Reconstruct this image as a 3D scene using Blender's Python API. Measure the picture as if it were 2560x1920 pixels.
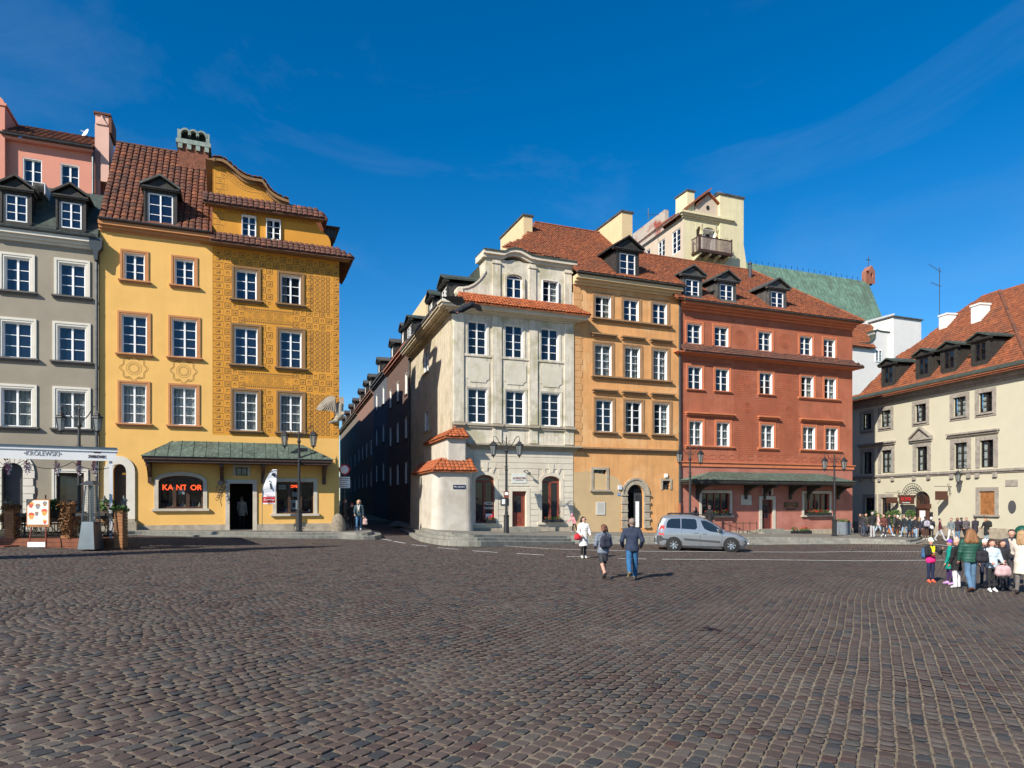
import bpy, math, random
import numpy as np
from mathutils import Vector, Matrix
rnd = random.Random(11)
scene = bpy.context.scene
C = scene.collection
for o in list(bpy.data.objects):
    bpy.data.objects.remove(o, do_unlink=True)

# ------------------------------------------------------------------ camera
FPX, CX, HY, EYE = 1707.0, 1280.0, 1250.0, 2.4          # focal length / principal column / horizon row in photo pixels
cam_d = bpy.data.cameras.new('camera')
cam_d.sensor_fit = 'HORIZONTAL'; cam_d.sensor_width = 36.0
cam_d.lens = FPX / 2560.0 * 36.0
cam_d.shift_y = (HY - 960.0) / 2560.0
cam_d.clip_start = 0.1; cam_d.clip_end = 6000.0
cam = bpy.data.objects.new('camera', cam_d); C.objects.link(cam)
cam.location = (0, 0, EYE); cam.rotation_euler = (math.pi / 2, 0, 0)
scene.camera = cam

# ------------------------------------------------------------------ sky, sun, exposure
SUN_EL = math.radians(33.0)
SUN_AZ = math.atan2(-0.61, -0.79)                         # direction towards the sun, clockwise from +Y
world = bpy.data.worlds.new('World'); scene.world = world; world.use_nodes = True
wn, wl = world.node_tree.nodes, world.node_tree.links
wn.clear()
w_out = wn.new('ShaderNodeOutputWorld'); w_bg = wn.new('ShaderNodeBackground')
sky = wn.new('ShaderNodeTexSky'); sky.sky_type = 'NISHITA'; sky.sun_disc = False
sky.sun_elevation = SUN_EL; sky.sun_rotation = SUN_AZ % (2 * math.pi)
sky.altitude = 600; sky.air_density = 1.0; sky.dust_density = 0.45; sky.ozone_density = 4.0
hsv = wn.new('ShaderNodeHueSaturation'); hsv.inputs['Saturation'].default_value = 1.38; hsv.inputs['Value'].default_value = 1.2
wl.new(sky.outputs[0], hsv.inputs['Color'])
tc = wn.new('ShaderNodeTexCoord'); mp = wn.new('ShaderNodeMapping'); mp.inputs['Scale'].default_value = (1.6, 1.6, 4.2)
mp.inputs['Rotation'].default_value = (0.25, 0.3, 0.9); mp.inputs['Location'].default_value = (3.1, 1.7, 0.4)
nz = wn.new('ShaderNodeTexNoise'); nz.inputs['Scale'].default_value = 1.25; nz.inputs['Detail'].default_value = 9; nz.inputs['Roughness'].default_value = 0.62
nz.inputs['Distortion'].default_value = 0.9
cr = wn.new('ShaderNodeValToRGB'); cr.color_ramp.elements[0].position = 0.47; cr.color_ramp.elements[1].position = 0.95
cr.color_ramp.elements[0].color = (0, 0, 0, 1); cr.color_ramp.elements[1].color = (0.13, 0.13, 0.13, 1)
wl.new(tc.outputs['Generated'], mp.inputs[0]); wl.new(mp.outputs[0], nz.inputs['Vector']); wl.new(nz.outputs['Fac'], cr.inputs[0])
mx = wn.new('ShaderNodeMix'); mx.data_type = 'RGBA'
wl.new(cr.outputs[0], mx.inputs[0]); wl.new(hsv.outputs[0], mx.inputs[6]); mx.inputs[7].default_value = (5.2, 6.0, 7.0, 1)
wl.new(mx.outputs[2], w_bg.inputs[0]); w_bg.inputs[1].default_value = 0.085
wl.new(w_bg.outputs[0], w_out.inputs[0])
sun_d = bpy.data.lights.new('sun', 'SUN'); sun_d.energy = 5.0; sun_d.angle = math.radians(0.53); sun_d.color = (1.0, 0.93, 0.82)
sun = bpy.data.objects.new('sun', sun_d); C.objects.link(sun)
sdir = Vector((math.sin(SUN_AZ) * math.cos(SUN_EL), math.cos(SUN_AZ) * math.cos(SUN_EL), math.sin(SUN_EL)))
sun.rotation_euler = sdir.to_track_quat('Z', 'Y').to_euler(); sun.location = sdir * 60
vs = scene.view_settings; vs.view_transform = 'Standard'; vs.look = 'None'; vs.exposure = 0.54; vs.gamma = 1.0; vs.use_curve_mapping = False

# ------------------------------------------------------------------ materials
MATS = {}
def _nt(name):
    m = bpy.data.materials.new(name); m.use_nodes = True
    nt = m.node_tree; b = nt.nodes['Principled BSDF']
    return m, nt, b
def mat(name, col=(.5, .5, .5), rough=.8, var=.12, scale=2.5, bump=0., bscale=60., metal=0., spec=.4, streak=0., scol=None, blotch=0., bcol=None, bsc=.45, emit=0., coat=0., fine=0.):
    if name in MATS: return MATS[name]
    m, nt, b = _nt(name); N, L = nt.nodes, nt.links
    geo = N.new('ShaderNodeNewGeometry')
    def noise(sc, det=5, vec=None, rg=.55):
        n = N.new('ShaderNodeTexNoise'); n.inputs['Scale'].default_value = sc; n.inputs['Detail'].default_value = det; n.inputs['Roughness'].default_value = rg
        L.new(vec if vec else geo.outputs['Position'], n.inputs['Vector']); return n
    def mixc(fac, a, bb, typ='MIX'):
        x = N.new('ShaderNodeMix'); x.data_type = 'RGBA'; x.blend_type = typ
        if hasattr(fac, 'is_linked'): L.new(fac, x.inputs[0])
        else: x.inputs[0].default_value = fac
        for k, s in ((6, a), (7, bb)):
            if hasattr(s, 'is_linked'): L.new(s, x.inputs[k])
            else: x.inputs[k].default_value = (*s, 1)
        return x.outputs[2]
    def ramp(sock, p0, p1):
        r = N.new('ShaderNodeMapRange'); r.inputs[1].default_value = p0; r.inputs[2].default_value = p1; L.new(sock, r.inputs[0]); return r.outputs[0]
    c = tuple(col)
    if var > 0:
        f = ramp(noise(scale, 6).outputs['Fac'], .3, .7)
        c = mixc(f, tuple(x * (1 - var) for x in col), tuple(min(1, x * (1 + var)) for x in col))
    if fine > 0:
        f = ramp(noise(bscale, 3).outputs['Fac'], .35, .65)
        c = mixc(f, c, mixc(1.0, c, (1 - fine,) * 3, 'MULTIPLY'))
    if blotch > 0:
        f = ramp(noise(bsc, 7, rg=.6).outputs['Fac'], .51, .61)
        k = N.new('ShaderNodeMath'); k.operation = 'MULTIPLY'; L.new(f, k.inputs[0]); k.inputs[1].default_value = blotch
        c = mixc(k.outputs[0], c, bcol if bcol else tuple(x * .6 for x in col))
    if streak > 0:
        mpn = N.new('ShaderNodeMapping'); mpn.inputs['Scale'].default_value = (5, 5, .35); L.new(geo.outputs['Position'], mpn.inputs[0])
        f = ramp(noise(1.2, 6, mpn.outputs[0], .6).outputs['Fac'], .50, .62)
        k = N.new('ShaderNodeMath'); k.operation = 'MULTIPLY'; L.new(f, k.inputs[0]); k.inputs[1].default_value = streak
        c = mixc(k.outputs[0], c, scol if scol else tuple(x * .55 for x in col))
    if hasattr(c, 'is_linked'): L.new(c, b.inputs['Base Color'])
    else: b.inputs['Base Color'].default_value = (*c, 1)
    b.inputs['Roughness'].default_value = rough; b.inputs['Metallic'].default_value = metal
    b.inputs['Specular IOR Level'].default_value = spec; b.inputs['Coat Weight'].default_value = coat
    if emit > 0:
        b.inputs['Emission Color'].default_value = (*col, 1); b.inputs['Emission Strength'].default_value = emit
    if bump > 0:
        bp = N.new('ShaderNodeBump'); bp.inputs['Strength'].default_value = min(1, bump); bp.inputs['Distance'].default_value = .01
        L.new(noise(bscale, 4).outputs['Fac'], bp.inputs['Height']); L.new(bp.outputs[0], b.inputs['Normal'])
    MATS[name] = m
    return m
def tintmat(name, stops, rough=.85, bump=.5, bscale=90., spec=.35, dirt=0., dcol=(.1, .09, .08)):
    """colour of each small piece comes from its own random value (object) or its face attribute 'tint' (joined pieces)"""
    if name in MATS: return MATS[name]
    m, nt, b = _nt(name); N, L = nt.nodes, nt.links
    at = N.new('ShaderNodeAttribute'); at.attribute_name = 'tint'
    oi = N.new('ShaderNodeObjectInfo'); ad = N.new('ShaderNodeMath'); ad.operation = 'ADD'; fr = N.new('ShaderNodeMath'); fr.operation = 'FRACT'
    L.new(at.outputs['Fac'], ad.inputs[0]); L.new(oi.outputs['Random'], ad.inputs[1]); L.new(ad.outputs[0], fr.inputs[0])
    r = N.new('ShaderNodeValToRGB'); el = r.color_ramp.elements
    while len(el) < len(stops): el.new(.5)
    for e, (p, c) in zip(el, stops): e.position = p; e.color = (*c, 1)
    L.new(fr.outputs[0], r.inputs[0])
    geo = N.new('ShaderNodeNewGeometry'); n = N.new('ShaderNodeTexNoise'); n.inputs['Scale'].default_value = bscale; n.inputs['Detail'].default_value = 4
    L.new(geo.outputs['Position'], n.inputs['Vector'])
    mr = N.new('ShaderNodeMapRange'); mr.inputs[1].default_value = .3; mr.inputs[2].default_value = .7; mr.inputs[3].default_value = .72; mr.inputs[4].default_value = 1.22
    L.new(n.outputs['Fac'], mr.inputs[0])
    x = N.new('ShaderNodeMix'); x.data_type = 'RGBA'; x.blend_type = 'MULTIPLY'; x.inputs[0].default_value = 1
    L.new(r.outputs[0], x.inputs[6]); L.new(mr.outputs[0], x.inputs[7]); last = x.outputs[2]
    if dirt > 0:
        n2 = N.new('ShaderNodeTexNoise'); n2.inputs['Scale'].default_value = .7; n2.inputs['Detail'].default_value = 6; L.new(geo.outputs['Position'], n2.inputs['Vector'])
        m2 = N.new('ShaderNodeMapRange'); m2.inputs[1].default_value = .45; m2.inputs[2].default_value = .7; m2.inputs[4].default_value = dirt; L.new(n2.outputs['Fac'], m2.inputs[0])
        y = N.new('ShaderNodeMix'); y.data_type = 'RGBA'; L.new(m2.outputs[0], y.inputs[0]); L.new(last, y.inputs[6]); y.inputs[7].default_value = (*dcol, 1); last = y.outputs[2]
    L.new(last, b.inputs['Base Color']); b.inputs['Roughness'].default_value = rough; b.inputs['Specular IOR Level'].default_value = spec
    bp = N.new('ShaderNodeBump'); bp.inputs['Strength'].default_value = bump; bp.inputs['Distance'].default_value = .006
    L.new(n.outputs['Fac'], bp.inputs['Height']); L.new(bp.outputs[0], b.inputs['Normal'])
    MATS[name] = m
    return m
def glassmat(name, col, rough=.04, spec=.6, clear=0.):
    if name in MATS: return MATS[name]
    m, nt, b = _nt(name); N, L = nt.nodes, nt.links
    b.inputs['Base Color'].default_value = (*col, 1); b.inputs['Roughness'].default_value = rough; b.inputs['Specular IOR Level'].default_value = spec
    geo = N.new('ShaderNodeNewGeometry'); n = N.new('ShaderNodeTexNoise'); n.inputs['Scale'].default_value = 1.1; L.new(geo.outputs['Position'], n.inputs['Vector'])
    bp = N.new('ShaderNodeBump'); bp.inputs['Strength'].default_value = .12; bp.inputs['Distance'].default_value = .05
    L.new(n.outputs['Fac'], bp.inputs['Height']); L.new(bp.outputs[0], b.inputs['Normal'])
    if clear > 0:
        t = N.new('ShaderNodeBsdfTransparent'); t.inputs[0].default_value = (.86, .9, .92, 1); s = N.new('ShaderNodeMixShader'); s.inputs[0].default_value = clear
        L.new(b.outputs[0], s.inputs[1]); L.new(t.outputs[0], s.inputs[2]); L.new(s.outputs[0], N['Material Output'].inputs[0])
    MATS[name] = m
    return m
M = mat
def lin(r, g, b): return tuple(((x / 255.) / 12.92 if x / 255. <= .04045 else ((x / 255. + .055) / 1.055) ** 2.4) for x in (r, g, b))

M('white', (.80, .80, .78), .55, .05, 6, spec=.5)
M('iron', (.016, .017, .019), .5, .25, 8, bump=.15, bscale=120, spec=.5)
M('iron_rail', (.03, .028, .026), .5, .2, 8)
M('lead', (.065, .063, .058), .6, .35, 3, bump=.2, bscale=14, streak=.4, scol=(.16, .16, .155))
M('blackwood', (.030, .027, .023), .65, .35, 6, bump=.2, bscale=40, streak=.3, scol=(.065, .06, .05))
M('copper', (.075, .10, .078), .65, .3, 1.6, bump=.15, bscale=18, streak=.45, scol=(.16, .24, .185), blotch=.5, bcol=(.06, .068, .05))
M('copper_light', (.125, .215, .160), .7, .3, 1.2, bump=.25, bscale=8, streak=.75, scol=(.075, .105, .08), blotch=.45, bcol=(.085, .10, .07))
M('copper_dark', (.05, .062, .05), .6, .25, 2, streak=.3, scol=(.10, .14, .11))
M('zinc', (.075, .085, .09), .45, .25, 4, metal=.5)
M('brownwood', (.055, .028, .018), .55, .3, 5, bump=.15, bscale=50)
M('redwood', (.20, .045, .026), .5, .2, 5, bump=.1, bscale=50)
M('darkframe', (.028, .021, .017), .5, .2, 8)
M('oak', (.30, .13, .045), .55, .3, 3, bump=.15, bscale=30, streak=.4, scol=(.2, .08, .028))
M('sandstone', (.36, .31, .235), .85, .22, 3, bump=.4, bscale=45, blotch=.5, bcol=(.19, .165, .13), bsc=1.1)
M('palestone', (.50, .45, .37), .8, .12, 3, bump=.2, bscale=45, blotch=.25, bcol=(.33, .29, .23), bsc=.9)
M('steppave', (.20, .185, .155), .85, .2, 2, bump=.35, bscale=60, fine=.2)
M('stepstone', (.235, .225, .19), .85, .2, 2, bump=.35, bscale=55, streak=.55, scol=(.13, .135, .11))
M('brick', (.235, .088, .05), .9, .45, 9, bump=.5, bscale=30, fine=.35)
M('interior', (.012, .011, .010), .9, 0)
M('cloth_white', (.66, .64, .58), .9, .08, 4)
M('cloth_cream', (.62, .56, .44), .9, .08, 4)
M('cloth_wine', (.30, .03, .08), .9, .1, 4)
M('curtain', (.42, .40, .36), .9, .15, 9)
glassmat('glass', (.007, .010, .016)); glassmat('glass_sky_tint', (.006, .012, .030), spec=.75); glassmat('glass_clear', (.02, .024, .03), clear=.84)  # navy base of the second glass paints in the sky's reflection on upper panes
glassmat('lampglass', (.22, .235, .23), rough=.25, clear=.35)
TILE_DK = tintmat('tile_dark', [(0, (.13, .050, .028)), (.35, (.19, .066, .034)), (.6, (.10, .045, .030)), (.8, (.26, .090, .040)), (1, (.075, .04, .03))], dirt=.5, dcol=(.062, .045, .038))
TILE_MD = tintmat('tile_mid', [(0, (.27, .082, .033)), (.3, (.21, .066, .030)), (.6, (.33, .105, .042)), (.85, (.155, .056, .03)), (1, (.29, .09, .036))], dirt=.4, dcol=(.11, .055, .038))
TILE_BR = tintmat('tile_bright', [(0, (.42, .115, .038)), (.4, (.34, .090, .032)), (.7, (.47, .138, .048)), (1, (.25, .072, .030))], dirt=.45, dcol=(.2, .09, .05))
TILE_PU = tintmat('tile_purple', [(0, (.105, .050, .036)), (.5, (.15, .066, .046)), (.8, (.085, .042, .034)), (1, (.22, .085, .048))], dirt=.3, dcol=(.07, .05, .045))
COB = tintmat('cobble', [(0, (.100, .072, .059)), (.2, (.080, .058, .049)), (.38, (.114, .083, .068)), (.52, (.094, .074, .062)), (.66, (.120, .100, .083)), (.82, (.072, .068, .062)), (.92, (.042, .046, .049)), (.95, (.080, .046, .038)), (1, (.080, .062, .053))], rough=.8, bump=.7, bscale=60, spec=.22, dirt=.35, dcol=(.098, .085, .072))
M('sand', (.255, .203, .142), .95, .25, 5, bump=.6, bscale=140, fine=.3)
M('wall_yellow', (.72, .425, .125), .9, .06, .8, bump=.2, bscale=50, streak=.12, scol=(.60, .35, .10), blotch=.25, bcol=(.62, .36, .09), bsc=.5)
M('trim_tan', (.47, .215, .085), .85, .08, 2)
M('wall_ochre', (.58, .262, .034), .9, .08, .9, bump=.15, bscale=70)
M('sgraffito', (.205, .105, .030), .9, .12, 3)
M('trim_brown', (.235, .135, .058), .85, .08, 2)
M('wall_grey', (.30, .262, .200), .92, .10, .8, bump=.3, bscale=60, fine=.12, blotch=.15, bcol=(.25, .22, .17))
M('trim_white', (.62, .585, .50), .8, .06, 2)
M('wall_pink', (.64, .270, .190), .9, .05, 1, bump=.15, bscale=60)
M('wall_pinklight', (.70, .43, .34), .9, .05, 1)
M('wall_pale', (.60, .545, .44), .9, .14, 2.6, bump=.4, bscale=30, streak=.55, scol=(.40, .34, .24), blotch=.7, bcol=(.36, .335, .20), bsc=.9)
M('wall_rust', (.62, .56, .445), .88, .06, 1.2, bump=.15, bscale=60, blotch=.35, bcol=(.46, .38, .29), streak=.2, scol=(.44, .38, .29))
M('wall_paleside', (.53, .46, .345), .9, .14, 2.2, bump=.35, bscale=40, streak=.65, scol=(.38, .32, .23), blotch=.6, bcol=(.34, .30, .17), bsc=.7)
M('wall_buttress', (.52, .475, .40), .92, .12, 1.6, bump=.5, bscale=30, blotch=.5, bcol=(.40, .34, .26), bsc=.9)
M('wall_orange', (.62, .315, .118), .9, .12, 1.2, bump=.2, bscale=60, blotch=.6, bcol=(.72, .44, .21), bsc=.55, streak=.3, scol=(.36, .19, .085))
M('wall_tan', (.50, .36, .19), .9, .08, 1.2, bump=.2, bscale=60)
M('trim_orange', (.32, .185, .088), .85, .12, 2, streak=.4, scol=(.20, .115, .058))
M('peach', (.62, .47, .27), .88, .05, 2)
M('wall_red', (.355, .112, .058), .9, .16, 1.1, bump=.25, bscale=50, blotch=.45, bcol=(.44, .16, .095), bsc=.7, streak=.3, scol=(.28, .078, .042))
M('wall_redpat', (.33, .085, .040), .9, .14, 1.3, bump=.35, bscale=30)
M('trim_red', (.53, .175, .080), .85, .10, 2)
M('wall_redpink', (.37, .140, .100), .9, .12, 1.2, bump=.2, bscale=60, blotch=.4, bcol=(.46, .205, .155), bsc=.6)
M('wall_beige', (.51, .478, .36), .9, .03, 1.2, bump=.12, bscale=60)
M('greystone', (.34, .305, .26), .88, .25, 4, bump=.45, bscale=40, fine=.25, blotch=.4, bcol=(.18, .16, .14), bsc=1.4)
M('wall_white', (.70, .69, .65), .85, .04, 1.2)
M('wall_cream', (.66, .59, .37), .88, .06, 1.5, streak=.2)
M('wall_taupe', (.52, .42, .32), .88, .05, 1.5)
M('deckwood', (.17, .052, .022), .55, .2, 4, bump=.15, bscale=30)
M('plankwood', (.28, .115, .040), .6, .25, 4, bump=.15, bscale=30)
M('wicker', (.26, .14, .06), .7, .35, 20, bump=.4, bscale=90)
M('bamboo', (.62, .42, .16), .5, .2, 8)
M('steel', (.20, .225, .235), .33, .15, 2, metal=.85, bump=.06, bscale=6)
M('awning', (.84, .83, .79), .8, .05, 2)
M('planter', (.17, .20, .235), .6, .1, 4)
M('paint_white', (.76, .75, .71), .75, .12, 6, fine=.2, bscale=22)
M('terracotta', (.42, .14, .05), .8, .15, 5)
M('leaf', (.055, .105, .022), .6, .4, 14)
M('leaf_dry', (.18, .085, .03), .8, .4, 14)
M('petal_red', (.62, .015, .02), .6, .2, 14)
M('petal_white', (.8, .78, .74), .6, .1, 14)
# ------------------------------------------------------------------ mesh helpers
class MB:
    def __init__(s): s.v = []; s.f = []; s.m = []; s.t = []
    def add(s, vs, fs, m=0, t=0.):
        b = len(s.v); s.v.extend(tuple(p) for p in vs)
        for f in fs: s.f.append([b + i for i in f]); s.m.append(m); s.t.append(t)
        return s
    def quad(s, a, b, c, d, m=0): return s.add((a, b, c, d), ((0, 1, 2, 3),), m)
    def poly(s, p, m=0): return s.add(p, (range(len(p)),), m)
    def box(s, x0, x1, y0, y1, z0, z1, m=0):
        return s.add([(x0, y0, z0), (x1, y0, z0), (x1, y1, z0), (x0, y1, z0), (x0, y0, z1), (x1, y0, z1), (x1, y1, z1), (x0, y1, z1)],
                     [(0, 3, 2, 1), (4, 5, 6, 7), (0, 1, 5, 4), (1, 2, 6, 5), (2, 3, 7, 6), (3, 0, 4, 7)], m)
    def sweep(s, A, B, m=0, caps=True):
        n = len(A); fs = [(i, (i + 1) % n, n + (i + 1) % n, n + i) for i in range(n)]
        if caps: fs += [tuple(range(n - 1, -1, -1)), tuple(range(n, 2 * n))]
        return s.add(list(A) + list(B), fs, m)
    def prism_y(s, pts, y0, y1, m=0):      # (x,z) outline extruded in depth
        return s.sweep([(x, y0, z) for x, z in pts], [(x, y1, z) for x, z in pts], m)
    def prism_x(s, pts, x0, x1, m=0):      # (y,z) profile extruded along the facade
        return s.sweep([(x0, y, z) for y, z in pts], [(x1, y, z) for y, z in pts], m)
    def prism_z(s, pts, z0, z1, m=0):
        return s.sweep([(x, y, z0) for x, y in pts], [(x, y, z1) for x, y in pts], m)
    def tube(s, path, r, n=6, m=0, caps=True):
        path = [Vector(p) for p in path]; k = len(path); rs = r if isinstance(r, (list, tuple)) else [r] * k
        vs = []; up0 = None
        for i, p in enumerate(path):
            t = (path[min(i + 1, k - 1)] - path[max(i - 1, 0)]).normalized()
            if up0 is None:
                up0 = t.orthogonal().normalized()
            a = (up0 - t * up0.dot(t)); a = a.normalized() if a.length > 1e-6 else t.orthogonal().normalized(); up0 = a; b = t.cross(a)
            for j in range(n):
                an = 2 * math.pi * j / n; vs.append(p + (a * math.cos(an) + b * math.sin(an)) * rs[i])
        fs = [(i * n + j, i * n + (j + 1) % n, (i + 1) * n + (j + 1) % n, (i + 1) * n + j) for i in range(k - 1) for j in range(n)]
        if caps: fs += [tuple(range(n - 1, -1, -1)), tuple(range((k - 1) * n, k * n))]
        return s.add(vs, fs, m)
    def lathe(s, prof, n=12, c=(0, 0, 0), m=0, rot=0.):
        vs = []; k = len(prof)
        for r, z in prof:
            for j in range(n):
                a = 2 * math.pi * j / n + rot; vs.append((c[0] + r * math.cos(a), c[1] + r * math.sin(a), c[2] + z))
        fs = [(i * n + j, i * n + (j + 1) % n, (i + 1) * n + (j + 1) % n, (i + 1) * n + j) for i in range(k - 1) for j in range(n)]
        fs += [tuple(range(n - 1, -1, -1)), tuple(range((k - 1) * n, k * n))]
        return s.add(vs, fs, m)
    def ball(s, c, r, m=0, n=8, k=5):
        r = r if isinstance(r, (tuple, list)) else (r, r, r)
        vs = [(c[0], c[1], c[2] - r[2])]
        for i in range(1, k):
            ph = math.pi * i / k
            for j in range(n):
                a = 2 * math.pi * j / n; vs.append((c[0] + r[0] * math.sin(ph) * math.cos(a), c[1] + r[1] * math.sin(ph) * math.sin(a), c[2] - r[2] * math.cos(ph)))
        vs.append((c[0], c[1], c[2] + r[2])); e = len(vs) - 1
        fs = [(0, 1 + (j + 1) % n, 1 + j) for j in range(n)]
        fs += [(1 + i * n + j, 1 + i * n + (j + 1) % n, 1 + (i + 1) * n + (j + 1) % n, 1 + (i + 1) * n + j) for i in range(k - 2) for j in range(n)]
        fs += [(e, 1 + (k - 2) * n + j, 1 + (k - 2) * n + (j + 1) % n) for j in range(n)]
        return s.add(vs, fs, m)
    def mesh(s, name, mats, smooth=False, tint=False):
        me = bpy.data.meshes.new(name); me.from_pydata(s.v, [], s.f)
        for m in (mats if isinstance(mats, (list, tuple)) else [mats]): me.materials.append(MATS[m] if isinstance(m, str) else m)
        if any(s.m): me.polygons.foreach_set('material_index', s.m)
        if smooth: me.polygons.foreach_set('use_smooth', [True] * len(s.f))
        if tint:
            a = me.attributes.new('tint', 'FLOAT', 'FACE'); a.data.foreach_set('value', s.t)
        me.update(); return me
    def build(s, name, mats, parent=None, loc=None, rz=0., smooth=False, tint=False):
        return link(name, s.mesh(name, mats, smooth, tint), parent, loc, rz)
def link(name, data, parent=None, loc=None, rz=0., scale=None):
    o = bpy.data.objects.new(name, data); C.objects.link(o)
    if parent: o.parent = parent
    if loc: o.location = loc
    if rz: o.rotation_euler = (0, 0, rz)
    if scale: o.scale = scale
    return o
def tag(o, label=None, cat=None, group=None, kind=None):
    if label: o['label'] = label
    if cat: o['category'] = cat
    if group: o['group'] = group
    if kind: o['kind'] = kind
    return o
def thing(name, label, cat, loc=(0, 0, 0), rz=0., group=None):
    o = link(name, None, None, loc, rz); o.empty_display_size = .2
    return tag(o, label, cat, group)
def copy_tree(o, parent=None):
    c = o.copy(); C.objects.link(c); c.parent = parent
    for ch in o.children: copy_tree(ch, c)
    return c
def text(parent, s, size, loc, mat_, name='lettering', ext=.004, align='CENTER', rot=(math.pi / 2, 0, 0), sx=1., bold=0.):
    cu = bpy.data.curves.new(name, 'FONT'); cu.body = s; cu.size = size; cu.align_x = align; cu.align_y = 'CENTER'; cu.extrude = ext; cu.offset = bold
    cu.resolution_u = 3
    cu.materials.append(MATS[mat_] if isinstance(mat_, str) else mat_)
    o = link(name, cu, parent, loc); o.rotation_euler = rot; o.scale = (sx, 1, 1)
    return o

# ------------------------------------------------------------------ the lie of the land, and frames along the facades
def gz(X, Y=0):
    X = np.minimum(np.asarray(X, float), 15.0)
    return .06 - .02 * X + .02 * ((-X) + np.sqrt(X * X + 9.)) / 2
def gzf(X): return float(gz(X))
def ground(px, py, dz=0.):
    Y = 30.
    for _ in range(60):
        X = (px - CX) / FPX * Y; Y = .5 * Y + .5 * FPX * (EYE - gzf(X) - dz) / (py - HY)
    return Vector(((px - CX) / FPX * Y, Y, gzf((px - CX) / FPX * Y) + dz))
def at_z(px, py, z):
    Y = FPX * (EYE - z) / (py - HY); return Vector(((px - CX) / FPX * Y, Y, z))
def at_y(px, py, Y): return Vector(((px - CX) / FPX * Y, Y, EYE + (HY - py) / FPX * Y))
class Frame:
    def __init__(s, ox, oy, th): s.ox, s.oy, s.th = ox, oy, th; s.c, s.s = math.cos(th), math.sin(th)
    def u(s, px, v=0.):
        ox, oy = s.ox - s.s * v, s.oy + s.c * v; k = px - CX
        return (k * oy - FPX * ox) / (FPX * s.c - k * s.s)
    def w(s, u, v, z=0.): return Vector((s.ox + u * s.c - v * s.s, s.oy + u * s.s + v * s.c, z))
    def depth(s, px, v=0.): return s.oy + s.u(px, v) * s.s + v * s.c
    def z(s, px, py, v=0.): return EYE + (HY - py) / FPX * s.depth(px, v)
    def uz(s, px, py, v=0.): return s.u(px, v), s.z(px, py, v)
    def local(s, p): dx, dy = p[0] - s.ox, p[1] - s.oy; return dx * s.c + dy * s.s, -dx * s.s + dy * s.c
    def row(s, rects, v=0.):
        r = [(s.u(a, v), s.u(c, v), s.z((a + c) / 2, d, v), s.z((a + c) / 2, b, v)) for a, b, c, d in rects]
        z0 = sum(q[2] for q in r) / len(r); z1 = sum(q[3] for q in r) / len(r)
        return [(q[0], q[1], z0, z1) for q in r]
TH = math.atan(FPX / 4320.)
F0 = Frame((1160 - CX) / FPX * 39.7, 39.7, TH)                    # the plane of the houses along the square
def house(name, label, fr=F0, cat='house', group=None): return thing(name, label, cat, (fr.ox, fr.oy, 0), fr.th, group)

# ------------------------------------------------------------------ building parts
def wall(mb, u0, u1, z0, z1, ops, v=0., rev=.2, m=0, mr=None):
    """front skin with real openings; ops = (a,b,c,d) or (a,b,c,d,spring)"""
    mr = m if mr is None else mr
    us = sorted({u0, u1} | {x for o in ops for x in o[:2] if u0 < x < u1}); zs = sorted({z0, z1} | {x for o in ops for x in o[2:4] if z0 < x < z1})
    for i in range(len(us) - 1):
        for j in range(len(zs) - 1):
            cu, cz = (us[i] + us[i + 1]) / 2, (zs[j] + zs[j + 1]) / 2
            if any(o[0] < cu < o[1] and o[2] < cz < o[3] for o in ops): continue
            mb.quad((us[i], v, zs[j]), (us[i + 1], v, zs[j]), (us[i + 1], v, zs[j + 1]), (us[i], v, zs[j + 1]), m)
    for o in ops:
        a, b, c, d = o[:4]; w = v + rev
        if len(o) > 4:
            arc = arch_pts(a, b, o[4], d)
            h = len(arc) // 2
            mb.poly([(a, v, d)] + [(x, v, z) for x, z in arc[h::-1]], m); mb.poly([(b, v, d)] + [(x, v, z) for x, z in arc[:h - 1:-1]][::-1][::-1], m)
            out = [(a, c)] + arc + [(b, c)]
        else:
            out = [(a, c), (a, d), (b, d), (b, c)]
        for k in range(len(out)):
            (x, z), (X, Z) = out[k], out[(k + 1) % len(out)]
            mb.quad((x, v, z), (x, w, z), (X, w, Z), (X, v, Z), mr)
def arch_pts(a, b, zs, zt, n=10):
    c, r, h = (a + b) / 2, (b - a) / 2, zt - zs
    return [(c - r * math.cos(math.pi * i / n), zs + h * math.sin(math.pi * i / n)) for i in range(n + 1)]
def shell(mb, u0, u1, z0, z1, depth, v=0., m=0):
    """side and back walls of a house"""
    d = v + depth
    mb.quad((u0, v, z0), (u0, v, z1), (u0, d, z1), (u0, d, z0), m); mb.quad((u1, v, z0), (u1, d, z0), (u1, d, z1), (u1, v, z1), m); mb.quad((u0, d, z0), (u0, d, z1), (u1, d, z1), (u1, d, z0), m)
def cornice(parent, name, u0, u1, z, steps, mt, v=0., ret=True):
    """stacked mouldings: steps = (height, projection) from the bottom up"""
    mb = MB(); zz = z
    for h, p in steps:
        mb.box(u0 - (p if ret else 0), u1 + (p if ret else 0), v - p, v + .05, zz, zz + h - .002); zz += h
    return mb.build(name, mt, parent)
def fit(z0, z1, steps): k = (z1 - z0) / sum(h for h, p in steps); return [(h * k, p) for h, p in steps]
_unit = {}
def unit_box(mt):
    k = mt if isinstance(mt, str) else mt.name
    if k not in _unit: _unit[k] = MB().box(0, 1, 0, 1, 0, 1).mesh('unit_' + k, mt)
    return _unit[k]
def boxobj(name, mt, parent, x0, x1, y0, y1, z0, z1):
    return link(name, unit_box(mt), parent, (x0, y0, z0), scale=(x1 - x0, y1 - y0, z1 - z0))
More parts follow.
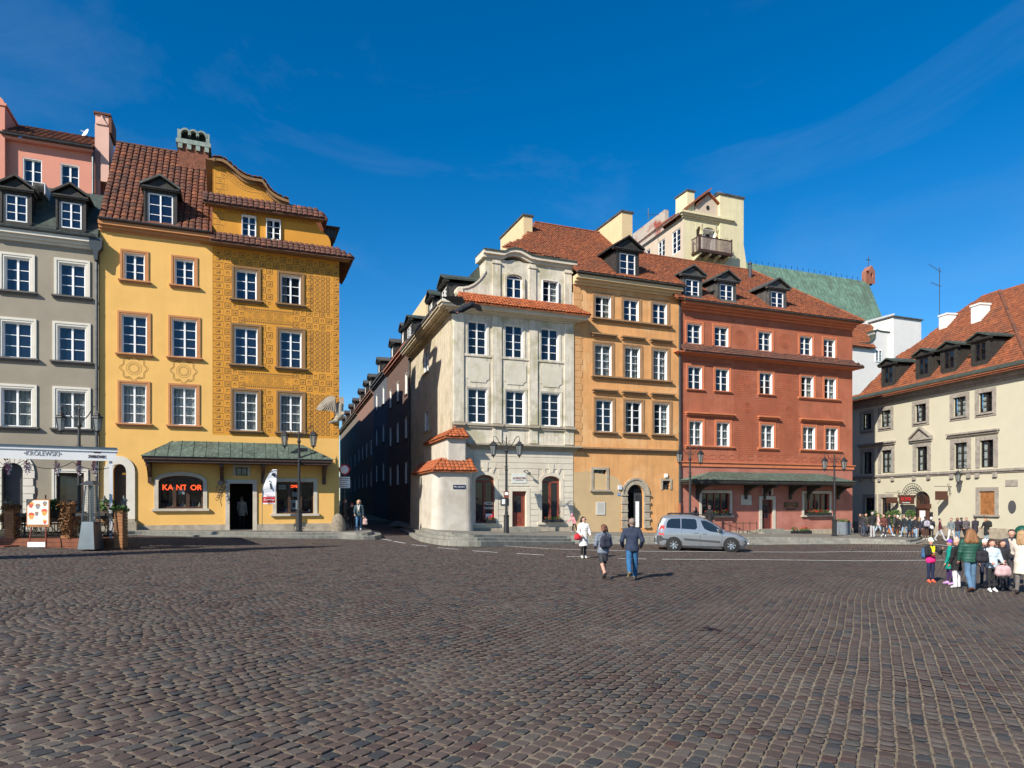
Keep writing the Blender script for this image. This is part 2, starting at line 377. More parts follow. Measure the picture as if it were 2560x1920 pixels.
def window(parent, a, b, c, d, v=.15, rows=4, cols=2, frame='white', glass='glass', sur=None, sill=None, curtain=None, fw=.065, mw=.085, tw=.03, spring=None, name='window', sub=None, open_=0., deep=.10, clos=False):
    """frame mesh with its panes, surround, sill and curtain as pieces; sub = parent for the pieces when the window sits inside a part"""
    mb = MB(); t0, t1 = v, v + deep; g = .004
    a, b, c, d = a + g, b - g, c + g, d - g
    zt = spring if spring else d
    mb.box(a, a + fw, t0, t1, c, zt); mb.box(b - fw, b, t0, t1, c, zt); mb.box(a + fw, b - fw, t0 - .01, t1, c, c + fw)
    if not spring: mb.box(a + fw, b - fw, t0, t1, d - fw, d)
    else:
        ar = arch_pts(a, b, spring, d, 12); ai = arch_pts(a + fw, b - fw, spring, d - fw, 12)
        for i in range(12):
            mb.sweep([(*ar[i][:1], t0, ar[i][1]), (ar[i + 1][0], t0, ar[i + 1][1]), (ai[i + 1][0], t0, ai[i + 1][1]), (ai[i][0], t0, ai[i][1])],
                     [(ar[i][0], t1, ar[i][1]), (ar[i + 1][0], t1, ar[i + 1][1]), (ai[i + 1][0], t1, ai[i + 1][1]), (ai[i][0], t1, ai[i][1])])
        mb.box(a + fw, b - fw, t0 + .002, t1, zt - fw / 2, zt + fw / 2)
    if frame == 'white' and v > .06 and not spring:
        for x in (a, b - .03): mb.box(x, x + .03, .008, t0 - .001, c, d)
        mb.box(a, b, .008, t0 - .001, d - .03, d)
    xs = [a + fw + (b - a - 2 * fw) * i / cols for i in range(cols + 1)]
    z0, z1 = c + fw, (d - fw if not spring else zt - fw / 2); zs = [z0 + (z1 - z0) * i / rows for i in range(rows + 1)]
    for x in xs[1:-1]: mb.box(x - mw / 2, x + mw / 2, t0 - .012, t1, z0, z1)
    for z in zs[1:-1]: mb.box(a + fw, b - fw, t0 + .02, t1 - .01, z - tw / 2, z + tw / 2)
    w = mb.build(name, frame, parent); p = sub or w
    if curtain is None and frame == 'white' and cols == 2 and not sub and name == 'window' and rnd.random() < .38: curtain = (rnd.choice(('curtain', 'cloth_cream', 'cloth_white')), rnd.choice('lr')); glass = 'glass_clear'
    gl = glass if isinstance(glass, list) else [glass]
    for i in range(cols):
        for j in range(rows):
            ov = rnd.uniform(-.006, .006)
            boxobj('pane', gl[(i + j) % len(gl)], p, xs[i] + .008, xs[i + 1] - .008, t0 + .045 + ov, t0 + .052 + ov, zs[j] + .004, zs[j + 1] - .004)
    if spring:
        q = MB(); q.prism_y(arch_pts(a + fw * .7, b - fw * .7, zt + fw / 2, d - fw * .7, 10), t0 + .05, t0 + .06); q.build('pane', gl[0], p)
    if curtain:
        cm, side = curtain; q = MB(); W = b - a - 2 * fw; n = 18
        x0, x1 = (a + fw, b - fw) if side == 'full' else ((a + fw, a + fw + W * .3) if side == 'l' else (b - fw - W * .32, b - fw))
        ys = [t1 + .06 + .025 * math.sin(i * 2.1) + .01 * rnd.random() for i in range(n + 1)]
        for i in range(n): q.quad((x0 + (x1 - x0) * i / n, ys[i], c), (x0 + (x1 - x0) * (i + 1) / n, ys[i + 1], c), (x0 + (x1 - x0) * (i + 1) / n, ys[i + 1], d), (x0 + (x1 - x0) * i / n, ys[i], d))
        q.build('curtain', cm, p)
        if side != 'full': boxobj('room_back', 'interior', p, a, b, t1 + .25, t1 + .27, c, d)
    if sur:
        sw, sp, sm = sur; q = MB()
        for k, (e, pr) in enumerate(((0., sp * .55), (sw * .45, sp))):      # two stepped fillets
            o0, o1 = e, (sw * .45 if k == 0 else sw)
            q.box(a - g - o1, a - g - o0, -pr, .0 - .002, c, d + o1); q.box(b + g + o0, b + g + o1, -pr, -.002, c, d + o1); q.box(a - g - o0, b + g + o0, -pr, -.002, d + g + o0, d + g + o1)
        q.build('surround', sm, p)
    if sill:
        so, sp, sh, sm = sill; q = MB()
        q.box(a - so, b + so, -sp, v, c - sh * .45, c - .002); q.box(a - so + .04, b + so - .04, -sp * .6, -.003, c - sh, c - sh * .45 - .002)
        q.build('sill', sm, p)
    return w
def inside(pt, poly):
    x, y = pt; r = False; n = len(poly); j = n - 1
    for i in range(n):
        if (poly[i][1] > y) != (poly[j][1] > y) and x < (poly[j][0] - poly[i][0]) * (y - poly[i][1]) / (poly[j][1] - poly[i][1]) + poly[i][0]: r = not r
        j = i
    return r
def tile_mesh(w, l, mt, h=.055, n=4):
    q = MB(); vs = []
    for y, dz in ((0, .028), (l * 1.12, 0)):
        for i in range(n + 1):
            a = math.pi * i / n; k = 1. if y == 0 else .86
            vs.append((-w / 2 * k * math.cos(a), y, h * math.sin(a) ** .8 * k + dz if 0 < i < n else dz))
    fs = [(i, i + 1, n + 2 + i, n + 1 + i) for i in range(n)] + [tuple(range(n, -1, -1))]
    q.add(vs, fs); return q
def tiled(parent, name, corners, mt, pitch=.26, course=.32, objs=0, base=True, holes=(), h=.055, jit=.012, basemat=None):
    """roof plane: corners = polygon (local xyz), first edge is the eave; lays barrel tiles course by course"""
    P = [Vector(p) for p in corners]; ex = (P[1] - P[0]).normalized(); nrm = None
    for k in range(2, len(P)):
        nrm = (P[1] - P[0]).cross(P[k] - P[0])
        if nrm.length > 1e-5: nrm.normalize(); break
    if nrm.z < 0: nrm = -nrm
    ey = nrm.cross(ex).normalized()
    if ey.z < 0: ey = -ey; ex = -ex
    flat = [((p - P[0]).dot(ex), (p - P[0]).dot(ey)) for p in P]
    hol = [[((Vector(p) - P[0]).dot(ex), (Vector(p) - P[0]).dot(ey)) for p in hp] for hp in holes]
    mb = MB(); mb.sweep(P, [p - Vector((0, 0, .1)) for p in P]); root = mb.build(name, basemat or mt, parent)
    xs = [f[0] for f in flat]; ys = [f[1] for f in flat]
    tm = tile_mesh(pitch * 1.02, course, mt, h); data = tm.mesh('roof_tile', mt) if objs else None
    rest = MB(); cnt = 0; y = min(ys) - .04; rw = 0
    spots = []
    while y < max(ys) - course * .3:
        x = min(xs) + pitch * .5
        while x < max(xs) - pitch * .2:
            c = (x, y + course * .55)
            if inside(c, flat) and not any(inside(c, hp) for hp in hol): spots.append((x, y))
            x += pitch
        y += course
    for x, y in spots:
        o = P[0] + ex * (x + rnd.uniform(-jit, jit)) + ey * (y + rnd.uniform(-jit, jit)) + nrm * rnd.uniform(0, .012)
        a = rnd.uniform(-.03, .03); e1 = (ex * math.cos(a) + ey * math.sin(a)); e2 = (ey * math.cos(a) - ex * math.sin(a))
        if cnt < objs:
            t = link('roof_tile', data, root); t.matrix_local = Matrix(((e1.x, e2.x, nrm.x, o.x), (e1.y, e2.y, nrm.y, o.y), (e1.z, e2.z, nrm.z, o.z), (0, 0, 0, 1))); cnt += 1
        else: rest.add([o + e1 * p[0] + e2 * p[1] + nrm * p[2] for p in tm.v], tm.f, 0, rnd.random())
    if rest.f:
        r = rest.build('roof_tiling', mt, root, tint=True); r['kind'] = 'stuff'
    return root
def ridge_tiles(parent, a, b, mt, r=.11, l=.38, name='ridge'):
    a, b = Vector(a), Vector(b); d = b - a; n = max(1, int(d.length / l)); ex = d.normalized(); side = ex.cross(Vector((0, 0, 1))).normalized(); up = side.cross(ex)
    q = MB()
    for i in range(n):
        p, e = a + d * (i / n), a + d * ((i + 1.12) / n); t = rnd.random(); A, B = [], []
        for k in range(6):
            an = math.pi * k / 5; A.append(p + side * math.cos(an) * r + up * math.sin(an) * r); B.append(e + side * math.cos(an) * r * .86 + up * math.sin(an) * r * .86)
        q.add(A + B, [(j, j + 1, 7 + j, 6 + j) for j in range(5)] + [(5, 4, 3, 2, 1, 0)], 0, t)
    return q.build(name, mt, parent, tint=True)
def dormer(parent, wa, wb, wc, wd, v, roofv, ped, mt='blackwood', roofm='lead', side=.16, over=.14, glass='glass_sky_tint', rows=3, frame='white', apron=0.):
    """boxy dormer with a pediment; window rectangle given on plane v, body runs back to roofv"""
    a, b, c, d = wa - side, wb + side, wc - .12, wd + .14
    mb = MB(); hole = [(wa, wb, wc, wd)]
    wall(mb, a, b, c - apron, d, hole, v, .12)
    mb.quad((a, v, c - apron), (a, v, d), (a, roofv, d), (a, roofv, c - apron)); mb.quad((b, v, c - apron), (b, roofv, c - apron), (b, roofv, d), (b, v, d))
    for x in (a - .025, b - .055): mb.box(x, x + .08, v - .03, v + .02, c, d)
    root = mb.build('dormer', mt, parent)
    window(root, wa, wb, wc, wd, v + .03, rows, 2, frame, glass, sub=root, fw=.055, mw=.07, tw=.028)
    m = (a + b) / 2; hw = (b - a) / 2 + over; q = MB()
    q.prism_x([(v - .16, d), (v - .16, d + .05), (v - .20, d + .06), (v - .20, d + .13), (v + .05, d + .13), (v + .05, d)], m - hw, m + hw); q.build('entablature', mt, root)
    ap = d + .13 + ped; q = MB()
    q.prism_y([(m - hw + .1, d + .13), (m + hw - .1, d + .13), (m, ap - .08)], v - .05, v + .02); q.build('tympanum', mt, root)
    for s, nm in ((-1, 'roof_slope'), (1, 'roof_slope')):
        q = MB(); t = .10
        A = [(m + s * (hw + .04), v - .24, d + .13), (m, v - .24, ap), (m, v - .24, ap + t), (m + s * (hw + .06), v - .24, d + .13 + t)]
        q.sweep(A, [(x, roofv + .6, z) for x, y, z in A]); q.build(nm, roofm, root)
    return root
def foliage(mb, c, r, n, size=.07, m=0, flat=.75):
    for _ in range(n):
        while True:
            p = Vector((rnd.uniform(-1, 1), rnd.uniform(-1, 1), rnd.uniform(-1, 1)))
            if .35 < p.length < 1: break
        p = Vector((c[0] + p.x * r[0], c[1] + p.y * r[1], c[2] + p.z * r[2]))
        a = Vector((rnd.uniform(-1, 1), rnd.uniform(-1, 1), rnd.uniform(-1, 1))).normalized(); b = a.orthogonal().normalized(); s = size * rnd.uniform(.6, 1.3)
        mb.add([p - a * s, p + b * s * .45, p + a * s, p - b * s * .45], [(0, 1, 2, 3)], m)
# ================================================================== the ground
M('plaza_far', (.085, .074, .066), .8, .25, 1.5, bump=.3, bscale=20, fine=.3)
def sheet(name, mt, x0, x1, y0, y1, nx, ny, dz):
    q = MB(); xs = np.linspace(x0, x1, nx + 1); ys = np.linspace(y0, y1, ny + 1)
    for y in ys:
        for x in xs: q.v.append((float(x), float(y), gzf(max(-34., x)) + dz))
    for j in range(ny):
        for i in range(nx): q.f.append([j * (nx + 1) + i, j * (nx + 1) + i + 1, (j + 1) * (nx + 1) + i + 1, (j + 1) * (nx + 1) + i]); q.m.append(0); q.t.append(0)
    return q.build(name, mt)
tag(sheet('terrain', 'plaza_far', -700, 700, -500, 900, 140, 20, -.12), kind='structure')
square = tag(sheet('square', 'sand', -46, 50, 2, 100, 96, 14, -.016), kind='structure')

def pzr(u): return .42 - .02 * (u - 4) if u > 4 else .42 + .055 * (4 - max(u, -2.5))
def pzl(X): return .70 - .025 * (X + 8.)
def edge_pts(pts, zf):
    out = []
    for px, py in pts:
        z = .5
        for _ in range(8):
            p = at_z(px, py, z); z = zf(p)
        out.append(p)
    return out
EDGE_R = edge_pts([(985, 1303), (1015, 1308), (1042, 1315), (1062, 1322), (1085, 1328), (1130, 1333), (1180, 1335.5), (1227, 1336.5), (1420, 1339.5), (1560, 1341), (1700, 1342), (1930, 1343.5), (2120, 1346), (2230, 1349), (2272, 1350), (2292, 1347), (2304, 1342), (2306, 1337)], lambda p: pzr(F0.local(p)[0]))
EDGE_L = edge_pts([(262, 1329), (345, 1327.5), (500, 1329), (737, 1331), (850, 1331), (895, 1332), (918, 1332), (930, 1329), (926, 1324), (905, 1318), (884, 1313), (868, 1309)], lambda p: pzl(p[0]))
def offs(pts, d):
    out = []
    for i, p in enumerate(pts):
        t = (pts[min(i + 1, len(pts) - 1)] - pts[max(i - 1, 0)]); n = Vector((t.y, -t.x, 0)).normalized(); out.append(p + n * d)
    return out
def resample(pts, step):
    out = [pts[0]]; acc = 0.
    for a, b in zip(pts, pts[1:]):
        L = (b - a).length; t = step - acc
        while t < L: out.append(a.lerp(b, t / L)); t += step
        acc = (acc + L) % step if L >= step - acc else acc + L
    out.append(pts[-1]); return out
def pavement(name, edge, back, nsteps, tread):
    q = MB(); q.poly([tuple(p) for p in edge + back]); root = tag(q.build(name, 'steppave'), kind='structure')
    fine = resample(edge, .32)
    for k in range(nsteps):
        a = offs(fine, tread * (k - 1) + .02 if k else -.34); b = offs(fine, tread * k); z0 = -.15 * (k + 1) - .12; i = 0
        while i < len(fine) - 1:
            n = min(rnd.choice((3, 4, 4, 5)), len(fine) - 1 - i); sm = MB(); dz = -.15 * k + rnd.uniform(-.004, .006) + .004
            for j in range(i, i + n):
                e0 = .006 if j == i else 0.; e1 = 1 - .006 / .32 if j == i + n - 1 else 1.
                A0, A1, B0, B1 = a[j], a[j + 1].lerp(a[j], 1 - e1), b[j], b[j + 1].lerp(b[j], 1 - e1); up = Vector((0, 0, dz)); dn = Vector((0, 0, z0)); ch = Vector((0, 0, dz - .018))
                C0, C1 = b[j] + (b[j] - a[j]).normalized() * .016, B1 + (b[j + 1] - a[j + 1]).normalized() * .016
                sm.add([A0 + up, A1 + up, B0 + up, B1 + up, C0 + ch, C1 + ch, C0 + dn, C1 + dn], [(0, 2, 3, 1), (2, 4, 5, 3), (4, 6, 7, 5)])
            sm.build('step_stone', 'stepstone', root); i += n
    return root
back_r = [F0.w(30., 1.5, pzr(30)), F0.w(15, 1.5, pzr(15)), F0.w(0, 1.5, pzr(0)), F0.w(-2.0, 12, .5), ]
pav_r = pavement('pavement_right', EDGE_R, back_r, 3, .36)
pav_l = pavement('pavement_left', EDGE_L, [F0.w(-7.6, 14, pzl(-14)), F0.w(-7.6, 1.5, pzl(-10)), F0.w(-14, 1.5, pzl(-16)), F0.w(-24, 1.5, pzl(-24)), at_z(60, 1329, pzl(-20))], 2, .5)

# ---- setts: courses run away from the camera to the right, gently wavering
poly_r = [(p.x, p.y) for p in offs(EDGE_R, .68)] + [(p.x, p.y) for p in back_r]; poly_l = [(p.x, p.y) for p in offs(EDGE_L, .45)] + [tuple(F0.w(-7.6, 14)[:2]), tuple(F0.w(-24, 1.5)[:2])]
def pin(P, poly):
    r = np.zeros(len(P), bool); j = len(poly) - 1
    for i in range(len(poly)):
        (xi, yi), (xj, yj) = poly[i], poly[j]
        c = ((yi > P[:, 1]) != (yj > P[:, 1])) & (P[:, 0] < (xj - xi) * (P[:, 1] - yi) / (yj - yi + 1e-12) + xi); r ^= c; j = i
    return r
rs = np.random.RandomState(5)
CD, CN = np.array([math.sin(math.radians(31)), math.cos(math.radians(31))]), np.array([math.cos(math.radians(31)), -math.sin(math.radians(31))])
def wob(s, t): return .38 * np.sin(s / 5.2 + .5 + .03 * t) + .05 * np.sin(s / 2.3 + 1.1 + .1 * t) + .008 * np.sin(s / .5 + t * 1.9)
CW = .152
ss, tt, ll = [], [], []
for i in range(-400, 400):
    s0 = rs.uniform(0, .2); n = 470
    L_ = rs.uniform(.135, .225, n); s = s0 - 12 + np.concatenate(([0], np.cumsum(L_)))[:-1]
    t = i * CW + 0 * s
    P = (s + L_ / 2)[:, None] * CD + t[:, None] * CN
    k = (P[:, 1] > 5.0) & (np.abs(P[:, 0]) < .77 * P[:, 1] + 5.) & (P[:, 1] < 62)
    ss.append(s[k]); tt.append(t[k]); ll.append(L_[k])
ss, tt, ll = map(np.concatenate, (ss, tt, ll))
def topos(s, t):
    w = t + wob(s, t); return s[..., None] * CD + w[..., None] * CN
Pc = topos(ss + ll / 2, tt)
dx, dy = Pc[:, 0] - F0.ox, Pc[:, 1] - F0.oy; lu, lv = dx * F0.c + dy * F0.s, -dx * F0.s + dy * F0.c
keep = ~pin(Pc, poly_r) & ~pin(Pc, poly_l) & ((lv < -.1) | ((lu > -7.2) & (lu < 1) & (lv < 24)) | (lu > 31))
ss, tt, ll, Pc = ss[keep], tt[keep], ll[keep], Pc[keep]
def setts(idx, ring):
    """geometry for many setts: ring = outline in unit coords"""
    n = len(idx); k = len(ring); R_ = np.array(ring)
    hw = (CW - rs.uniform(.012, .026, n)) / 2; hl = (ll[idx] - rs.uniform(.010, .022, n)) / 2
    jt = 1 + rs.uniform(-.11, .08, (n, k, 2))
    a = R_[None, :, 0] * hl[:, None] * jt[:, :, 0]; b = R_[None, :, 1] * hw[:, None] * jt[:, :, 1]
    sc = (ss[idx] + ll[idx] / 2)[:, None]; tcn = tt[idx][:, None]
    sink = .004 * np.sin(ss[idx] * 1.3 + tt[idx] * .7) + .003 * np.sin(tt[idx] * 1.9 - ss[idx] * .45); dz = (rs.uniform(-.004, .004, n) + sink)[:, None] + a * rs.normal(0, .022, n)[:, None] + b * rs.normal(0, .025, n)[:, None]
    V = []
    for inset, z in ((1., -.016), (1., -.005), (.90, .0005)):
        q = topos(sc + a * inset + 0 * b, tcn + b * inset); V.append(np.concatenate([q, (gz(q[..., 0]) + dz + z)[..., None]], -1))
    q = topos(sc, tcn)[:, 0]; ctr = np.concatenate([q, (gz(q[:, 0]) + dz.mean(1) + .0025)[:, None]], -1)
    return V, ctr
OCT = [(1, .55), (.72, 1), (-.72, 1), (-1, .55), (-1, -.55), (-.72, -1), (.72, -1), (1, -.55)]; SQ = [(1, 1), (-1, 1), (-1, -1), (1, -1)]
order = np.argsort(Pc[:, 1] + .15 * np.abs(Pc[:, 0])); near = Pc[:, 1] < 15
px_in = (np.abs(Pc[:, 0] / Pc[:, 1]) < .752) & (FPX * (EYE - gz(Pc[:, 0])) / Pc[:, 1] + HY < 1918)
first = [i for i in order if px_in[i]][:300]; fset = np.zeros(len(ss), bool); fset[first] = True
V, ctr = setts(np.array(first), OCT)
for n_ in range(300):
    q = MB(); r0, r1, r2 = (V[k][n_] for k in range(3)); c0 = ctr[n_]
    vs = [tuple(p - c0) for p in r0] + [tuple(p - c0) for p in r1] + [tuple(p - c0) for p in r2] + [(0, 0, 0)]
    fs = [(i, (i + 1) % 8, 8 + (i + 1) % 8, 8 + i) for i in range(8)] + [(8 + i, 8 + (i + 1) % 8, 16 + (i + 1) % 8, 16 + i) for i in range(8)] + [(16 + i, 16 + (i + 1) % 8, 24) for i in range(8)]
    q.add(vs, fs); q.build('cobblestone', COB, square, tuple(float(x) for x in c0))
def joined(idx, ring, dome):
    V, ctr = setts(idx, ring); n, k = len(idx), len(ring)
    if dome: lay = [V[1], V[2], ctr[:, None]]; per = 2 * k + 1
    else: lay = [V[1], V[2]]; per = 2 * k
    vv = np.concatenate(lay, 1).reshape(-1, 3); base = np.arange(n)[:, None] * per; i = np.arange(k); j = (i + 1) % k
    quads = np.stack([i, j, k + j, k + i], 1)
    qs = (base[:, :, None] + quads[None]).reshape(-1, 4)
    if dome: tops = np.stack([k + i, k + j, 2 * k + 0 * i], 1); ts = (base[:, :, None] + tops[None]).reshape(-1, 3); nt = k
    else: ts = (base + (k + i)[None]).reshape(-1, k); nt = 1
    me = bpy.data.meshes.new('cobbles'); kk = ts.shape[1]; nq, nts = len(qs), len(ts)
    me.vertices.add(len(vv)); me.vertices.foreach_set('co', vv.ravel()); me.loops.add(nq * 4 + nts * kk); me.loops.foreach_set('vertex_index', np.concatenate([qs.ravel(), ts.ravel()]))
    me.polygons.add(nq + nts); me.polygons.foreach_set('loop_start', np.concatenate([np.arange(nq) * 4, nq * 4 + np.arange(nts) * kk]))
    me.update(calc_edges=True)
    tn = rs.uniform(0, 1, n); a = me.attributes.new('tint', 'FLOAT', 'FACE'); a.data.foreach_set('value', np.concatenate([np.repeat(tn, k), np.repeat(tn, nt)]))
    me.materials.append(COB); me.validate()
    o = link('cobbles', me, square); o['kind'] = 'stuff'
joined(np.where(near & ~fset)[0], OCT, True)
joined(np.where(~near & ~fset)[0], SQ, False)

# ---- painted lines
def line(pts, w=.13, name='road_marking'):
    P = [ground(x, y) for x, y in pts]; P = resample(P, .35); q = MB(); L_, R_ = offs(P, w / 2), offs(P, -w / 2)
    for i in range(len(P) - 1):
        z = lambda p: (p.x, p.y, gzf(p.x) + .016)
        q.quad(z(L_[i]), z(L_[i + 1]), z(R_[i + 1]), z(R_[i]))
    return tag(q.build(name, 'paint_white'), kind='structure')
line([(1114, 1351.5), (1160, 1357), (1207, 1361), (1294, 1367.7), (1381, 1373), (1496, 1376.5), (1620, 1379), (1800, 1380), (2100, 1380), (2390, 1380)])
line([(1655, 1399), (1900, 1400), (2360, 1401)])
for a, b in (((954.6, 1348), (978.6, 1352)), ((984, 1354), (1013, 1359)), ((1029, 1362.5), (1068, 1366)), ((1094, 1370), (1145, 1374)), ((1182, 1378), (1243, 1382)), ((1291.6, 1384.5), (1359, 1388.5)), ((1416, 1392), (1476, 1393.5)), ((1544, 1396.5), (1616, 1398.5))):
    line([a, b])
line([(2312, 1359), (2345, 1362), (2385, 1367), (2440, 1378)])
# ================================================================== houses on the left
def sub(fr, px, v=0.):
    p = fr.w(fr.u(px), v); return Frame(p.x, p.y, fr.th)
def pipe(parent, u, z0, z1, v=-.12, r=.055, mt='zinc', name='downpipe'):
    q = MB(); q.tube([(u, v, z0), (u, v, z1)], r, 8)
    z = z0 + .8
    while z < z1: q.lathe([(r + .012, 0), (r + .012, .05)], 8, (u, v, z)); z += 1.9
    return q.build(name, mt, parent, smooth=False)
def gutter(parent, u0, u1, z, v, mt='zinc', r=.08):
    q = MB(); n = 6; A = [(u0, v - r * math.cos(math.pi * i / n), z - r * math.sin(math.pi * i / n)) for i in range(n + 1)]; q.sweep(A, [(u1, y, zz) for _, y, zz in A]); return q.build('gutter', mt, parent)
def ribbon(mb, pts, w, v, closed=False, m=0):
    P = [Vector((p[0], 0, p[1])) for p in pts]; n = len(P); L_, R_ = [], []
    for i in range(n):
        a = P[(i - 1) % n] if closed or i else P[i]; b = P[(i + 1) % n] if closed or i < n - 1 else P[i]; t = (b - a).normalized(); k = Vector((-t.z, 0, t.x)) * w / 2; L_.append(P[i] + k); R_.append(P[i] - k)
    for i in range(n if closed else n - 1):
        j = (i + 1) % n; mb.quad((L_[i].x, v, L_[i].z), (R_[i].x, v, R_[i].z), (R_[j].x, v, R_[j].z), (L_[j].x, v, L_[j].z), m)
def copper_awning(root, fr, ex, ey, rx, ry, proj, n, brk, mt='copper', fascia='brownwood', lacy=False):
    e0, e1 = fr.u(ex[0], -proj), fr.u(ex[1], -proj); r0, r1 = fr.u(rx[0]), fr.u(rx[1])
    ze = fr.z((ex[0] + ex[1]) / 2, ey, -proj); zr = fr.z((rx[0] + rx[1]) / 2, ry)
    q = MB(); q.box(e0 + .04, e1 - .04, -proj + .03, -.01, ze - .17, ze - .012); q.box(e0 + .12, e1 - .12, -proj + .10, -.012, ze - .30, ze - .172)
    aw = q.build('awning_roof', fascia, root)
    for i in range(n):
        a0, a1, b0, b1 = e0 + (e1 - e0) * i / n, e0 + (e1 - e0) * (i + 1) / n, r0 + (r1 - r0) * i / n, r0 + (r1 - r0) * (i + 1) / n
        # sheets rise straight up the slope; the outer ones are cut by the hips
        def top(u): return (min(max(u, r0), r1), 0.) if r0 <= u <= r1 else ((u, -proj * (r0 - u) / (r0 - e0)) if u < r0 else (u, -proj * (u - r1) / (e1 - r1)))
        (t0, v0), (t1, v1) = top(a0), top(a1)
        def zz(v): return ze + (zr - ze) * (v + proj) / proj
        pts = [(a0 + .004, -proj - .03, ze), (a1 - .004, -proj - .03, ze), (t1 - .004, v1 - .01, zz(v1)), (t0 + .004, v0 - .01, zz(v0))]
        p = MB(); p.sweep(pts, [(x, y, z - .02) for x, y, z in pts]); p.tube([(a1, -proj - .03, ze + .015), (t1, v1 - .01, zz(v1) + .015)], .016, 5); p.build('copper_sheet', mt, aw)
    for (a, b) in ((e0, r0), (e1, r1)):      # hip ends
        p = MB(); q0 = [(a, -proj - .03, ze), (b, -.01, zr), (a, -.01, ze)]; q0 = q0 if a == e1 else q0[::-1]
        p.sweep(q0, [(x, y, z - .02) for x, y, z in q0]); p.build('copper_sheet', mt if not lacy else 'copper_light', aw)
    for x in brk:
        u = fr.u(x, -proj * .4); p = MB()
        p.prism_x([(-.01, ze - .31), (-proj + .2, ze - .31), (-proj + .2, ze - .44), (-proj * .55, ze - .50), (-proj * .30, ze - .72), (-.14, ze - 1.0), (-.14, ze - 1.28), (-.01, ze - 1.28)], u - .09, u + .09); p.build('bracket', fascia, root)
    if lacy:
        p = MB(); k = int((e1 - e0) / .16)
        for i in range(k): p.prism_y([(e0 + .1 + i * .16, ze - .17), (e0 + .24 + i * .16, ze - .17), (e0 + .17 + i * .16, ze - .29)], -proj + .005, -proj + .028)
        p.build('valance', fascia, aw)
    return ze

# ------------------------------------------------------------------ the yellow corner house
FY = sub(F0, 249)
yh = house('corner_house', 'bright yellow and patterned ochre corner house with curved gable and exchange shop', FY)
uM, uR = FY.u(531), FY.u(848)
zE = FY.z(390, 573); zC = FY.z(700, 634); zO = FY.z(690, 1092); zB = .55
L_rows = [FY.row([(310.5, 635, 362, 702), (437, 648, 485, 714)]), FY.row([(303.6, 789, 367.4, 885), (430, 798, 492, 893)]), FY.row([(304, 961, 366, 1058), (430, 968, 490, 1064)])]
R_rows = [FY.row([(589, 676, 642, 752), (702, 690, 751.5, 759)]), FY.row([(586, 819.5, 644, 912), (700, 828, 754, 919.6)]), FY.row([(586, 981, 643, 1076), (700, 986, 754, 1081)])]
kan = (FY.u(396), FY.u(507.6), FY.z(450, 1271.5), FY.z(450, 1189), FY.z(450, 1204))
kan2 = (FY.u(691), FY.u(784), FY.z(737, 1284), FY.z(737, 1205)); dor = (FY.u(574), FY.u(632), .80, FY.z(603, 1209)); lit = (FY.u(589), FY.u(619), FY.z(604, 1189), FY.z(604, 1168.5))
arc = (FY.u(283), FY.u(316), FY.z(300, 1297), FY.z(300, 1160), FY.z(300, 1179))
gops = [kan, kan2, dor, lit, arc]
q = MB(); wall(q, 0, uM, zO, zE, [w for r in L_rows for w in r]); wall(q, 0, uR, zB, zO, gops, rev=.28); wall(q, uM, uR, zO, zC, [w for r in R_rows for w in r], m=1)
shell(q, 0, uR, zB, zC, 13.); q.build('wall', ['wall_yellow', 'wall_ochre'], yh)
q = MB(); q.box(uM - .05, uM - .0, .02, 13, zE - .1, zE + .02); q.box(0, uR, 12.9, 13., zC, zC + .01); q.build('inner_wall', 'interior', yh)
for k, r in enumerate(L_rows):
    for i, w in enumerate(r):
        window(yh, *w, rows=3 if k == 0 else 4, glass=('glass_sky_tint' if k < 2 else 'glass_clear'), sur=(.17, .05, 'trim_tan'), sill=(.26, .17, .16, 'trim_tan'), curtain=None if k < 2 else ('cloth_white', 'full'))
for k, r in enumerate(R_rows):
    for i, w in enumerate(r):
        window(yh, *w, rows=3 if k == 0 else 4, glass=('glass_sky_tint' if k < 2 else 'glass_clear'), sur=(.19, .06, 'trim_brown'), sill=(.28, .18, .17, 'trim_brown'), curtain=(None if k == 0 else ('cloth_wine', 'r') if k == 1 and False else ('curtain', 'full') if k == 2 else None))
# eave cornice of the plain half
cornice(yh, 'eave_cornice', -.02, uM - .02, zE - .42, [(.10, .08), (.14, .2), (.2, .34)], 'trim_tan', ret=False)
gutter(yh, 0, uM - .05, zE + .10, -.42)
# painted cartouches
q = MB()
for cx, cy in ((335, 921), (459.5, 928)):
    u, z = FY.uz(cx, cy)
    for rr in (.20, .25, .34): ribbon(q, [(u + rr * math.cos(math.pi / 8 + k * math.pi / 4), z + rr * math.sin(math.pi / 8 + k * math.pi / 4)) for k in range(8)], .018, -.003, True)
    for rr in (.52, .58): ribbon(q, [(u + (rr + .06 * math.cos(8 * a) * (1 if rr > .55 else .8)) * math.cos(a) * .98, z + (rr + .06 * math.cos(8 * a)) * math.sin(a)) for a in [2 * math.pi * k / 64 for k in range(64)]], .02, -.003, True)
    for sx in (-1, 1):
        for sz in (-1, 1): ribbon(q, [(u + sx * (.25 + (.12 - .012 * k) * math.cos(k * .75)), z + sz * (.44 + (.11 - .011 * k) * math.sin(k * .75))) for k in range(9)], .016, -.003)
q.build('painted_cartouche', 'sgraffito', yh)
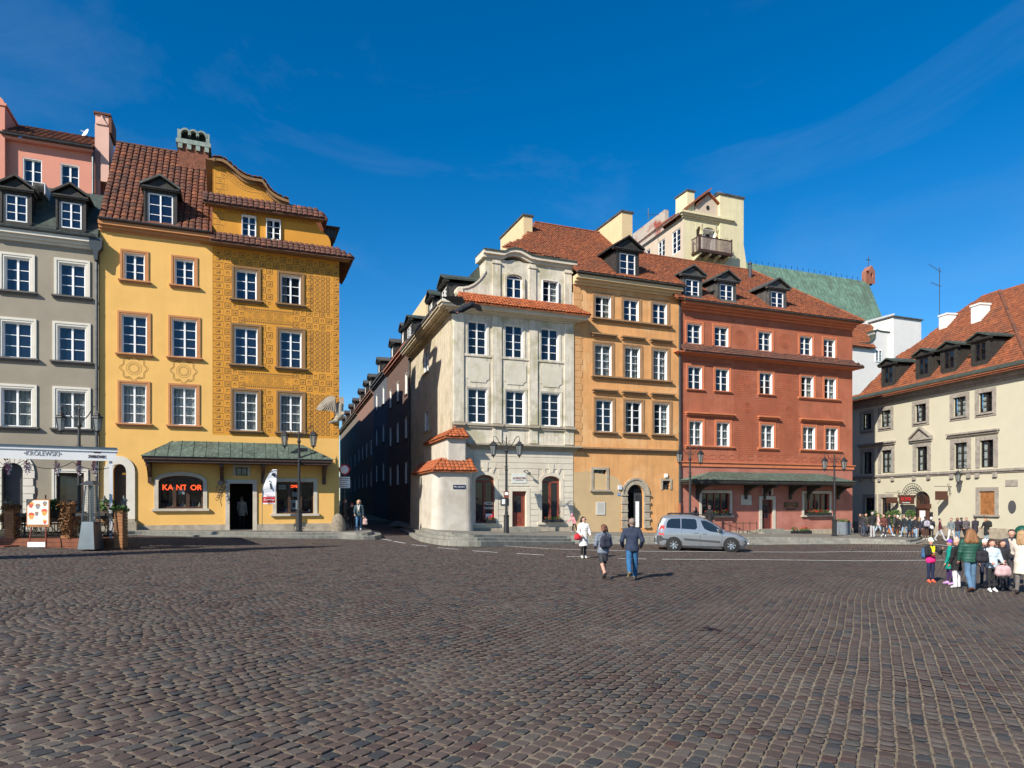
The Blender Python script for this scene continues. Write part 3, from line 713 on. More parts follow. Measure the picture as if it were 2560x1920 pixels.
# sgraffito of the ochre half
q = MB(); S = .335; blk = []
for r in R_rows:
    for a, b, c, d in r: blk.append((a - .24, b + .24, c - .22, d + .24))
pan = []
for y0, y1 in ((776, 808), (935, 969)):
    pan.append((FY.u(610), FY.u(733), FY.z(670, y1), FY.z(670, y0)))
def sq(x, z, s, k, fr):
    V = -.003
    if fr: ribbon(q, [(x - s * .42, z - s * .42), (x + s * .42, z - s * .42), (x + s * .42, z + s * .42), (x - s * .42, z + s * .42)], s * .15, V, True)
    ribbon(q, [(x - s * .2, z - s * .2), (x + s * .2, z - s * .2), (x + s * .2, z + s * .2), (x - s * .2, z + s * .2)], s * .07, V, True)
    if k: q.poly([(x + s * .18, V, z - s * .18), (x + s * .18, V, z + s * .18), (x - s * .18, V, z - s * .18)])
    else: q.poly([(x - s * .18, V, z + s * .18), (x - s * .18, V, z - s * .02), (x + s * .18, V, z + s * .18)])
z = zO + .12 + S / 2; j = 0; uq, ur = uM + .56, uR - .42; uro = uR - 1.55
while z < zC - .1:
    x = uq + S / 2; i = 0
    while x < ur - S * .2:
        bl = any(a < x < b and c < z < d for a, b, c, d in blk) or any(a - .1 < x < b + .1 and c - .1 < z < d + .1 for a, b, c, d in pan)
        ros = x > uro and not (abs(z - (pan[0][2] + pan[0][3]) / 2) < .55 or abs(z - (pan[1][2] + pan[1][3]) / 2) < .55 or z > zC - .85)
        if not bl and not ros: sq(x, z, S, (i + j) % 2, (i + j) % 2)
        x += S; i += 1
    # side quoins
    for (a, b) in ((uM + .03, uM + .53 - .06 * (j % 2)), (uR - .40 + .12 * (j % 2), uR - .02)):
        ribbon(q, [(a, z - S / 2), (b, z - S / 2), (b, z + S / 2 - .02), (a, z + S / 2 - .02)], .018, -.003, True); c = (a + b) / 2
        ribbon(q, [(c - .1, z - .07), (c + .1, z - .07), (c + .1, z + .07), (c - .1, z + .07)], .02, -.003, True); q.poly([(c + .09, -.003, z - .06), (c + .09, -.003, z + .06), (c - .09, -.003, z - .06)])
    z += S; j += 1
s2 = .225; z = zO + .14 + s2 / 2
while z < zC - .85:
    if not any(abs(z - (p[2] + p[3]) / 2) < .55 for p in pan):
        for i in range(4):
            x = uro + .02 + s2 / 2 + i * (1.55 - .46) / 4
            for dx, dz, w, h in ((0, .40, .34, .1), (0, -.40, .34, .1), (.40, 0, .1, .34), (-.40, 0, .1, .34)):
                X, Z = x + dx * s2, z + dz * s2; q.quad((X - w * s2, -.003, Z - h * s2), (X + w * s2, -.003, Z - h * s2), (X + w * s2, -.003, Z + h * s2), (X - w * s2, -.003, Z + h * s2))
            q.poly([(x + .16 * s2 * math.cos(k * 1.57), -.003, z + .16 * s2 * math.sin(k * 1.57)) for k in range(4)])
    z += s2 * 1.09
for a, b, c, d in pan:
    ribbon(q, [(a, c + .1), (b, c + .1), (b, d - .1), (a, d - .1)], .02, -.003, True); ribbon(q, [(a + .05, c + .15), (b - .05, c + .15), (b - .05, d - .15), (a + .05, d - .15)], .012, -.003, True)
    n = 24
    for k in range(n):
        x = a + (b - a) * (k + .5) / n
        for zz in (c + .01, d - .01): q.poly([(x + .042 * math.cos(t), -.003, zz + .055 * math.sin(t)) for t in [2 * math.pi * e / 6 for e in range(6)]])
    for k in range(3):
        x, zz = a + (b - a) * (.26 + .24 * k), (c + d) / 2
        for rr in (.05, .10, .17): ribbon(q, [(x + rr * math.cos(t) * 1.1, zz + rr * math.sin(t)) for t in [2 * math.pi * e / 12 for e in range(12)]], .02, -.003, True)
    for k in range(4):
        x, zz = a + (b - a) * (.12 + .255 * k), (c + d) / 2
        for sz in (-1, 1): ribbon(q, [(x + (.09 - .008 * e) * math.cos(e * .8), zz + sz * (.10 + (.08 - .007 * e) * math.sin(e * .8))) for e in range(9)], .018, -.003)
q.build('sgraffito_pattern', 'sgraffito', yh)
# lower tiled cornice
ze, zt = FY.z(700, 621, -.66), FY.z(700, 600)
cornice(yh, 'main_cornice', uM, uR, zC - .02, fit(zC - .02, ze - .04, [(.12, .10), (.16, .28), (.14, .44), (.14, .54)]), 'trim_brown')
tiled(yh, 'cornice_roof', [(uM - .1, -.66, ze), (uR + .66, -.66, ze), (uR, .12, zt), (uM - .1, .12, zt)], TILE_PU, .27, .36, objs=80)
tiled(yh, 'cornice_roof', [(uR + .66, -.66, ze), (uR + .66, 4., ze), (uR, 4., zt), (uR, .12, zt)], TILE_PU, .27, .36)
# middle tier
v2 = .12; ur2 = FY.u(790, v2); ze2 = FY.z(640, 532, v2)
mid = FY.row([(604, 541, 640.6, 593), (665, 548, 702, 597.5)], v2)
q = MB(); wall(q, uM, ur2, zt - .25, ze2, mid, v2, .14)
cur = [FY.uz(x, y, v2) for x, y in ((790, 556), (795, 566), (802, 576), (812, 584), (821, 592), (826, 603), (827, 612))]
q.prism_y([(ur2, zt - .2), (ur2, ze2)] + cur + [(cur[-1][0], zt - .2)], v2, v2 + .4); q.quad((uM, v2, zt - .3), (uM, v2, ze2), (uM, 5, ze2), (uM, 5, zt - .3))
q.build('gable_tier', 'wall_ochre', yh)
for w in mid:
    window(yh, *w, v=v2 + .03, rows=3, glass='glass_sky_tint', fw=.06)
q = MB(); zq = zt + .12
while zq < ze2 - .2:
    b = uM + (.62 if int(zq / .3) % 2 else .50); ribbon(q, [(uM + .04, zq), (b, zq), (b, zq + .28), (uM + .04, zq + .28)], .016, v2 - .003, True); ribbon(q, [(uM + .22, zq + .09), (uM + .36, zq + .09), (uM + .36, zq + .19), (uM + .22, zq + .19)], .025, v2 - .003, True); zq += .3
n = 17
for k in range(n):
    x = uM + .75 + (ur2 - uM - 1.0) * k / (n - 1)
    for rr in (.07, .15): ribbon(q, [(x + rr * math.cos(t), ze2 - .06 - rr * math.sin(t)) for t in [math.pi * e / 8 for e in range(9)]], .02, v2 - .003)
q.build('painted_pattern', 'sgraffito', yh)
z2e, z2t = FY.z(640, 520, -.36), FY.z(640, 503, .3)
cornice(yh, 'gable_cornice', uM, ur2, ze2 - .02, fit(ze2 - .02, z2e - .04, [(.1, .14), (.12, .28), (.1, .36)]), 'trim_brown', v=v2)
tiled(yh, 'gable_roof', [(uM - .45, -.36, z2e), (ur2 + .5, -.36, z2e), (ur2 + .1, .3, z2t + .05), (uM - .3, .3, z2t + .05)], TILE_PU, .27, .34, objs=60)
tiled(yh, 'gable_roof', [(ur2 + .5, -.36, z2e), (ur2 + .5, 3., z2e), (ur2 + .1, 3., z2t + .05), (ur2 + .1, .3, z2t + .05)], TILE_MD, .27, .34)
# upper scrolled gable
v3 = .32
G = [FY.uz(x, y, v3) for x, y in ((533, 402), (545, 402), (556, 404), (568, 411), (580, 421), (592, 432), (604, 441), (616, 447), (630, 451), (645, 453), (655, 455), (663, 465), (670, 477), (680, 487), (692, 495), (706, 501), (722, 506))]
q = MB(); q.prism_y([(G[0][0], z2t - .2)] + G + [(G[-1][0], z2t - .2)], v3, v3 + 1.6); q.build('scroll_gable', 'wall_ochre', yh)
q = MB(); tq = MB()
for i in range(len(G) - 1):
    (a, za), (b, zb) = G[i], G[i + 1]
    for pr, d0, d1 in ((.12, -.26, -.12), (.28, -.12, .04)):
        q.sweep([(a, v3 - pr, za + d0), (b, v3 - pr, zb + d0), (b, v3 - pr, zb + d1), (a, v3 - pr, za + d1)], [(a, v3 + .1, za + d0), (b, v3 + .1, zb + d0), (b, v3 + .1, zb + d1), (a, v3 + .1, za + d1)])
q.build('gable_moulding', 'trim_brown', yh)
gr = MB()
gr.sweep([(G[0][0] - .1, v3 - .3, G[0][1] + .05)] + [(x, v3 - .3, z + .05) for x, z in G] + [(G[-1][0], v3 - .3, G[-1][1] - .02)], [(G[0][0] - .1, 4., G[0][1] + .05)] + [(x, 4., z + .05) for x, z in G] + [(G[-1][0], 4., G[-1][1] - .02)], caps=False); gro = gr.build('scroll_roof', TILE_PU, yh)
td = tile_mesh(.25, .62, TILE_PU).mesh('roof_tile', TILE_PU)
acc = 0.
for i in range(len(G) - 1):
    a, b = Vector((G[i][0], 0, G[i][1])), Vector((G[i + 1][0], 0, G[i + 1][1])); n = max(1, round((b - a).length / .24)); ex = (b - a).normalized(); nr = Vector((-ex.z, 0, ex.x))
    for k in range(n):
        p = a + (b - a) * ((k + .5) / n); o = Vector((p.x, v3 - .34, p.z)) + nr * .06; ey = Vector((0, 1, 0))
        t = link('roof_tile', td, gro); t.matrix_local = Matrix(((ex.x, ey.x, nr.x, o.x), (ex.y, ey.y, nr.y, o.y), (ex.z, ey.z, nr.z, o.z), (0, 0, 0, 1)))
q = MB(); off = [(x - .06, z - .62) for x, z in G[2:]]
ribbon(q, [(x, z - .34) for x, z in G[2:]], .02, v3 - .003); ribbon(q, off, .025, v3 - .003)
for i in range(2, len(G) - 1):
    for f in (.0, .5):
        x = G[i][0] * (1 - f) + G[i + 1][0] * f - .03; zc_ = G[i][1] * (1 - f) + G[i + 1][1] * f - .48; ribbon(q, [(x + (.10 - .011 * e) * math.cos(e * .8), zc_ + (.09 - .010 * e) * math.sin(e * .8)) for e in range(9)], .022, v3 - .003)
zq = z2t + .05
while zq < G[0][1] - .55:
    b = G[0][0] + (.66 if int(zq / .3) % 2 else .52); ribbon(q, [(G[0][0] + .12, zq), (b, zq), (b, zq + .28), (G[0][0] + .12, zq + .28)], .016, v3 - .003, True); ribbon(q, [(b - .26, zq + .09), (b - .14, zq + .09), (b - .14, zq + .19), (b - .26, zq + .19)], .025, v3 - .003, True); zq += .3
q.build('painted_pattern', 'sgraffito', yh)
# side return of the gable with its steep verge
q = MB(); x0 = G[0][0]; q.prism_x([(v3, z2t - .2), (v3, G[0][1]), (2.9, z2t + .4), (2.9, z2t - .2)], x0 - .02, x0 + .03); q.build('gable_side', 'wall_ochre', yh)
q = MB(); A = [(x0 - .35, v3 - .3, G[0][1] - .10), (x0 + .1, v3 - .3, G[0][1] + .05), (x0 + .1, v3 - .3, G[0][1] - .12)]; q.sweep(A, [(x, 3.2, z - 1.9) for x, y, z in A]); q.build('verge', 'trim_brown', yh)
# roof behind the gable, right side dormer stub
q = MB(); zb = zt; q.sweep([(uM, .6, zb), (uR - .2, .6, zb), (uM + 1.2, .6, G[0][1] - .3), (uM, .6, G[0][1] - .3)], [(uM, 12., zb), (uR - .2, 12., zb), (uM + 1.2, 12., G[0][1] - .3), (uM, 12., G[0][1] - .3)]); q.build('rear_roof', TILE_PU, yh)
a, b = FY.uz(792, 562, 3.), FY.uz(835, 590, 3.)
q = MB(); q.box(a[0], b[0], 2.2, 4.2, b[1] - .4, b[1] + .12); q.prism_x([(1.8, b[1] + .1), (4.4, b[1] + .1), (3.1, a[1] + .1)], a[0] - .1, b[0] + .2); q.build('side_dormer', 'lead', yh)
# main roof
vr = 4.6; zr = FY.z(380, 372, vr); z0 = zE + .08; vE = -.36
def roofz(v): return z0 + (zr - z0) * (v - vE) / (vr - vE)
dw = FY.row([(370, 485, 432.5, 565)], -.22)[0]
hol = [[(dw[0] - .2, -.36, roofz(-.36)), (dw[1] + .2, -.36, roofz(-.36)), (dw[1] + .2, 2.1, roofz(2.1)), (dw[0] - .2, 2.1, roofz(2.1))]]
tiled(yh, 'main_roof', [(.02, vE, z0), (uM - .02, vE, z0), (uM - .02, vr, zr), (.02, vr, zr)], TILE_DK, .30, .34, objs=300, holes=hol, h=.075)
q = MB(); q.prism_x([(vr, zr - .02), (9., z0), (9., z0 - .2), (vr, zr - .3)], 0, uM); q.build('rear_slope', TILE_DK, yh)
ridge_tiles(yh, (.02, vr, zr + .02), (uM, vr, zr + .02), TILE_DK)
dormer(yh, *dw, -.22, 3.0, .55, apron=.1)
# chimney with a copper hood of three arches
cu0, cu1 = FY.u(445, 4.2), FY.u(526, 4.2); cz0, cz1 = roofz(3.2), FY.z(480, 376, 4.2)
q = MB(); q.box(cu0 + .08, cu1 - .08, 3.6, 4.8, cz0, cz1); ch = q.build('chimney', 'brick', yh)
q = MB(); zt4 = cz1 + .5
for i in range(4): x = cu0 + .16 + (cu1 - cu0 - .32) * i / 3; q.box(x - .11, x + .11, 3.5, 3.6, cz1 - .28, cz1 - .002)
q.box(cu0 - .05, cu1 + .05, 3.48, 4.92, cz1, cz1 + .22)
xs = [cu0 + .22 + (cu1 - cu0 - .44) * (k + .5) / 3 for k in range(3)]; r_ = .22
wall(q, cu0 + .02, cu1 - .02, cz1 + .22, cz1 + .74, [(x - r_, x + r_, cz1 + .26, cz1 + .74, cz1 + .5) for x in xs], 3.52, .2)
for x in xs: ar = arch_pts(x - r_ - .06, x + r_ + .06, cz1 + .52, cz1 + .86, 8); ai = arch_pts(x - r_, x + r_, cz1 + .5, cz1 + .76, 8); q.sweep([(p[0], 3.5, p[1]) for p in ar + ai[::-1]], [(p[0], 4.9, p[1]) for p in ar + ai[::-1]])
q.box(cu0 + .02, cu1 - .02, 4.7, 4.88, cz1 + .22, cz1 + .74); q.box(cu0 + .02, cu0 + .08, 3.6, 4.7, cz1 + .22, cz1 + .7); q.box(cu1 - .08, cu1 - .02, 3.6, 4.7, cz1 + .22, cz1 + .7)
q.build('chimney_hood', M('hood', (.23, .285, .245), .7, .25, 3), ch)
boxobj('flue', 'interior', ch, cu0 + .1, cu1 - .1, 3.75, 3.8, cz1 + .22, cz1 + .7)
# awning and shop front
copper_awning(yh, FY, (352, 834), 1143.5, (432, 753), 1106, 1.25, 16, (372, 554, 658, 812))
def stone_sur(parent, o, w, p, mt, sill=None, arch=False):
    a, b, c, d = o[:4]; q = MB(); top = o[4] if len(o) > 4 else d
    q.box(a - w, a, -p, .02, c, top); q.box(b, b + w, -p, .02, c, top)
    if len(o) > 4:
        A, B = arch_pts(a - w, b + w, top, d + w, 12), arch_pts(a, b, top, d, 12); q.sweep([(x, -p, z) for x, z in A + B[::-1]], [(x, .02, z) for x, z in A + B[::-1]])
    else: q.box(a - w, b + w, -p, .02, d, d + w)
    if sill: q.box(a - w - .1, b + w + .1, -p - sill, .02, c - .12, c - .002)
    return q.build('stone_surround', mt, parent)
stone_sur(yh, kan, .19, .05, 'palestone', .1); stone_sur(yh, kan2, .19, .05, 'palestone', .1); stone_sur(yh, dor, .2, .06, 'palestone'); stone_sur(yh, lit, .12, .04, 'palestone'); stone_sur(yh, arc, .38, .08, 'trim_white')
window(yh, *kan[:4], v=.16, rows=1, cols=3, frame='brownwood', glass='glass_clear', fw=.09, mw=.16, spring=kan[4] + .08, name='shop_window')
window(yh, *kan2, v=.16, rows=1, cols=3, frame='brownwood', glass='glass_clear', fw=.08, mw=.14, name='shop_window')
window(yh, *lit, v=.12, rows=1, cols=2, frame='darkframe', glass='glass', fw=.04, mw=.04)
q = MB(); q.box(kan[0] - .1, kan[1] + .1, .95, 1., kan[2] - .2, kan[3] + .1); q.box(kan2[0] - .1, kan2[1] + .1, .95, 1., kan2[2] - .2, kan2[3] + .1); q.box(dor[0] - .1, dor[1] + .1, 2.4, 2.45, dor[2], dor[3] + .1); q.box(dor[0] - .1, dor[1] + .1, .28, 2.4, dor[2] - .02, dor[2])
for x in (dor[0] - .1, dor[1] + .08): q.box(x, x + .02, .28, 2.4, dor[2], dor[3] + .1)
q.build('shop_interior', 'interior', yh)
q = MB(); q.box(arc[0], arc[1], .24, .3, arc[2], arc[4]); q.prism_y(arch_pts(arc[0], arc[1], arc[4], arc[3]), .26, .3); q.build('door', 'blackwood', yh)
q = MB(); u = arc[0]; q.box(arc[0] + .35, arc[1] - .06, .235, .24, arc[4] - .14, arc[4] - .05); q.build('number_plate', M('plate_yellow', (.75, .48, .08), .6, 0), yh)
q = MB(); q.box(arc[0] - .5, arc[1] + .5, -.55, .1, .6, arc[2] - .15); q.box(arc[0] - .4, arc[1] + .4, -.25, .25, arc[2] - .15, arc[2] - .002); q.build('doorstep', 'sandstone', yh)
# plinth
q = MB(); zp = FY.z(480, 1312)
for a, b in ((FY.u(330), dor[0] - .2), (dor[1] + .2, uR)): q.box(a, b, -.05, .01, zB, zp)
q.build('plinth', 'sandstone', yh)
# lit letters behind the glass, notices and goods
neon = M('neon_red', (1., .09, .02), .5, 0, emit=2.2); M('notice', (.62, .64, .62), .7, .05); M('navy', (.02, .03, .07), .6, 0)
zc_ = FY.z(450, 1219); ww = (kan[1] - kan[0]) / 3
for i, t in enumerate(('KA', 'NT', 'OR')): text(yh, t, .38, (kan[0] + ww * (i + .5) - (.0 if i else -.05), .30, zc_), neon, 'neon_letters', bold=.008)
zc2 = FY.z(737, 1216); w2 = (kan2[1] - kan2[0]) / 3
text(yh, 'OPEN', .2, (kan2[0] + w2 * 1.55, .30, zc2), neon, 'neon_letters', bold=.006); boxobj('notice', 'notice', yh, kan2[0] + .12, kan2[0] + .5, .30, .31, zc2 - .16, zc2 + .08); text(yh, 'KANTOR', .1, (kan2[0] + .31, .292, zc2 - .04), 'navy')
boxobj('notice', 'notice', yh, kan[0] + ww * 1.3, kan[0] + ww * 1.72, .30, .31, kan[2] + .72, kan[2] + 1.0); boxobj('notice', 'notice', yh, kan2[0] + w2 * 1.3, kan2[0] + w2 * 1.75, .30, .31, kan2[2] + .9, kan2[2] + 1.14)
boxobj('notice', 'notice', yh, kan2[0] + w2 * 1.2, kan2[0] + w2 * 1.8, .30, .31, kan2[2] + .22, kan2[2] + .72); boxobj('notice', 'navy', yh, kan2[0] + w2 * 1.3, kan2[0] + w2 * 1.55, .29, .299, kan2[2] + .34, kan2[2] + .58)
gd = [M('goods%d' % i, c, .5, .1) for i, c in enumerate(((.45, .4, .3), (.3, .06, .05), (.1, .2, .3), (.5, .45, .4), (.25, .2, .1)))]
for o, n in ((kan, 16), (kan2, 14)):
    q = MB()
    for k in range(n):
        x = o[0] + .12 + (o[1] - o[0] - .24) * (k + .5) / n; h = rnd.uniform(.12, .34); w_ = rnd.uniform(.05, .10); q.lathe([(w_ * .9, 0), (w_, h * .1), (w_ * .8, h * .6), (w_ * .35, h * .8), (w_ * .3, h)], 8, (x, .34 + .1 * rnd.random(), o[2] + .02), k % 5)
    q.build('window_display', gd, yh)
# ------------------------------------------------------------------ the grey house
FG = sub(F0, -30)
gh = house('grey_house', 'grey plastered house with white window surrounds and two black dormers', FG)
uG = FG.u(247); zG = FG.z(120, 592)
g_rows = [FG.row([(11, 644, 75, 728), (148, 659, 213.5, 741)]), FG.row([(5.5, 806, 79, 894.5), (144, 815.5, 215, 904)]), FG.row([(3, 971, 80, 1066), (144, 978, 215, 1072)])]
garc = (FG.u(5), FG.u(58), .9, FG.z(32, 1157), FG.z(32, 1176)); gwin = (FG.u(141), FG.u(210), FG.z(175, 1290), FG.z(175, 1182))
q = MB(); wall(q, 0, uG, .5, zG, [w for r in g_rows for w in r] + [garc, gwin]); shell(q, 0, uG, .5, zG, 12.); q.build('wall', 'wall_grey', gh)
for k, r in enumerate(g_rows):
    for w in r: window(gh, *w, rows=3, glass='glass_sky_tint' if k < 2 else 'glass_clear', sur=(.2, .06, 'trim_white'), sill=(.3, .18, .17, M('sill_dark', (.11, .10, .09), .8, .1)), curtain=None if k < 2 else ('curtain', 'full'), v=.13)
window(gh, *gwin, rows=1, cols=1, frame='brownwood', glass='glass', sur=(.18, .05, 'trim_white'), fw=.1)
q = MB(); q.box(garc[0], garc[1], .3, .34, garc[2], garc[3]); q.build('door', M('steel_door', (.06, .06, .065), .5, .2), gh)
for s in (-1, 1):
    z = garc[2]; k = 0
    while z < garc[4] - .1:
        x = garc[0] if s < 0 else garc[1]; w_ = .46 if k % 2 else .40; q = MB(); q.box(min(x, x + s * w_), max(x, x + s * w_), -.07, .02, z, z + .34); q.build('door_stone', 'trim_white', gh); z += .36; k += 1
cx, rr = (garc[0] + garc[1]) / 2, (garc[1] - garc[0]) / 2
for k in range(9):
    a0, a1 = math.pi * k / 9 + .02, math.pi * (k + 1) / 9 - .02; q = MB(); hgt = (garc[3] - garc[4]) / rr
    P = [(cx + r * math.cos(a), garc[4] + r * math.sin(a) * (hgt if r == rr else 1)) for r, a in ((rr, a0), (rr + .45, a0), (rr + .45, a1), (rr, a1))]; q.prism_y(P, -.07, .02); q.build('voussoir', 'trim_white', gh)
cornice(gh, 'cornice', 0, uG - .1, zG - .38, [(.12, .10), (.14, .24), (.18, .40)], 'trim_white', ret=False); gutter(gh, 0, uG - .05, zG + .14, -.46)
zt = FG.z(100, 466, 1.3)
q = MB(); q.sweep([(0, -.36, zG + .08), (0, 1.3, zt), (0, 4.5, zt + .1), (0, 4.5, zG)], [(uG, -.36, zG + .08), (uG, 1.3, zt), (uG, 4.5, zt + .1), (uG, 4.5, zG)]); q.build('mansard_roof', 'copper_dark', gh)
for d in FG.row([(12.5, 486, 68, 554), (151, 507, 204, 571)], -.22): dormer(gh, *d, -.22, 2.2, .52, apron=.15, roofm='blackwood')
q = MB()
for z in (.30, .42): q.tube([(0, -.30, zG + z), (uG - .1, -.30, zG + z)], .012, 4)
for i in range(int(uG / .25)): q.tube([(.1 + i * .25, -.30, zG + .1), (.1 + i * .25, -.30, zG + .42)], .008, 4)
q.build('snow_rail', 'iron_rail', gh)
ud = FG.u(243); pipe(gh, ud, 1.2, zG - .5, -.13, .065)
q = MB(); q.prism_y([(ud - .26, zG + .12), (ud + .26, zG + .12), (ud + .26, zG - .34), (ud + .10, zG - .56), (ud + .07, zG - .95), (ud - .07, zG - .95), (ud - .10, zG - .56), (ud - .26, zG - .34)], -.42, -.05); q.build('rain_hopper', 'zinc', gh)
q = MB(); x0, z0 = FG.uz(96, 504, 1.1); x1, z1 = FG.uz(128, 482, 1.1); window(gh, x0, x1, z0, z1, v=1.0, rows=1, cols=2, fw=.05, mw=.05)
# ------------------------------------------------------------------ the pink house behind
FPK = sub(F0, -40, 4.5)
pk = house('pink_house', 'salmon pink house rising behind the grey house, with tiled roof and chimney', FPK)
a, b = FPK.u(11), FPK.u(251); ze = FPK.z(120, 357); zl = zG - 1.
pr = FPK.row([(57, 397, 105, 463), (151, 411, 198, 461)])
pr = [(w[0], w[1], w[3] - 1.75, w[3]) for w in pr]
q = MB(); wall(q, a, b, zl, ze, pr); shell(q, a, b, zl, ze, 9.); q.build('wall', 'wall_pink', pk)
for w in pr: window(pk, *w, rows=3, glass='glass_sky_tint', v=.12)
gutter(pk, a - .1, b - .3, ze - .0, -.4, r=.1)
q = MB(); q.box(a, b - .3, -.3, .02, ze - .22, ze - .1); q.build('cornice', 'wall_pink', pk)
zr = FPK.z(120, 327, 2.6)
tiled(pk, 'roof', [(a, -.4, ze + .04), (b - .3, -.4, ze + .04), (b - .3, 2.6, zr), (a, 2.6, zr)], TILE_DK, .30, .36, objs=120, h=.075)
q = MB(); q.prism_x([(2.6, zr), (8, ze), (8, ze - .2), (2.6, zr - .3)], a, b); q.build('rear_slope', TILE_DK, pk)
cu0, cu1 = FPK.u(239, .2), FPK.u(274, .2); zc1 = FPK.z(258, 292, .2)
q = MB(); q.box(cu0, cu1, .0, 1.5, ze - 1.6, zc1 - .55); q.box(cu0 + .02, cu1 - .02, .02, 1.48, zc1 - .55, zc1); q.prism_y([(cu0 + .05, zc1 - .55), (cu1 - .05, zc1 - .55), (cu1 - .28, zc1 - .18), ((cu0 + cu1) / 2, zc1 - .02), (cu0 + .28, zc1 - .18)], -.06, .02); c_ = q.build('chimney', 'wall_pinklight', pk)
q = MB(); q.box(cu0 - .06, cu1 + .1, -.08, 1.6, zc1, zc1 + .1); q.box(cu1 + .0, cu1 + .12, -.02, 1.5, zc1 - .9, zc1); q.build('chimney_cap', TILE_DK, c_)
pipe(pk, FPK.u(233, -.1), ze - 3.2, ze - .1, -.12, .07)
cu0, cu1 = FPK.u(-40, -.3), FPK.u(12, -.3); zt2 = FPK.z(0, 236, -.3); zs2 = FPK.z(5, 264, -.3)
q = MB(); q.box(cu0, cu1, -.3, 2, zl, zs2); q.box(cu0, cu1 + .08, -.36, 2, zs2, zs2 + .12); q.prism_y([(cu0, zs2 + .12), (cu1, zs2 + .12), (cu1 - .1, zs2 + .35), (cu1 - .4, zt2), (cu0, zt2 + .1)], -.3, 2); q.build('party_wall', 'wall_pink', pk)
def dish(root, c, r, mt, dirn=(-.5, -.8, .35)):
    q = MB(); d = Vector(dirn).normalized(); e = d.orthogonal().normalized(); f = d.cross(e); n = 14; vs = [Vector(c)]
    for k, (rr, h) in enumerate(((.35, .03), (.7, .10), (1, .2))): vs += [Vector(c) + (e * math.cos(2 * math.pi * j / n) + f * math.sin(2 * math.pi * j / n)) * r * rr + d * h * r for j in range(n)]
    fs = [(0, 1 + j, 1 + (j + 1) % n) for j in range(n)] + [(1 + k * n + j, 1 + k * n + (j + 1) % n, 1 + (k + 1) * n + (j + 1) % n, 1 + (k + 1) * n + j) for k in range(2) for j in range(n)]
    q.add(vs, fs); q.tube([Vector(c) - f * r * .9 + d * .1, Vector(c) + d * r * .9], .018, 5); q.tube([c, (c[0], c[1] + .1, c[2] - r * 1.6)], .03, 6)
    return q.build('satellite_dish', mt, root, smooth=False)
o = thing('satellite_dish', 'white satellite dish on the ridge of the pink house', 'satellite dish', tuple(FPK.w(FPK.u(215, 2.4), 2.4, FPK.z(215, 336, 2.4)))); dish(o, (0, 0, 0), .32, 'white').name = 'reflector'

# ================================================================== the pale corner house
FP = sub(F0, 1130)
ph = house('pale_house', 'cream stucco corner house with scrolled attic, pilasters and arched restaurant windows', FP)
uP = FP.u(1433); zK = FP.z(1300, 797); zS = FP.z(1310, 1064); zC1 = FP.z(1313, 1113); zB = .3
p_rows = [FP.row([(1170, 802.5, 1217.5, 889), (1263, 813, 1308, 894), (1352.6, 821.5, 1397, 900.6)]), FP.row([(1170, 972, 1218.6, 1058), (1264.5, 977.5, 1312, 1061), (1353, 981, 1400, 1065)])]
al = (FP.u(1188), FP.u(1237), FP.z(1212, 1308), FP.z(1212, 1187), FP.z(1212, 1203)); ar_ = (FP.u(1354), FP.u(1401), FP.z(1378, 1306), FP.z(1378, 1190), FP.z(1378, 1205)); pd = (FP.u(1280), FP.u(1315.5), FP.z(1298, 1316.5), FP.z(1298, 1228))
q = MB(); wall(q, 0, uP, zC1, zK, [w for r in p_rows for w in r]); wall(q, 0, uP, zB, zC1, [al, ar_, pd], rev=.3, m=1); q.quad((uP, 0, zB), (uP, 12, zB), (uP, 12, zK + 2), (uP, 0, zK + 2)); q.build('wall', ['wall_pale', 'wall_rust'], ph)
for k, r in enumerate(p_rows):
    for i, w in enumerate(r): window(ph, *w, rows=4, glass=['glass_sky_tint', 'glass', 'glass_sky_tint', 'glass'] if (k == 0 and i) else 'glass', sur=(.13, .035, 'wall_pale'), fw=.07, curtain=None)
pil = [(1134, 1158.5), (1230, 1253), (1322, 1343), (1410.6, 1433)]
for a, b in pil:
    q = MB(); a, b = FP.u(a), FP.u(b); q.box(a, b, -.09, .02, zS + .06, zK - .02); q.box(a - .0, b + .0, -.08, .02, zC1 + .12, zS - .24); q.build('pilaster', 'wall_pale', ph)
for i, (a, b) in enumerate(zip(pil, pil[1:])):
    a, b = FP.u(a[1]), FP.u(b[0]); z1, z0 = FP.z(1300, 897) - .1, FP.z(1300, 966); m_ = (a + b) / 2; w_ = (b - a) / 2 - .18
    q = MB(); P = []
    for k, (sx, sz) in enumerate(((1, 1), (-1, 1), (-1, -1), (1, -1))):
        X, Z = m_ + sx * w_, (z1 if sz > 0 else z0) - sz * .08; arc_ = [(X - sx * .2 * math.sin(t), Z - sz * .2 * math.cos(t)) for t in [math.pi / 2 * e / 4 for e in range(5)]]
        P += arc_ if k % 2 == 0 else arc_[::-1]
    P = [p for p in P]; q.prism_y(P, -.035, .01); q.build('wall_panel', M('panel_pale', (.58, .535, .43), .9, .08, 2, blotch=.35, bcol=(.38, .35, .2), bsc=1.2), ph)
    q = MB(); q.box(a, b, -.06, .01, z1 + .02, z1 + .14); q.build('string_course', 'wall_pale', ph)
q = MB(); q.box(-.02, uP + .02, -.16, .02, zS - .12, zS + .0); q.box(-.02, uP + .02, -.10, .02, zS - .24, zS - .122)
for a, b in pil: q.box(FP.u(a) - .03, FP.u(b) + .06, -.24, .02, zS - .13, zS + .012)
q.build('sill_band', M('band_pale', (.36, .31, .23), .9, .15, 3), ph)
cornice(ph, 'string_cornice', FP.u(1181), uP, zC1 - .32, [(.14, .10), (.10, .26), (.10, .42)], 'band_pale')
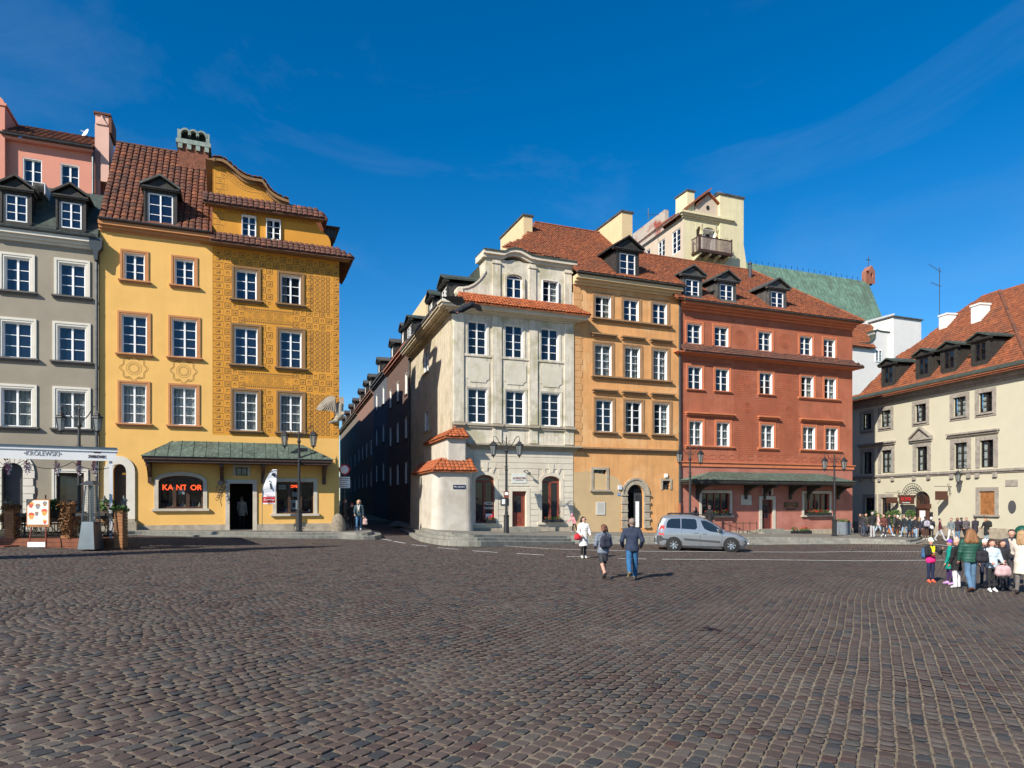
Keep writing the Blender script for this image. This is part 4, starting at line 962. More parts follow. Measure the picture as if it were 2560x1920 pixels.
ze, zt = FP.z(1310, 768, -.88), FP.z(1310, 746)
PC = fit(zK, ze - .04, [(.14, .12), (.12, .34), (.2, .68), (.16, .78)]); cornice(ph, 'main_cornice', -.1, uP, zK, PC, 'wall_rust')
tiled(ph, 'cornice_roof', [(.2, -.88, ze), (uP + .75, -.88, ze), (uP, .12, zt), (.4, .12, zt)], TILE_BR, .19, .24, objs=110, h=.045)
tiled(ph, 'cornice_roof', [(uP + .75, -.88, ze), (uP + .75, 1.2, ze), (uP, 1.2, zt), (uP, .12, zt)], TILE_BR, .19, .24, h=.045)
# rustication: raised courses with joints, broken by the openings
ops = [(al[0] - .22, al[1] + .22, 0, al[3] + .22), (ar_[0] - .22, ar_[1] + .22, 0, ar_[3] + .22), (pd[0] - .26, pd[1] + .26, 0, pd[3] + .26)]
z = FP.z(1300, 1318); hC = (zC1 - .36 - z) / 13; ust = FP.u(1184)
for k in range(13):
    z0, z1 = z + k * hC + .012, z + (k + 1) * hC - .012; segs = [(ust, uP - .02)]
    for a, b, c, d in ops:
        if z0 < d - .02: segs = [s for (s0, s1) in segs for s in ((s0, min(s1, a)), (max(s0, b), s1)) if s[1] - s[0] > .05]
    for s0, s1 in segs: boxobj('rusticated_course', 'wall_rust', ph, s0, s1, -.035, .01, z0, z1)
for o in (al, ar_):
    stone_sur(ph, o, .2, .05, 'wall_rust', .08); c = (o[0] + o[1]) / 2
    for s in (-1, 0, 1): q = MB(); w_ = .14 if s == 0 else .1; q.prism_y([(c + s * .42 - w_ * .8, o[3] + .2 - abs(s) * .1), (c + s * .42 + w_ * .8, o[3] + .2 - abs(s) * .1), (c + s * .62 + w_ * 1.35, o[3] + .75), (c + s * .62 - w_ * 1.35, o[3] + .75)], -.06 if s == 0 else -.045, .01); q.build('keystone', 'wall_rust', ph)
    window(ph, *o[:4], v=.18, rows=1, cols=2, frame='redwood', glass='glass', fw=.12, mw=.16, spring=o[4], name='arched_window')
stone_sur(ph, pd, .22, .05, 'wall_rust')
q = MB(); q.box(pd[0], pd[1], .2, .26, pd[2], pd[3]); dr = q.build('door', 'redwood', ph)
boxobj('door_glass', 'glass', dr, pd[0] + .2, pd[1] - .26, .19, .199, pd[2] + .85, pd[3] - .28); q = MB()
for a, b, c, d in ((pd[0] + .18, pd[1] - .24, pd[2] + .2, pd[2] + .62),): ribbon(q, [(a, c), (b, c), (b, d), (a, d)], .05, .185, True); ribbon(q, [(a + .1, c + .1), (b - .1, c + .1), (b - .1, d - .1), (a + .1, d - .1)], .03, .185, True)
ribbon(q, [(pd[0] + .16, pd[2] + .8), (pd[1] - .22, pd[2] + .8), (pd[1] - .22, pd[3] - .22), (pd[0] + .16, pd[3] - .22)], .06, .185, True); q.build('door_moulding', 'redwood', dr)
q = MB(); q.ball((pd[0] + .1, .15, pd[2] + 1.0), .035); q.build('door_knob', M('brass', (.5, .32, .1), .3, .1, metal=1.), dr)
q = MB(); q.box(pd[0] - .35, pd[1] + .35, -.4, .25, zB, pd[2] - .004); q.box(pd[0] - .55, pd[1] + .55, -.75, -.402, zB, pd[2] - .14); q.build('doorstep', 'stepstone', ph)
q = MB(); q.box(FP.u(1188), uP, -.06, .01, zB, FP.z(1300, 1318)); q.build('plinth', 'sandstone', ph)
# attic storey
va = .15; z0a = zt - .15
aw = FP.row([(1354, 702, 1394, 756)], va)[0]; aa = (FP.u(1265, va), FP.u(1305, va), FP.z(1285, 745.5, va), FP.z(1285, 687.5, va), FP.z(1285, 697, va))
a0, a1 = FP.u(1214, va), FP.u(1430, va); zT = FP.z(1390, 668, va)
q = MB(); wall(q, a0, a1, z0a, zT, [aw, aa], va, .18); shell(q, a0, a1, z0a, zT, 1.2, va)
vol = [FP.uz(x, y, va) for x, y in ((1142, 738), (1142, 722), (1147, 717), (1158, 717), (1170, 715), (1182, 710), (1193, 702), (1203, 692), (1210, 682), (1214, 676))]
q.prism_y([(vol[0][0], z0a)] + vol + [(a0, z0a)], va, va + .35)
arcx = [FP.uz(x, y, va) for x, y in ((1250, 668), (1258, 658), (1268, 652), (1282, 650), (1296, 652), (1308, 658), (1320, 668))]
q.prism_y([(arcx[0][0], zT - .02)] + [(x, max(z, zT)) for x, z in arcx] + [(arcx[-1][0], zT - .02)], va, va + .3)
q.build('attic_wall', 'wall_pale', ph)
q = MB(); ribbon_pts = vol[2:]
for (x, z), (X, Z) in zip(ribbon_pts, ribbon_pts[1:]): q.sweep([(x, va - .06, z - .12), (X, va - .06, Z - .12), (X, va - .06, Z), (x, va - .06, z)], [(x, va + .35, z - .12), (X, va + .35, Z - .12), (X, va + .35, Z), (x, va + .35, z)])
q.lathe([(.2, 0), (.24, .02), (.24, .4), (.2, .42)], 14, (0, 0, 0)); 
n0 = len(q.v) - 14 * 4; sc_ = (vol[1][0] + .16, vol[1][1] - .12)
for i in range(n0, len(q.v)): x, y, z = q.v[i]; q.v[i] = (sc_[0] + x, va - .08 + z, sc_[1] + y)
q.build('scroll', 'wall_rust', ph)
for a, b in ((1231, 1250), (1322, 1339), (1411, 1428)):
    q = MB(); a, b = FP.u(a, va), FP.u(b, va); q.box(a, b, va - .08, va + .02, z0a, zT - .02); q.box(a - .05, b + .05, va - .14, va + .02, zT - .3, zT - .2); q.build('attic_pilaster', 'wall_pale', ph)
top = [FP.uz(x, y, va) for x, y in ((1206, 656), (1250, 656), (1258, 649), (1268, 643), (1282, 641), (1296, 643), (1308, 649), (1322, 657), (1341, 661), (1438, 671))]
zbase = top[0][1]; top = [(x, z) for x, z in top]; top = [(x, zT + .02 + (z - zT if 2 <= i <= 7 and z > zT else 0.)) for i, (x, z) in enumerate(top)]
for nm, d0, d1, pr_, mt in (('attic_cornice', -.02, .16, .14, 'wall_rust'), ('attic_cornice', .16, .34, .3, 'wall_rust'), ('attic_coping', .34, .42, .36, 'copper_dark')):
    q = MB()
    for (x, z), (X, Z) in zip(top, top[1:]): q.sweep([(x, va - pr_, z + d0), (X, va - pr_, Z + d0), (X, va - pr_, Z + d1), (x, va - pr_, z + d1)], [(x, va + 1.3, z + d0), (X, va + 1.3, Z + d0), (X, va + 1.3, Z + d1), (x, va + 1.3, z + d1)])
    q.build(nm, mt, ph)
window(ph, *aw, v=va + .05, rows=3, glass='glass_sky_tint', sill=None); window(ph, *aa[:4], v=va + .05, rows=2, glass='glass_sky_tint', spring=aa[4], sur=None); stone_sur(ph, aa, .14, -.13, 'wall_pale')
# ---- side along the lane
STH = math.atan2(-.949, .314)
FS = Frame(FP.ox, FP.oy, STH)                                    # u = 0 at the corner, negative into the lane
us = FS.u(1027)
ew = FS.row([(1060, 878, 1072, 932)]); ew2 = FS.row([(1062, 1028, 1072, 1078)])
sideroot = link('lane_side', None, ph); sideroot.rotation_euler = (0, 0, STH - TH)
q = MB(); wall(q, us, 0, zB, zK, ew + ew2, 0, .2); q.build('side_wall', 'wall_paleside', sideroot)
for w in ew + ew2: window(sideroot, *w, v=.08, rows=4, cols=2, sub=sideroot, sill=(.1, .12, .12, 'wall_pale'), fw=.05)
cornice(sideroot, 'main_cornice', us, .05, zK, PC, 'wall_paleside', ret=False)
q = MB(); q.box(us, .1, -.86, -.78, zK + (ze - zK) * .96, ze + .1); q.build('gutter', 'lead', sideroot)
q = MB(); rz_ = zT + .1; q.sweep([(us, -.5, ze), (us, 2.2, rz_), (us, 7, rz_ + .6), (us, 7, zK)], [(-.3, -.5, ze), (-1.5, 2.2, rz_), (-2.6, 7, rz_ + .6), (-2.6, 7, zK)]); q.build('side_roof', 'copper_dark', sideroot)
def lane_dormer(root, px0, px1, y0, y1, v, gw='copper_dark'):
    a, b = FS.u(px0, v), FS.u(px1, v); z0, z1 = FS.z((px0 + px1) / 2, y1, v), FS.z((px0 + px1) / 2, y0, v)
    dormer(root, a, b, z0, z1, v, v + 1.6, .5, mt='blackwood', roofm=gw, glass='glass', over=.2)
lane_dormer(sideroot, 1104, 1117, 722, 754, -.15); lane_dormer(sideroot, 1073, 1081.5, 758, 784, -.15); lane_dormer(sideroot, 1018, 1029, 815, 843, -.15)
q = MB(); cA = FS.u(1045, 4); q.box(FS.u(1014, 3), FS.u(1066, 3), 3, 3.8, zK, FS.z(1040, 773, 3)); q.build('chimney', 'peach', sideroot)
pipe(sideroot, us + .1, 2, zK, -.15, .09, 'lead')
# ------------------------------------------------------------------ stepped buttress on the corner of the pale house
vb = -1.05; b0, b1 = FP.u(1086, vb), FP.u(1186, vb)
zt1 = FP.z(1140, 1178, vb); zr1 = FP.z(1140, 1150, -.55); zt2 = FP.z(1140, 1094, -.75); zr2 = FP.z(1145, 1069, -.1)
bt = house('buttress', 'rough whitewashed corner buttress with two orange tile skirts and a street name plate', FP, 'buttress')
sd = Vector((-.331, 1, 0)).normalized(); cs, sn = math.cos(TH), math.sin(TH); sdl = (sd.x * cs + sd.y * sn, -sd.x * sn + sd.y * cs)   # lane direction in the house frame
def foot(x0, x1, v0, L, r, n=6):
    P = [(x1, 1.)] + [(x1 - r + r * math.sin(t), v0 + r - r * math.cos(t)) for t in [math.pi / 2 * (1 - k / n) for k in range(n + 1)]] + [(x0 + r - r * math.sin(t), v0 + r - r * math.cos(t)) for t in [math.pi / 2 * k / n for k in range(n + 1)]]
    P += [(x0 + sdl[0] * L, v0 + sdl[1] * L), (x0 + sdl[0] * L + 1.6, v0 + sdl[1] * L)]
    return P
q = MB(); A = foot(b0 - .08, b1 + .05, vb - .06, 7.5, .55); B = foot(b0, b1, vb, 7.5, .5); q.sweep([(x, y, .3) for x, y in A], [(x, y, zt1 + .1) for x, y in B]); q.build('lower_tier', 'wall_buttress', bt, smooth=False)
c0, c1 = FP.u(1067, -.72) + .95, FP.u(1166, -.72); q = MB(); A = foot(FP.u(1118, -.72), c1, -.72, 7.0, .08, 2); q.sweep([(x, y, zt1) for x, y in A], [(x, y, zt2 + .1) for x, y in A]); q.build('upper_tier', 'wall_buttress', bt)
def skirt(f0, f1, vo, vi, ze, zr, L, nm):
    # front slope, lane slope
    a0 = (f0 - .18, vo); a1 = (f1 + .12, vo); i0 = (f0 + (vi - vo) * .75, vi); i1 = (f1 - .02, vi)
    tiled(bt, nm, [(*a0, ze), (*a1, ze), (*i1, zr), (*i0, zr)], TILE_BR, .23, .26, objs=60, h=.05)
    e0 = (a0[0] + sdl[0] * L, a0[1] + sdl[1] * L); e1 = (i0[0] + sdl[0] * L, i0[1] + sdl[1] * L)
    tiled(bt, nm, [(*e0, ze), (*a0, ze), (*i0, zr), (*e1, zr)], TILE_BR, .23, .26, objs=60, h=.05)
    ridge_tiles(bt, (*a0, ze + .02), (*i0, zr + .03), TILE_BR, .08, .25)
skirt(b0, b1, vb - .22, -.60, zt1 + .05, zr1, 6.5, 'tile_skirt'); skirt(FP.u(1118, -.72), c1, -.95, -.02, zt2 + .06, zr2, 6.5, 'tile_skirt')
M('enamel_blue', (.015, .025, .07), .35, .1)
pu, pz_ = FP.uz(1148, 1217, vb - .02); q = MB(); q.box(pu - .36, pu + .36, vb - .05, vb - .02, pz_ - .11, pz_ + .11); np_ = q.build('street_plate', 'enamel_blue', bt); text(bt, 'Plac Zamkowy', .125, (pu, vb - .055, pz_), 'white', sx=.85)
q = MB(); pu2, pz2 = FP.uz(1108, 1320, vb); q.prism_y([(pu2 + .13 * math.cos(t), pz2 + .22 * math.sin(t) + .24) for t in [2 * math.pi * k / 14 for k in range(14)]], vb - .03, vb + .1); q.build('rust_patch', M('rust', (.12, .05, .035), .9, .3, 8), bt)

# ------------------------------------------------------------------ houses further down the lane, on its right side
def lane_house(label, px0, px1, mt, ytop_at, rows, dormers=(), trim=None, roofm='lead', name='lane_house', wins=3):
    r = thing(name, label, 'house', (FS.ox, FS.oy, 0), STH, 'houses down the lane')
    a, b = FS.u(px0), FS.u(px1); zt = FS.z(*ytop_at); ops = []
    for zc in rows:
        for k in range(wins): x = a + (b - a) * (k + .5) / wins; ops.append((x - .55, x + .55, zc, zc + 1.75))
    q = MB(); wall(q, a, b, .2, zt, ops, 0, .2); q.quad((b, 0, 0), (b, 8, 0), (b, 8, zt), (b, 0, zt)); q.quad((a, 0, 0), (a, 0, zt), (a, 8, zt), (a, 8, 0)); q.build('wall', mt, r)
    for o in ops: window(r, *o, v=.1, rows=3, glass='glass', fw=.06, sill=(.1, .1, .1, mt))
    cornice(r, 'cornice', a, b, zt - .02, [(.15, .12), (.2, .3), (.15, .45)], trim or mt, ret=False)
    q = MB(); q.sweep([(a, -.5, zt + .5), (a, 2.2, zt + 2.4), (a, 6, zt + 2.9), (a, 6, zt)], [(b, -.5, zt + .5), (b, 2.2, zt + 2.4), (b, 6, zt + 2.9), (b, 6, zt)]); q.build('roof', roofm, r)
    for d in dormers:
        x = a + (b - a) * d; dormer(r, x - .5, x + .5, zt + .65, zt + 1.9, -.1, 2.6, .45, mt='blackwood', roofm='lead', glass='glass', over=.2)
    q = MB(); q.box(a + .3, a + 1.6, 3, 3.8, zt, zt + 4.2); q.build('chimney', 'peach', r)
    return r
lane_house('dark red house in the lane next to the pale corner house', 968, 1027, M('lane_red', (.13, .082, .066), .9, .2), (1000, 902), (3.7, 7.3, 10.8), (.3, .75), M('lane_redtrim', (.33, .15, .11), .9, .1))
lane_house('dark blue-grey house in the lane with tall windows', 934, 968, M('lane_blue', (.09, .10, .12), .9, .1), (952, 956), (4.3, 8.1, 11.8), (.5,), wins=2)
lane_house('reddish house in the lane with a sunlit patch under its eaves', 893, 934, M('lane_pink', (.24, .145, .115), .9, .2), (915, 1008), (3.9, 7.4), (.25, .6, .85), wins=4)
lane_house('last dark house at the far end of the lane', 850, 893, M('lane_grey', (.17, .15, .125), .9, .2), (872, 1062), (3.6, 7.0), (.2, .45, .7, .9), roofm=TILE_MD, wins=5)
# hanging lantern and notice in the lane
# ================================================================== the orange house
FO = sub(F0, 1433)
oh = house('orange_house', 'weathered orange house with quoins, three window rows and an arched stone doorway', FO)
uO = FO.u(1697); zOc = FO.z(1560, 727); zB = .2
o_rows = [FO.row([(1488, 742, 1527.6, 797.5), (1559, 748, 1597, 804), (1632, 757, 1667.6, 811)]), FO.row([(1487, 862, 1529, 940.5), (1562, 868, 1600, 945.6), (1633, 875, 1668, 951)]), FO.row([(1490, 1000, 1531, 1080), (1563.5, 1005, 1603.5, 1082), (1635, 1009, 1673, 1085)])]
zst = FO.z(1565, 1121); od = (FO.u(1567.6), FO.u(1609), FO.z(1588, 1322), FO.z(1588, 1211), FO.z(1588, 1236)); ow = (FO.u(1483), FO.u(1515.5), FO.z(1499, 1224), FO.z(1499, 1174.5)); os_ = (FO.u(1656), FO.u(1675), FO.z(1666, 1224), FO.z(1666, 1202))
q = MB(); wall(q, 0, uO, zB, zOc, [w for r in o_rows for w in r] + [od, ow, os_]); q.build('wall', 'wall_orange', oh)
q = MB(); P = [(.03, zB), (.03, FO.z(1450, 1182))] + [FO.uz(x, y) for x, y in ((1470, 1178), (1480, 1182), (1520, 1186), (1540, 1192), (1552, 1205), (1556, 1222), (1552, 1250), (1550, 1300))] + [(FO.u(1549), zB)]; q.poly([(x, -.006, z) for x, z in P]); q.build('repainted_patch', 'wall_tan', oh)
for k, r in enumerate(o_rows):
    for i, w in enumerate(r): window(oh, *w, rows=(3, 4, 4)[k], glass='glass_sky_tint' if k == 0 else ('glass_clear' if k == 1 else ['glass', 'glass', 'glass_sky_tint']), sur=(.19, .045, 'trim_orange'), curtain=('curtain', 'full') if k == 1 else None, fw=.055, mw=.08)
    a, b, c = r[0][0] - .3, r[-1][1] + .3, r[0][2]
    for s0, s1 in ([(a, b)] if k < 2 else [(w[0] - .3, w[1] + .3) for w in r]):
        q = MB(); q.box(s0, s1, -.24, .01, c - .1, c - .003); q.box(s0 + .04, s1 - .04, -.13, .01, c - .2, c - .102); q.build('sill_ledge', 'trim_orange', oh)
    if k:
        for w in r: q = MB(); zz = w[3] + .5; q.box(w[0] - .32, w[1] + .32, -.27, .01, zz + .07, zz + .15); q.box(w[0] - .26, w[1] + .26, -.15, .01, zz - .06, zz + .068); q.build('window_hood', 'trim_orange', oh)
z = FO.z(1450, 1120); k = 0
while z < zOc - .35:
    boxobj('quoin', M('quoin_orange', (.55, .30, .125), .9, .08, 3), oh, .01, .62 if k % 2 else .52, -.025, .01, z + .008, z + .39); z += .40; k += 1
cornice(oh, 'eave_cornice', .0, uO - .05, zOc, [(.14, .12), (.14, .34), (.22, .58)], 'peach', ret=False)
cornice(oh, 'string_cornice', .3, uO - .2, zst - .28, [(.18, .10), (.10, .24)], 'trim_orange', ret=False)
zg = zOc + .62; gutter(oh, -.1, uO + .1, zg - .02, -.7, 'lead', .09)
pipe(oh, uO - .02, 2.2, zg - .2, -.14, .07); pipe(oh, uO - .02, .4, 2.2, -.14, .085, M('pipe_rust', (.28, .10, .05), .7, .2))
stone_sur(oh, ow, .16, .06, 'sandstone', .12); stone_sur(oh, os_, .14, .05, 'sandstone')
q = MB()                                                          # rusticated portal
for s in (-1, 1):
    z, k = od[2] + .05, 0
    while z < od[4] - .2:
        x = od[0] if s < 0 else od[1]; w_ = .46 if k % 2 == 0 else .40; h = .16 if k % 2 == 0 else .36; p = MB(); p.box(min(x, x + s * w_), max(x, x + s * w_), -(.14 if k % 2 == 0 else .09), .02, z, z + h - .01); p.build('portal_stone', 'sandstone', oh); z += h; k += 1
    p = MB(); x = od[0] if s < 0 else od[1]; p.box(min(x, x + s * .48), max(x, x + s * .48), -.16, .02, z, od[4]); p.build('portal_stone', 'sandstone', oh)
cx, r1 = (od[0] + od[1]) / 2, (od[1] - od[0]) / 2
for k in range(11):
    a0, a1 = math.pi * k / 11 + .008, math.pi * (k + 1) / 11 - .008; hg = (od[3] - od[4]) / r1
    for ri, ro, pr_ in ((r1, r1 + .3, .06), (r1 + .3, r1 + .42, .11)):
        p = MB(); p.prism_y([(cx + r * math.cos(a), od[4] + r * math.sin(a) * (hg if r == r1 else 1.02)) for r, a in ((ri, a0), (ro, a0), (ro, a1), (ri, a1))], -pr_, .02); p.build('voussoir', 'sandstone', oh)
q = MB(); q.box(od[0], od[1], .9, .95, od[2] - .1, od[3]); q.build('passage_back', 'interior', oh)
q = MB(); x0 = od[0] + (od[1] - od[0]) * .52; q.box(x0, od[1] - .02, .18, .22, od[2], od[4] + .1); q.build('door_leaf', M('door_grey', (.05, .055, .06), .5, .2), oh)
q = MB()
for k in range(7): x = od[0] + (od[1] - od[0]) * (k + .5) / 7; q.tube([(x, .14, od[4] + .1), (x, .14, od[3] - .03)], .012, 4)
for k in range(4): z = od[4] + .15 + k * .16; q.tube([(od[0] + .03, .14, z), (od[1] - .03, .14, z)], .012, 4)
for k in range(4): x = x0 + .1 + k * .14; q.tube([(x, .14, od[2] + .1), (x, .14, od[4])], .014, 4)
q.build('iron_grille', 'iron', oh); boxobj('notice', 'white', oh, x0 + .06, x0 + .32, .10, .12, od[2] + .1, od[4] - .45)
def grille(root, o, n, v=.06):
    q = MB(); a, b, c, d = o[:4]
    for i in range(n):
        x = a + (b - a) * (i + .5) / n
        for j in range(int(n * (d - c) / (b - a))):
            z = c + (b - a) / n * (j + .5); r = (b - a) / n * .62; q.tube([(x + r * math.cos(t), v, z + r * math.sin(t)) for t in [2 * math.pi * k / 8 for k in range(9)]], .014, 4)
    q.build('iron_grille', 'iron', root); boxobj('pane', 'glass', root, a, b, v + .1, v + .11, c, d)
grille(oh, ow, 3); grille(oh, os_, 2)
q = MB(); u, z = FO.uz(1490, 1287); U, Z = FO.uz(1512, 1255); q.box(u, U, -.05, .01, z, Z); q.build('memorial_plaque', M('plaque', (.62, .6, .55), .7, .15, 20, fine=.3, bscale=60), oh)
for k in range(9): z_ = Z - .12 - k * .065; boxobj('lettering_line', 'greystone', oh, u + .08 + .03 * (k % 3), U - .08 - .02 * (k % 2), -.053, -.05, z_, z_ + .02)
q = MB(); u, z = FO.uz(1548, 1220); q.box(u - .1, u + .12, -.16, .01, z - .1, z + .16); q.build('house_number_lamp', M('lampbox', (.5, .55, .62), .4, .05), oh)
q = MB(); u, z = FO.uz(1547, 1236); q.box(u - .1, u + .1, -.03, .01, z - .09, z + .09); q.build('number_plate', M('plate_blue', (.1, .2, .42), .4, .1), oh); text(oh, '11', .12, (u, -.035, z), 'white')
q = MB(); u, z = FO.uz(1664, 1189); q.box(u - .09, u + .09, -.12, .01, z - .12, z + .12); q.build('wall_lamp', 'white', oh)
# its roof
ue, vE, vR = .0, -.7, 6.2
zr = FO.z(1430, 572, vR); z0 = zg + .02
def oz(v): return z0 + (zr - z0) * (v - vE) / (vR - vE)
dw = FO.row([(1549, 634, 1588.6, 691)], -.3)[0]
hol = [[(dw[0] - .2, -.5, oz(-.5)), (dw[1] + .2, -.5, oz(-.5)), (dw[1] + .2, 2.2, oz(2.2)), (dw[0] - .2, 2.2, oz(2.2))]]
ul, u2 = FO.u(1337, vR), FO.u(1510, vR)
tiled(oh, 'main_roof', [(-.1, vE, z0), (uO + .1, vE, z0), (uO + .1, 3.3, oz(3.3)), (u2 + .4, vR, zr), (ul, vR, zr), (FO.u(1305, 3.), 3., oz(3.)), (-4.2, 1.3, oz(1.3)), (-.1, .5, oz(.5))], TILE_MD, .19, .26, holes=hol, h=.045)
q = MB(); q.prism_x([(vR, zr), (11, z0 + 1), (11, z0), (vR, zr - .3)], ul, u2 + .4); q.build('rear_slope', TILE_MD, oh); ridge_tiles(oh, (ul, vR, zr + .02), (u2 + .3, vR, zr + .02), TILE_MD)
dormer(oh, *dw, -.3, 4.2, .75, apron=.2, side=.22, over=.3, roofm='blackwood')
def chimney(root, fr, pxa, pxb, v, ytop, dep, zb, mt='peach', cap=.08, nm='chimney'):
    a, b = fr.u(pxa, v), fr.u(pxb, v); zt = fr.z((pxa + pxb) / 2, ytop, v); q = MB(); q.box(a, b, v, v + dep, zb, zt); c = q.build(nm, mt, root); q = MB(); q.box(a - cap, b + cap, v - cap, v + dep + cap, zt, zt + .12); q.build('chimney_cap', 'lead', c); return c
chimney(oh, FO, 1309, 1331, 4.2, 541, 4.4, z0); chimney(oh, FO, 1555, 1581, 3.0, 532, 4.6, z0 + 1)
# left side of the lane, in the shadow of which it lies
lc = F0.w(F0.u(848), 13.2); LTH = math.atan2(.949, -.314)
def lane_left(label, t0, t1, mt, h):
    r = thing('lane_house', label, 'house', (lc.x - .331 / 1.053 * t0, lc.y + t0 / 1.053, 0), LTH, 'houses down the lane'); L_ = t1 - t0; ops = []
    for zc in (1.6, 5.0, 8.4, 11.6):
        for k in range(4): x = L_ * (k + .5) / 4; ops.append((x - .55, x + .55, zc, zc + 1.7))
    q = MB(); wall(q, 0, L_, 0, h, ops, 0, .2); shell(q, 0, L_, 0, h, 9.); q.build('wall', mt, r)
    for o in ops: window(r, *o, v=.1, rows=3, glass='glass')
    q = MB(); q.prism_x([(-.5, h), (9.5, h), (4.5, h + 4.5)], 0, L_); q.build('roof', TILE_DK, r)
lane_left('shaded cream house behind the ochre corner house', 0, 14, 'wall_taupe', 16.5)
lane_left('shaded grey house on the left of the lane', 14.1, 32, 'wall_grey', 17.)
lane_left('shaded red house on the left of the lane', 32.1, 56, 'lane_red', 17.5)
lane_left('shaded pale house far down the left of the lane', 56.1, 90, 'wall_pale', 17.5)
# ================================================================== the red house
FR = sub(F0, 1697)
rh = house('red_house', 'brick red house with carved plaster, three grey dormers and a green tavern awning', FR)
uD = FR.u(2131); zRe = FR.z(1910, 800); zT0 = FR.z(1915, 893); zT1 = FR.z(1915, 880); zBd = FR.z(1910, 1166); zB = -.4
r_rows = [FR.row([(1717.5, 813, 1754, 863), (1786, 819, 1821, 867), (1896, 830, 1929, 876), (1999.6, 839, 2030.5, 885), (2059, 844.6, 2088, 891)]),
          FR.row([(1720, 920, 1755, 974.5), (1788.7, 925, 1822.6, 980), (1899, 931.6, 1931, 986), (2003, 938, 2034, 992), (2061, 943, 2090, 995)]),
          FR.row([(1723, 1053.5, 1756, 1115), (1791.5, 1057.5, 1824, 1116), (1902.6, 1061.5, 1934.5, 1119), (2007, 1066.5, 2038, 1123), (2064, 1069, 2094, 1125)])]
rl = (FR.u(1753.6), FR.u(1824), FR.z(1789, 1289), FR.z(1789, 1232.6)); rr_ = (FR.u(2009.5), FR.u(2073), FR.z(2041, 1287.5), FR.z(2041, 1234)); rd = (FR.u(1904), FR.u(1931), FR.z(1917, 1322), FR.z(1917, 1249)); rs_ = (FR.u(1909.5), FR.u(1928), FR.z(1919, 1238), FR.z(1919, 1225))
q = MB(); wall(q, 0, uD, zBd, zRe, [w for r in r_rows for w in r]); wall(q, 0, uD, zB, zBd, [rl, rr_, rd, rs_], rev=.25, m=1); shell(q, 0, uD, zB, zRe, 11.); q.build('wall', ['wall_red', 'wall_redpink'], rh)
for k, r in enumerate(r_rows):
    for i, w in enumerate(r):
        window(rh, *w, rows=3, glass=(['glass_sky_tint', 'glass'] if k == 0 else ['glass'] if k == 1 else ['glass_clear']), sur=(.17, .04, 'trim_red'), fw=.055, mw=.085, tw=.035, sill=(.2, .14, .13, 'trim_red') if k == 1 and i < 3 else None, curtain=('curtain', 'full') if k == 2 else None)
    if k == 2 or k == 1:
        for g in ((0, 1), (2, 2), (3, 4)):
            a, b = r[g[0]][0] - .34, r[g[1]][1] + .34
            if k == 2 or g == (3, 4): q = MB(); q.box(a, b, -.15, .01, r[0][2] - .09, r[0][2] - .003); q.box(a + .04, b - .04, -.08, .01, r[0][2] - .18, r[0][2] - .092); q.build('sill_ledge', 'trim_red', rh)
            if k == 2: zz = r[0][3] + .42; q = MB(); q.box(a, b, -.28, .01, zz + .07, zz + .16); q.box(a + .05, b - .05, -.1, .01, zz - .05, zz + .068); q.build('window_hood', 'trim_red', rh)
# carved pattern between the windows: low relief fillets
q = MB(); bl = [(w[0] - .22, w[1] + .22, w[2] - .25, w[3] + .3) for r in r_rows for w in r]
def ok(x, z): return not any(a < x < b and c < z < d for a, b, c, d in bl)
z = r_rows[2][0][2] - .5; a, b = FR.u(1833), FR.u(1992)
while z < zT0 - .5:
    x = a + rnd.uniform(0, .1)
    while x < b:
        w_ = rnd.choice((.12, .2, .28, .36))
        if ok(x, z) and ok(x + w_, z):
            q.box(x, x + w_, -.012, .005, z, z + .035)
            if rnd.random() < .45: q.box(x, x + .03, -.012, .005, z + .036, z + .135)
        x += w_ + .03
    z += .135
for px_, py_, r_ in ((1850, 845, .5), (1962, 853, .5), (1862, 955, .42), (1968, 962, .42), (1868, 1020, .38), (1972, 1030, .38)):
    u, z = FR.uz(px_, py_)
    for e in (1., .72, .4): q.tube([(u + r_ * e * math.cos(t), -.004, z + r_ * e * math.sin(t)) for t in [2 * math.pi * k / 18 for k in range(19)]], .018, 4)
for r, dz in ((r_rows[0], .36), (r_rows[1], .36), (r_rows[2], .25)):
    for g in ((0, 1), (2, 2), (3, 4)):
        a, b = r[g[0]][0] - .2, r[g[1]][1] + .2; n = int((b - a) / .16)
        for k in range(n): x = a + (b - a) * (k + .5) / n; q.box(x - .05, x + .05, -.012, .005, r[0][3] + dz - .05, r[0][3] + dz + .05)
a, b = FR.u(1745), FR.u(2105); n = 16
for k in range(n): x = a + (b - a) * (k + .5) / n; zz = r_rows[2][0][2] - .75; q.tube([(x + .32 * math.cos(t), -.004, zz + .16 * math.sin(t)) for t in [2 * math.pi * e / 12 for e in range(13)]], .018, 4)
q.build('carved_relief', 'wall_redpat', rh)
cornice(rh, 'eave_cornice', .03, uD, zRe, [(.16, .14), (.14, .34), (.2, .58)], 'trim_red', ret=False)
zTe, zTt = FR.z(1915, 894, -.6), FR.z(1915, 880); zTb = FR.z(1915, 907); cornice(rh, 'middle_cornice', .05, uD, zTb, fit(zTb, zTe - .03, [(.12, .12), (.12, .3), (.14, .48)]), 'trim_red')
tiled(rh, 'cornice_roof', [(.05, -.60, zTe), (uD + .5, -.60, zTe), (uD, .05, zTt), (.05, .05, zTt)], TILE_PU, .20, .24, objs=150, h=.045)
tiled(rh, 'cornice_roof', [(uD + .5, -.6, zTe), (uD + .5, 1., zTe), (uD, 1., zTt), (uD, .05, zTt)], TILE_PU, .20, .24, h=.045)
cornice(rh, 'string_cornice', .05, uD, zBd - .1, [(.26, .08), (.06, .16)], 'trim_red')
